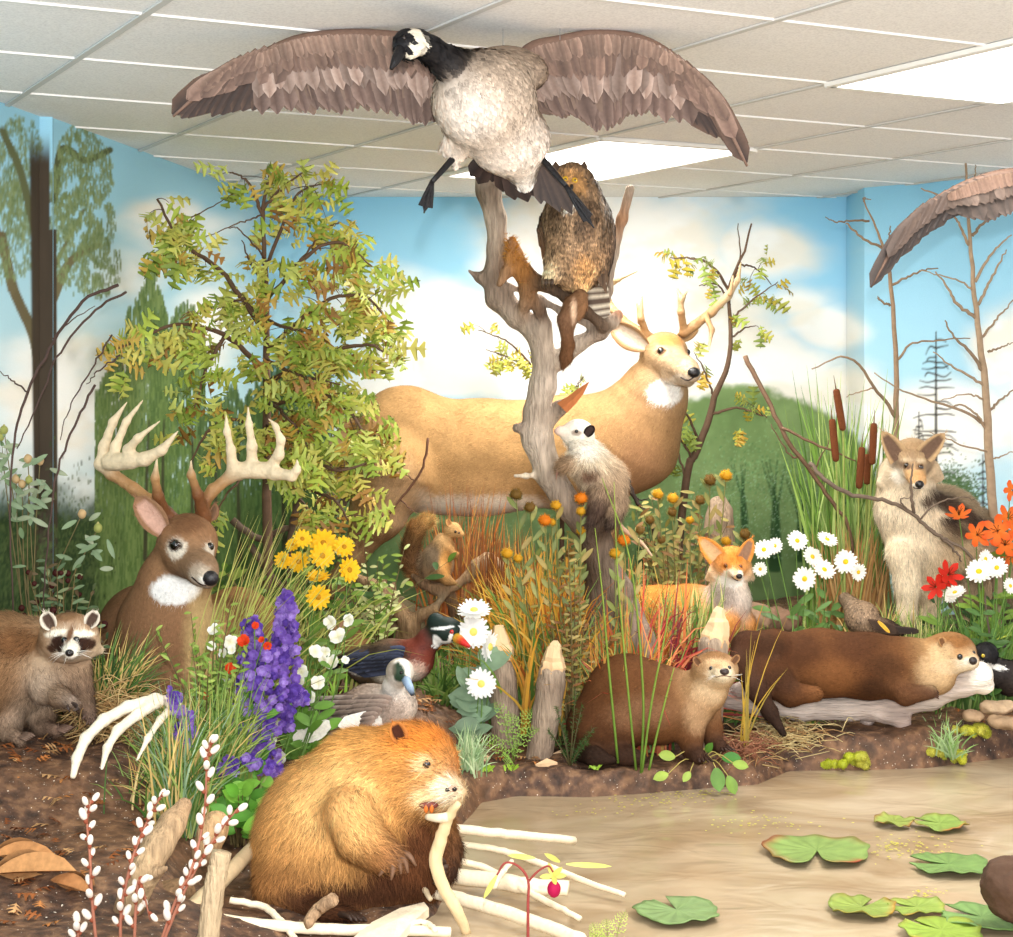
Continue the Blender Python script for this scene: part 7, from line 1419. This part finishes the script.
# ---- pussy willow stems in the foreground
cm__ = MB(); ball(cm__, (0, 0, .012), .0075, lin((236, 226, 214)), 8, 10, (.8, .8, 1.4)); ball(cm__, (0, 0, 0), .004, lin((150, 80, 56)), 5, 8, (1, 1, 1.3)); catk = proto('catkin', cm__, 'petal')
for lab, P, n in (('pussy willow stem furthest left, straight and upright', [(97, 950), (92, 900), (90, 857), (87, 820), (91, 800)], 15), ('short pussy willow stem at the bottom left', [(80, 950), (78, 935), (79, 922)], 4), ('pussy willow stem curving right to a forked tip', [(120, 950), (122, 905), (133, 857), (147, 822), (163, 792)], 21),
                  ('tallest pussy willow stem, in front of the grass tuft', [(158, 950), (176, 900), (192, 868), (204, 816), (207, 762), (211, 740)], 21), ('pussy willow stem leaning right towards the beaver', [(160, 950), (185, 890), (212, 842), (238, 808)], 15), ('low pussy willow stem beside the brown log', [(134, 950), (136, 905), (140, 880), (150, 920)], 9)):
    d = 3.25; PP = np.array([W(x, y, d+.05*(y < 850)) for x, y in P]); T = Thing('pussy_willow', lab, 'branch', PP[0], 'pussy willow stems'); mb = MB(); tube(mb, PP, [.0034, .0028, .0014], lin((150, 96, 76)), 6, 20); T.add('stem', mb, 'stem')
    for i in range(n):
        t = .12+.88*(i+.5)/n if n > 4 else .4+.15*i; p = lerp_path(PP, min(t, 1)); tan = nrm(lerp_path(PP, min(1, t+.02))-lerp_path(PP, max(0, t-.02))); a = i*2.4; s = nrm(np.cross(tan, (0, 1, 0)))*math.cos(a)+nrm(np.cross(tan, (1, 0, 0)))*math.sin(a)
        inst(catk, 'catkin', p+s*.004, T, sc=R.uniform(.85, 1.25), fwd=tan*1.1+s*.8)
# ---- peeled sticks and beaver cuttings
PW, PW2 = (244, 228, 198), (226, 204, 166)
def stick(label, d, P, r, c=PW, name='peeled_stick', cat='stick', group='peeled sticks by the beaver', m='wood', ends=True, dz=None):
    mb = MB(); pp = [W(x, y, d+(e[0] if e else 0)) for x, y, *e in P]; u = d/F; tube(mb, pp, [v*u for v in r], lin(c), 9, len(P)*6, .0008); return single(name, label, cat, pp[0], mb, m, group)
def wst(label, pts, r, c=PW, z=.30, **k):
    """a stick lying at a height over the pond: depth comes from each pixel"""
    mb = MB(); pp = []
    for x, y, *e in pts: zz = z+(e[0] if e else 0); d = F*(EYE-zz)/(y-CY); pp.append(W(x, y, d))
    tube(mb, pp, [v*pp[0][1]/F for v in r], lin(c), 9, len(pts)*6, .0008); return single(k.get('name', 'peeled_stick'), label, 'stick', pp[0], mb, k.get('m', 'wood'), 'peeled sticks by the beaver')
T = Thing('chewed_branch', 'thick forked pale branch the beaver holds in its mouth and paw', 'branch', W(466, 930, 3.98))
mb = MB(); d = 4.0; u = d/F
tube(mb, [W(459, 803, 3.95), W(449, 816, 3.97), W(441, 838, 3.98), W(436, 862, 3.98), W(444, 888, 3.98), W(458, 912, 3.98), W(467, 934, 4.0)], [3*u, 5.5*u, 6.5*u, 7*u, 6.5*u, 6*u, 4.5*u], lin((222, 196, 152)), 10, 30, .001)
tube(mb, [W(448, 817, 3.96), W(438, 818, 3.97), W(427, 817, 4.0)], [5*u, 4.5*u, 3*u], lin((240, 224, 194)), 9, 8); T.add('main_stem', mb, 'wood')
wst('straight white peeled stick sticking out level at the beaver muzzle', [(449, 828, .13), (510, 834, .09), (574, 840, .03)], [5, 4.6, 4.2])
wst('thin white peeled stick slanting over the pond, second from the top', [(458, 844, .08), (500, 850, .05), (540, 863, .03), (582, 880, .01), (625, 895, 0)], [3.2, 3.4, 2.4])
wst('long thin peeled stick pointing down right to the bottom', [(456, 860, .06), (486, 868, .04), (514, 884, .02), (550, 903, .01), (580, 918, .0)], [3.2, 3.6, 2.6])
wst('thick white peeled log lying across the water behind the beaver feet', [(430, 874, .03), (489, 880, .02), (530, 886, .02), (568, 888, .02)], [8, 8.5, 7.5])
wst('thick white peeled pole running to the bottom edge', [(405, 886, .03), (450, 896, .02), (489, 907, .01), (540, 924, .01), (582, 940, .01)], [6, 6.5, 6])
wst('short white peeled stick crossing the thick log', [(494, 886, .05), (500, 875, .05), (512, 862, .06)], [3.5, 3.2, 2.5])
wst('white peeled pole lying along the bottom left of the beaver', [(150, 908, .06), (210, 918, .05), (280, 926, .04), (330, 929, .03), (400, 930, .02), (450, 932, .01)], [5.5, 5.8, 5])
wst('curved thin peeled stick below the beaver tail end', [(230, 900, .06), (262, 906, .05), (280, 920, .04), (296, 940, .02)], [3.4, 3.6, 3])
wst('stubby brown barked stick with a pale cut end under the beaver', [(306, 924, .05), (318, 910, .07), (333, 899, .10)], [5.5, 6.5, 7], (176, 144, 112), m='bark')
wst('thin peeled twig between the beaver paw and thick pole', [(410, 876, .06), (420, 884, .05), (431, 899, .03)], [2.6, 3.4, 2.4], PW2)
wst('pale peeled stick behind the upright stub', [(166, 930, .06), (200, 900, .08), (234, 868, .10), (262, 838, .12)], [8, 9, 8], (206, 182, 144))
wst('thin peeled stick running down left from the beaver branch', [(436, 930, .03), (420, 922, .03), (380, 934, .03)], [2.8, 3, 2.4])
stick('upright sawn stub with pale top left of the beaver', 3.62, [(207, 945), (212, 905), (217, 875), (222, 852)], [11, 11, 10.5, 10], (196, 172, 138), 'cut_branch', 'branch', None, 'bark')
S = Sdf(3.75, .005, .015, .01)
S.c([(132, 905, .0, 14), (146, 870, .0, 15), (158, 845, .02, 15), (172, 824, .05, 13), (184, 806, .08, 8)], [(166, 138, 104), (186, 158, 122), (180, 152, 118), (176, 146, 112), (166, 136, 104)]).c([(150, 868, 0, 6), (158, 872, -.03, 5), (166, 868, -.05, 3)], (170, 140, 108)).c([(128, 900, .02, 12), (120, 930, .0, 12), (126, 950, 0, 11)], [(120, 92, 70)]*3)
timber('driftwood_root', 'smooth brown driftwood root at the lower left of the beaver', 'driftwood', at(150, 3.75), S, .004, 26)
S = Sdf(4.05, .005, .015, .01); S.e((212, 832, .02), (15, 14, 22), (196, 160, 118), -20).e((206, 852, .02), (14, 14, 14), (150, 118, 88)).e((170, 900, -.1), (26, 20, 18), (140, 110, 80), 20); timber('rotten_log', 'rough tan chunk of wood beside the pussy willow and beaver', 'wood', at(208, 4.05), S, .008, 22)
mb = MB(); shp = [(350, 940), (372, 922), (400, 908), (424, 902), (429, 908), (412, 922), (400, 936), (392, 945)]; top_ = [W(x, y, F*(EYE-.335)/(y-CY)) for x, y in shp]; bot_ = [p-np.array((0, 0, .02)) for p in top_]; n_ = len(shp)
V = top_+bot_+[sum(top_)/n_+np.array((0, 0, .008)), sum(bot_)/n_]; mb.add(V, [np.array([(i, (i+1) % n_, n_*2) for i in range(n_)]+[(n_+(i+1) % n_, n_+i, n_*2+1) for i in range(n_)]), np.array([(i, n_+i, n_+(i+1) % n_, (i+1) % n_) for i in range(n_)])], lin(PW))
single('wood_slab', 'broad white split wood slab in front of the beaver', 'wood', top_[0], mb, 'wood', smooth=False)
for (x, y, s, lab) in ((480, 762, 1, 'wood chip at the foot of the left front stump'), (546, 768, 1.1, 'pale wood chip below the leaning stump'), (560, 757, .8, 'small wood chip right of the leaning stump')):
    p = gpt(x, y); mb = MB(); V = [p+np.array(v)*s*.03 for v in ((-1, 0, .25), (.2, -.6, .15), (1.1, .1, .4), (.1, .5, .7), (-1, 0, .0), (.2, -.6, -.1), (1.1, .1, .15), (.1, .5, .3))]
    mb.add(V, np.array([(0, 1, 2, 3), (7, 6, 5, 4), (0, 4, 5, 1), (1, 5, 6, 2), (2, 6, 7, 3), (3, 7, 4, 0)]), lin((226, 190, 150))); single('wood_chip', lab, 'wood chip', p, mb, 'wood', 'wood chips by the stumps', smooth=False)

# ---- white shed antler
S = Sdf(4.3, .004, .01, .01); IV = (232, 220, 196)
def gz(x, y, e): return (x, y, e)
S.c([(176, 702, .16, 4.5), (155, 699, .10, 5.5), (128, 707, .04, 6), (104, 720, -.02, 5.6), (86, 738, -.08, 5.2), (77, 758, -.12, 4.6), (73, 776, -.14, 3)], IV).c([(158, 702, .10, 6), (138, 714, .02, 5.4), (118, 730, -.05, 4.6), (107, 748, -.10, 4), (102, 768, -.12, 2)], IV).c([(176, 704, .16, 5), (160, 720, .06, 3.6), (148, 738, -.02, 3), (137, 760, -.06, 1.4)], IV)
timber('shed_antler', 'curved white shed antler lying in the grass by the raccoon', 'antler', W(120, 740, 4.3), S, .0015, 50, m='antler')

# ---- lily pads
def pad(label, px, py, rx, notch, c=(126, 164, 70), edge=(190, 140, 60), wave=.012, fold=0.0, gl='lily pads on the pond'):
    d = F*(EYE-.292)/(py-CY); c0_ = W(px, py, d); r = rx*d/F; mb = MB(); V = []; C = []; NA, NRD = 56, 8
    for i in range(NRD+1):
        for j in range(NA):
            a = notch+.16+(2*math.pi-.32)*j/(NA-1); q = i/NRD; rr = r*q*(1+.05*math.sin(5*a+px)+.03*math.sin(11*a)); x, y = math.cos(a)*rr, math.sin(a)*rr
            z = .003+q**3*wave*.3*(math.sin(3*a+px)+.5*math.sin(8*a+py)+.9)+fold*abs(math.sin(a-notch))*q*r+.004*math.sin(a*14)*(q**.5)*.3
            V.append((x, y, max(z, .001))); t = np.clip((q-.78)/.22, 0, 1)*max(0, vnoise(np.array((a*2.1+px, q*2, .3)))*2-.55); vein = .9+.2*abs(math.sin(a*7)); C.append(lin(c)*vein*(1-t)+lin(edge)*t)
    V = np.array(V)+c0_; n0 = len(V); Vb = V-np.array((0, 0, .0025))
    q = [(i*NA+j, (i+1)*NA+j, (i+1)*NA+j+1, i*NA+j+1) for i in range(NRD) for j in range(NA-1)]; qb = [(a+n0, d_+n0, c_+n0, b_+n0) for a, b_, c_, d_ in q]; rim = [(NRD*NA+j, NRD*NA+j+n0, NRD*NA+j+1+n0, NRD*NA+j+1) for j in range(NA-1)]
    mb.add(np.vstack([V, Vb]), np.array(q+qb+rim), np.vstack([C, np.array(C)*.7])); return single('lily_pad', label, 'lily pad', c0_, mb, 'leaf', gl)
pad('light green lily pad nearest the peeled sticks', 677, 911, 42, 1.9, (134, 162, 100), (134, 162, 100), .010)
pad('large wavy lily pad in the middle of the pond', 817, 851, 52, -1.75, (140, 166, 90), (170, 110, 66), .022)
pad('small half-curled lily pad, left one of the far pair', 894, 822, 20, -.3, (156, 170, 84), (170, 100, 60), .02)
pad('green lily pad with brown rim, right one of the far pair', 940, 824, 27, 2.6, (146, 172, 84), (180, 130, 66), .018)
pad('plain green lily pad right of the large wavy one', 949, 865, 38, 2.9, (126, 158, 88), (126, 158, 88), .016)
pad('orange-edged lily pad, left one of the front cluster', 862, 908, 33, .9, (146, 164, 76), (190, 140, 60), .022)
pad('green lily pad touching the orange-edged one', 917, 908, 28, 2.9, (150, 172, 78), (190, 156, 66), .018)
pad('yellow-green lily pad cut off by the bottom edge', 942, 931, 40, 2.3, (152, 178, 70), (186, 176, 66), .014)
pad('green lily pad at the lower right corner', 982, 918, 40, 2.5, (128, 162, 92), (128, 162, 92), .016)
# duckweed specks
dm = MB()
for px0, py0, rx, ry, n in ((905, 848, 50, 12, 110), (760, 822, 60, 10, 60), (650, 800, 50, 8, 60), (925, 892, 20, 5, 26), (700, 795, 40, 8, 50), (590, 812, 30, 6, 16)):
    for _ in range(n):
        x, y = px0+R.gauss(0, rx*.5), py0+R.gauss(0, ry*.5); p = W(x, y, F*(EYE-.288)/(y-CY)); p[2] = .2885; r = R.uniform(.0025, .005)
        if shored(p[0], p[1]) < -.03: dm.add([p+(r*math.cos(a), r*math.sin(a), 0) for a in np.arange(6)*1.047]+[p+(0, 0, .001)], np.array([(i, (i+1) % 6, 6) for i in range(6)]), lin((196, 190, 70)))
single('duckweed', 'tiny yellow-green duckweed specks floating on the pond', 'duckweed', W(900, 848, F*(EYE-.288)/(848-CY)), dm, 'leaf', None, 'stuff')

# ---- moss cushions, small bank plants
for lab, x, y, w_, sd_ in (('yellow-green moss clump at the waterline below the straw', 845, 763, 22, 1), ('yellow-green moss clump at the waterline below the log end', 942, 757, 22, 2), ('yellow moss clump higher on the bank by the pale tuft', 968, 731, 26, 3)):
    d = gpt(x, y)[1]; S = Sdf(d, .004, .006, .01); rr = random.Random(sd_)
    for k in range(16): S.e((x+rr.uniform(-w_, w_), y+rr.uniform(-7, 3), rr.uniform(-.03, .02)), (4.6, 5, 4.4), rr.choice([(206, 206, 60), (186, 196, 50), (196, 190, 80)]))
    S.mesh(.006, 90); S.fur(5000, .007, .0016, .8, .5, .3); single('moss_clump', lab, 'moss', gpt(x, y), S.data(), 'leaf', 'moss clumps on the bank')
def frond(mb, p0, p1, L, c, bend=.2, n=9):
    p0, p1 = np.asarray(p0, float), np.asarray(p1, float); ax = p1-p0; P = [p0, p0+ax*.5+np.array((0, 0, bend*np.linalg.norm(ax))), p1]; tube(mb, P, [.0014, .0006], lin(c)*.7, 4, 8); s = nrm(np.cross(ax, (0, -1, .3)))
    for i in range(n):
        t = .12+.86*i/n; q = lerp_path(np.array(P), t)
        for sd in (-1, 1):
            l = L*math.sin(math.pi*(t*.8+.18)); dv = nrm(s*sd+nrm(ax)*.5); e = q+dv*l
            for k in range(4): m_ = q+(e-q)*(k/4); leafy(mb, m_, dv+s*0+nrm(ax)*(.8 if k % 2 else -.5), l*.36, l*.14, lin(c)*R.uniform(.85, 1.2), (0, -1, .3))
def fern(name, label, d, px, tips, L, c, cat='fern'):
    base = at(px, d); mb = MB()
    for x, y, e in tips: frond(mb, base+np.array((R.gauss(0, .008), 0, 0)), W(x, y, d+e), L, c)
    return single(name, label, cat, base, mb, 'leaf')
fern('fern', 'light green fern at the foot of the left front gnawed stump', 5.42, 512, [(494, 700, -.02), (532, 708, -.02), (480, 742, -.05), (540, 728, -.05), (510, 712, 0), (505, 765, -.1)], .026, (140, 176, 74))
fern('fern', 'small yellow-green fern at the bottom edge right of the sticks', 3.95, 606, [(592, 922, 0), (626, 910, 0), (606, 918, -.02), (590, 932, -.05)], .02, (176, 190, 96))
def sprig(label, d, px, tips, c=(60, 96, 44)):
    base = at(px, d); mb = MB()
    for x, y in tips:
        e = W(x, y, d+R.uniform(-.04, .04)); P = np.array([base, (base+e)/2+np.array((0, 0, .01)), e]); tube(mb, P, [.003, .0015], lin((90, 80, 50)), 5, 6)
        for _ in range(120): q = lerp_path(P, R.uniform(.15, 1)); v = nrm(NR.normal(0, 1, 3)+(e-base)*4); blade(mb, q, q+v*.016, .0026, lin(c), lin(c)*1.5, seg=1)
    return single('fir_sprig', label, 'plant', base, mb, 'leaf')
sprig('dark green fir sprig between the leaning stump and left otter', 5.36, 570, [(556, 706), (582, 706), (594, 728), (548, 730), (576, 690), (600, 716), (562, 722), (588, 742)])
for x, y, lab in ((510, 782, 'tiny green sprout on the bank below the fern'), (594, 775, 'tiny green sprout on the bank below the left otter tail'), (535, 757, 'tiny green sprout at the foot of the leaning stump'), (487, 775, 'tiny green sprout near the beaver face')):
    p = gpt(x, y); mb = MB()
    for k in range(14): a = R.uniform(0, 6.3); leafy(mb, p+np.array((R.gauss(0, .008), R.gauss(0, .008), 0)), np.array((math.cos(a), math.sin(a)*.5, 1)), .022, .008, lin((150, 186, 60)))
    single('sprout', lab, 'plant', p, mb, 'leaf', 'tiny sprouts on the bank')
# trailing plant on the shore
T = Thing('shore_plant', 'low plant with glossy heart leaves hanging over the pond edge', 'plant', gpt(700, 768)); mb = MB(); lf = MB(); b0 = gpt(702, 768)
for x, y, L, a, e, c in ((675, 757, .055, (-1, -.2, .2), -.05, (160, 184, 76)), (668, 774, .05, (-1, -.4, -.2), -.1, (160, 184, 76)), (716, 768, .075, (.1, -.5, -1), -.12, (100, 140, 62)), (728, 776, .06, (.4, -.3, -1), -.12, (126, 160, 66)), (722, 758, .06, (1, -.3, .1), -.03, (70, 130, 50)), (733, 763, .05, (1, -.3, -.2), -.06, (150, 176, 76)), (690, 772, .04, (-.5, -.5, -.5), -.1, (156, 180, 80)), (706, 752, .04, (.3, -.4, .6), 0, (90, 140, 50))):
    q = W(x, y, b0[1]+e); tube(mb, [b0, (b0+q)/2+np.array((0, 0, .03)), q], [.0022, .0016], lin((176, 160, 90)), 5, 7); leafy(lf, q, np.array(a), L, L*.62, lin(c), (0, -1, .5))
T.add('stems', mb, 'stem'); T.add('leaves', lf, 'leaf')
# pink bud plant in the water
T = Thing('pitcher_bud', 'drooping magenta bud on a curved red stem over the sticks', 'flower', W(528, 938, 3.72)); mb = MB(); d = 3.72
tube(mb, [W(528, 945, d), W(528, 905, d), (W(528, 880, d)), W(518, 866, d), (W(505, 863, d)), W(497, 875, d)], [.0034, .0028, .002], lin((150, 66, 60)), 6, 24); tube(mb, [W(528, 882, d), W(537, 872, d), W(548, 866, d), W(553, 872, d)], [.0026, .002], lin((150, 66, 60)), 6, 12); T.add('stem', mb, 'stem')
mb = MB(); ball(mb, W(554, 889, d), .015, lin((190, 30, 84)), 10, 14, (1, 1, 1.25)); T.add('bud', mb, 'petal')
mb = MB(); q = W(553, 876, d)
for a in ((1, -.2, .1), (-1, -.2, .0), (.2, -1, -.4), (-.3, .2, .8), (.6, -.4, .7)): leafy(mb, q, np.array(a), .03, .012, lin((206, 200, 100)), (0, -1, .3))
for x, y, a, L in ((560, 862, (-.4, -.3, .3), .05), (566, 864, (1, -.1, -.02), .10), (535, 858, (-1, 0, .1), .06), (497, 875, (-.6, -.2, -1), .06)): leafy(mb, W(x, y, d), np.array(a), L, .012, lin((206, 206, 110)), (0, -1, .3))
T.add('leaves', mb, 'leaf')
# ---- big curled dead leaves at the lower left
for lab, x, y, L, a, c in (('large curled tan dead leaf at the lower left edge', 38, 880, .20, (1, -.15, .12), (190, 140, 92)), ('second dead leaf crossing the large curled one', 70, 892, .12, (-.9, .5, .25), (170, 118, 74)), ('dead leaf folded behind the large curled one', 25, 862, .14, (1, .2, .1), (176, 126, 80))):
    p = gpt(x, y)+np.array((0, 0, .02)); mb = MB(); p0_ = p-nrm(np.array(a))*L*.5
    for k in range(3): leafy(mb, p0_+np.array((0, .012*k, .004*k)), np.array(a)+np.array((0, .12*k-.1, 0)), L*(1-.12*k), L*.34, lin(c)*(1-.1*k), (0, -.45+.5*k, 1), .9 if k != 1 else -.5)
    single('dead_leaf', lab, 'leaf', p, mb, 'litter', 'large dead leaves')
# ---- stones
def stone(label, d, x, y, r, c, name='stone'):
    S = Sdf(d, .006, .01, .01); S.e((x, y, 0), r, c, R.uniform(-12, 12)); S.e((x+r[0]*.3, y+r[2]*.2, -.01), (r[0]*.7, r[1]*.8, r[2]*.7), c, 20).e((x-r[0]*.4, y-r[2]*.1, -.01), (r[0]*.6, r[1]*.7, r[2]*.9), c, -15); S.mesh(.016, 22); return single(name, label, 'stone', W(x, y+r[2], d), S.data(), 'rock')
stone('brown rounded rock right of the fox chest', 6.3, 752, 618, (26, 26, 16), (150, 120, 96)); stone('brown rock below the daisies behind the otter', 6.35, 778, 622, (22, 22, 14), (130, 100, 80))
stone('tan flat stone under the white log end', 5.78, 998, 708, (18, 16, 7), (180, 154, 124)); stone('lower tan stone at the right edge of the bank', 5.72, 1006, 722, (20, 16, 7), (166, 138, 108)); stone('small stone beside the curved tuft at right', 5.78, 975, 716, (10, 10, 5), (170, 142, 112))
stone('dark brown coarse mound in the water at the right edge', 3.98, 1030, 892, (48, 44, 34), (84, 62, 48), 'mud_mound')
stone('dark earthy mound behind the fox squirrel and wood duck', 6.75, 385, 625, (46, 40, 30), (104, 92, 66), 'earth_mound')
# ---- more low vegetation to close the gaps
tuft(GN, 'low green grass between the wood duck and rabbit', 6.1, 372, 60, 40, 120, [GR], w=2.6, bw=18)
tuft(GN, 'green grass rising behind the lying buck rump', 5.95, 256, 110, 40, 150, [GR[:2], [(60, 90, 44)]], w=2.6, bw=24)
tuft(GN, 'thin green grass behind the rock and daisies', 6.5, 775, 70, 50, 130, [GR, [(110, 150, 60)]], w=2.4, bw=24)
tuft(GN, 'sparse tan grass on the soil left of the shed antler', 4.4, 150, 90, 50, 60, [TANS, GR[2:4]], w=1.8, bw=20)
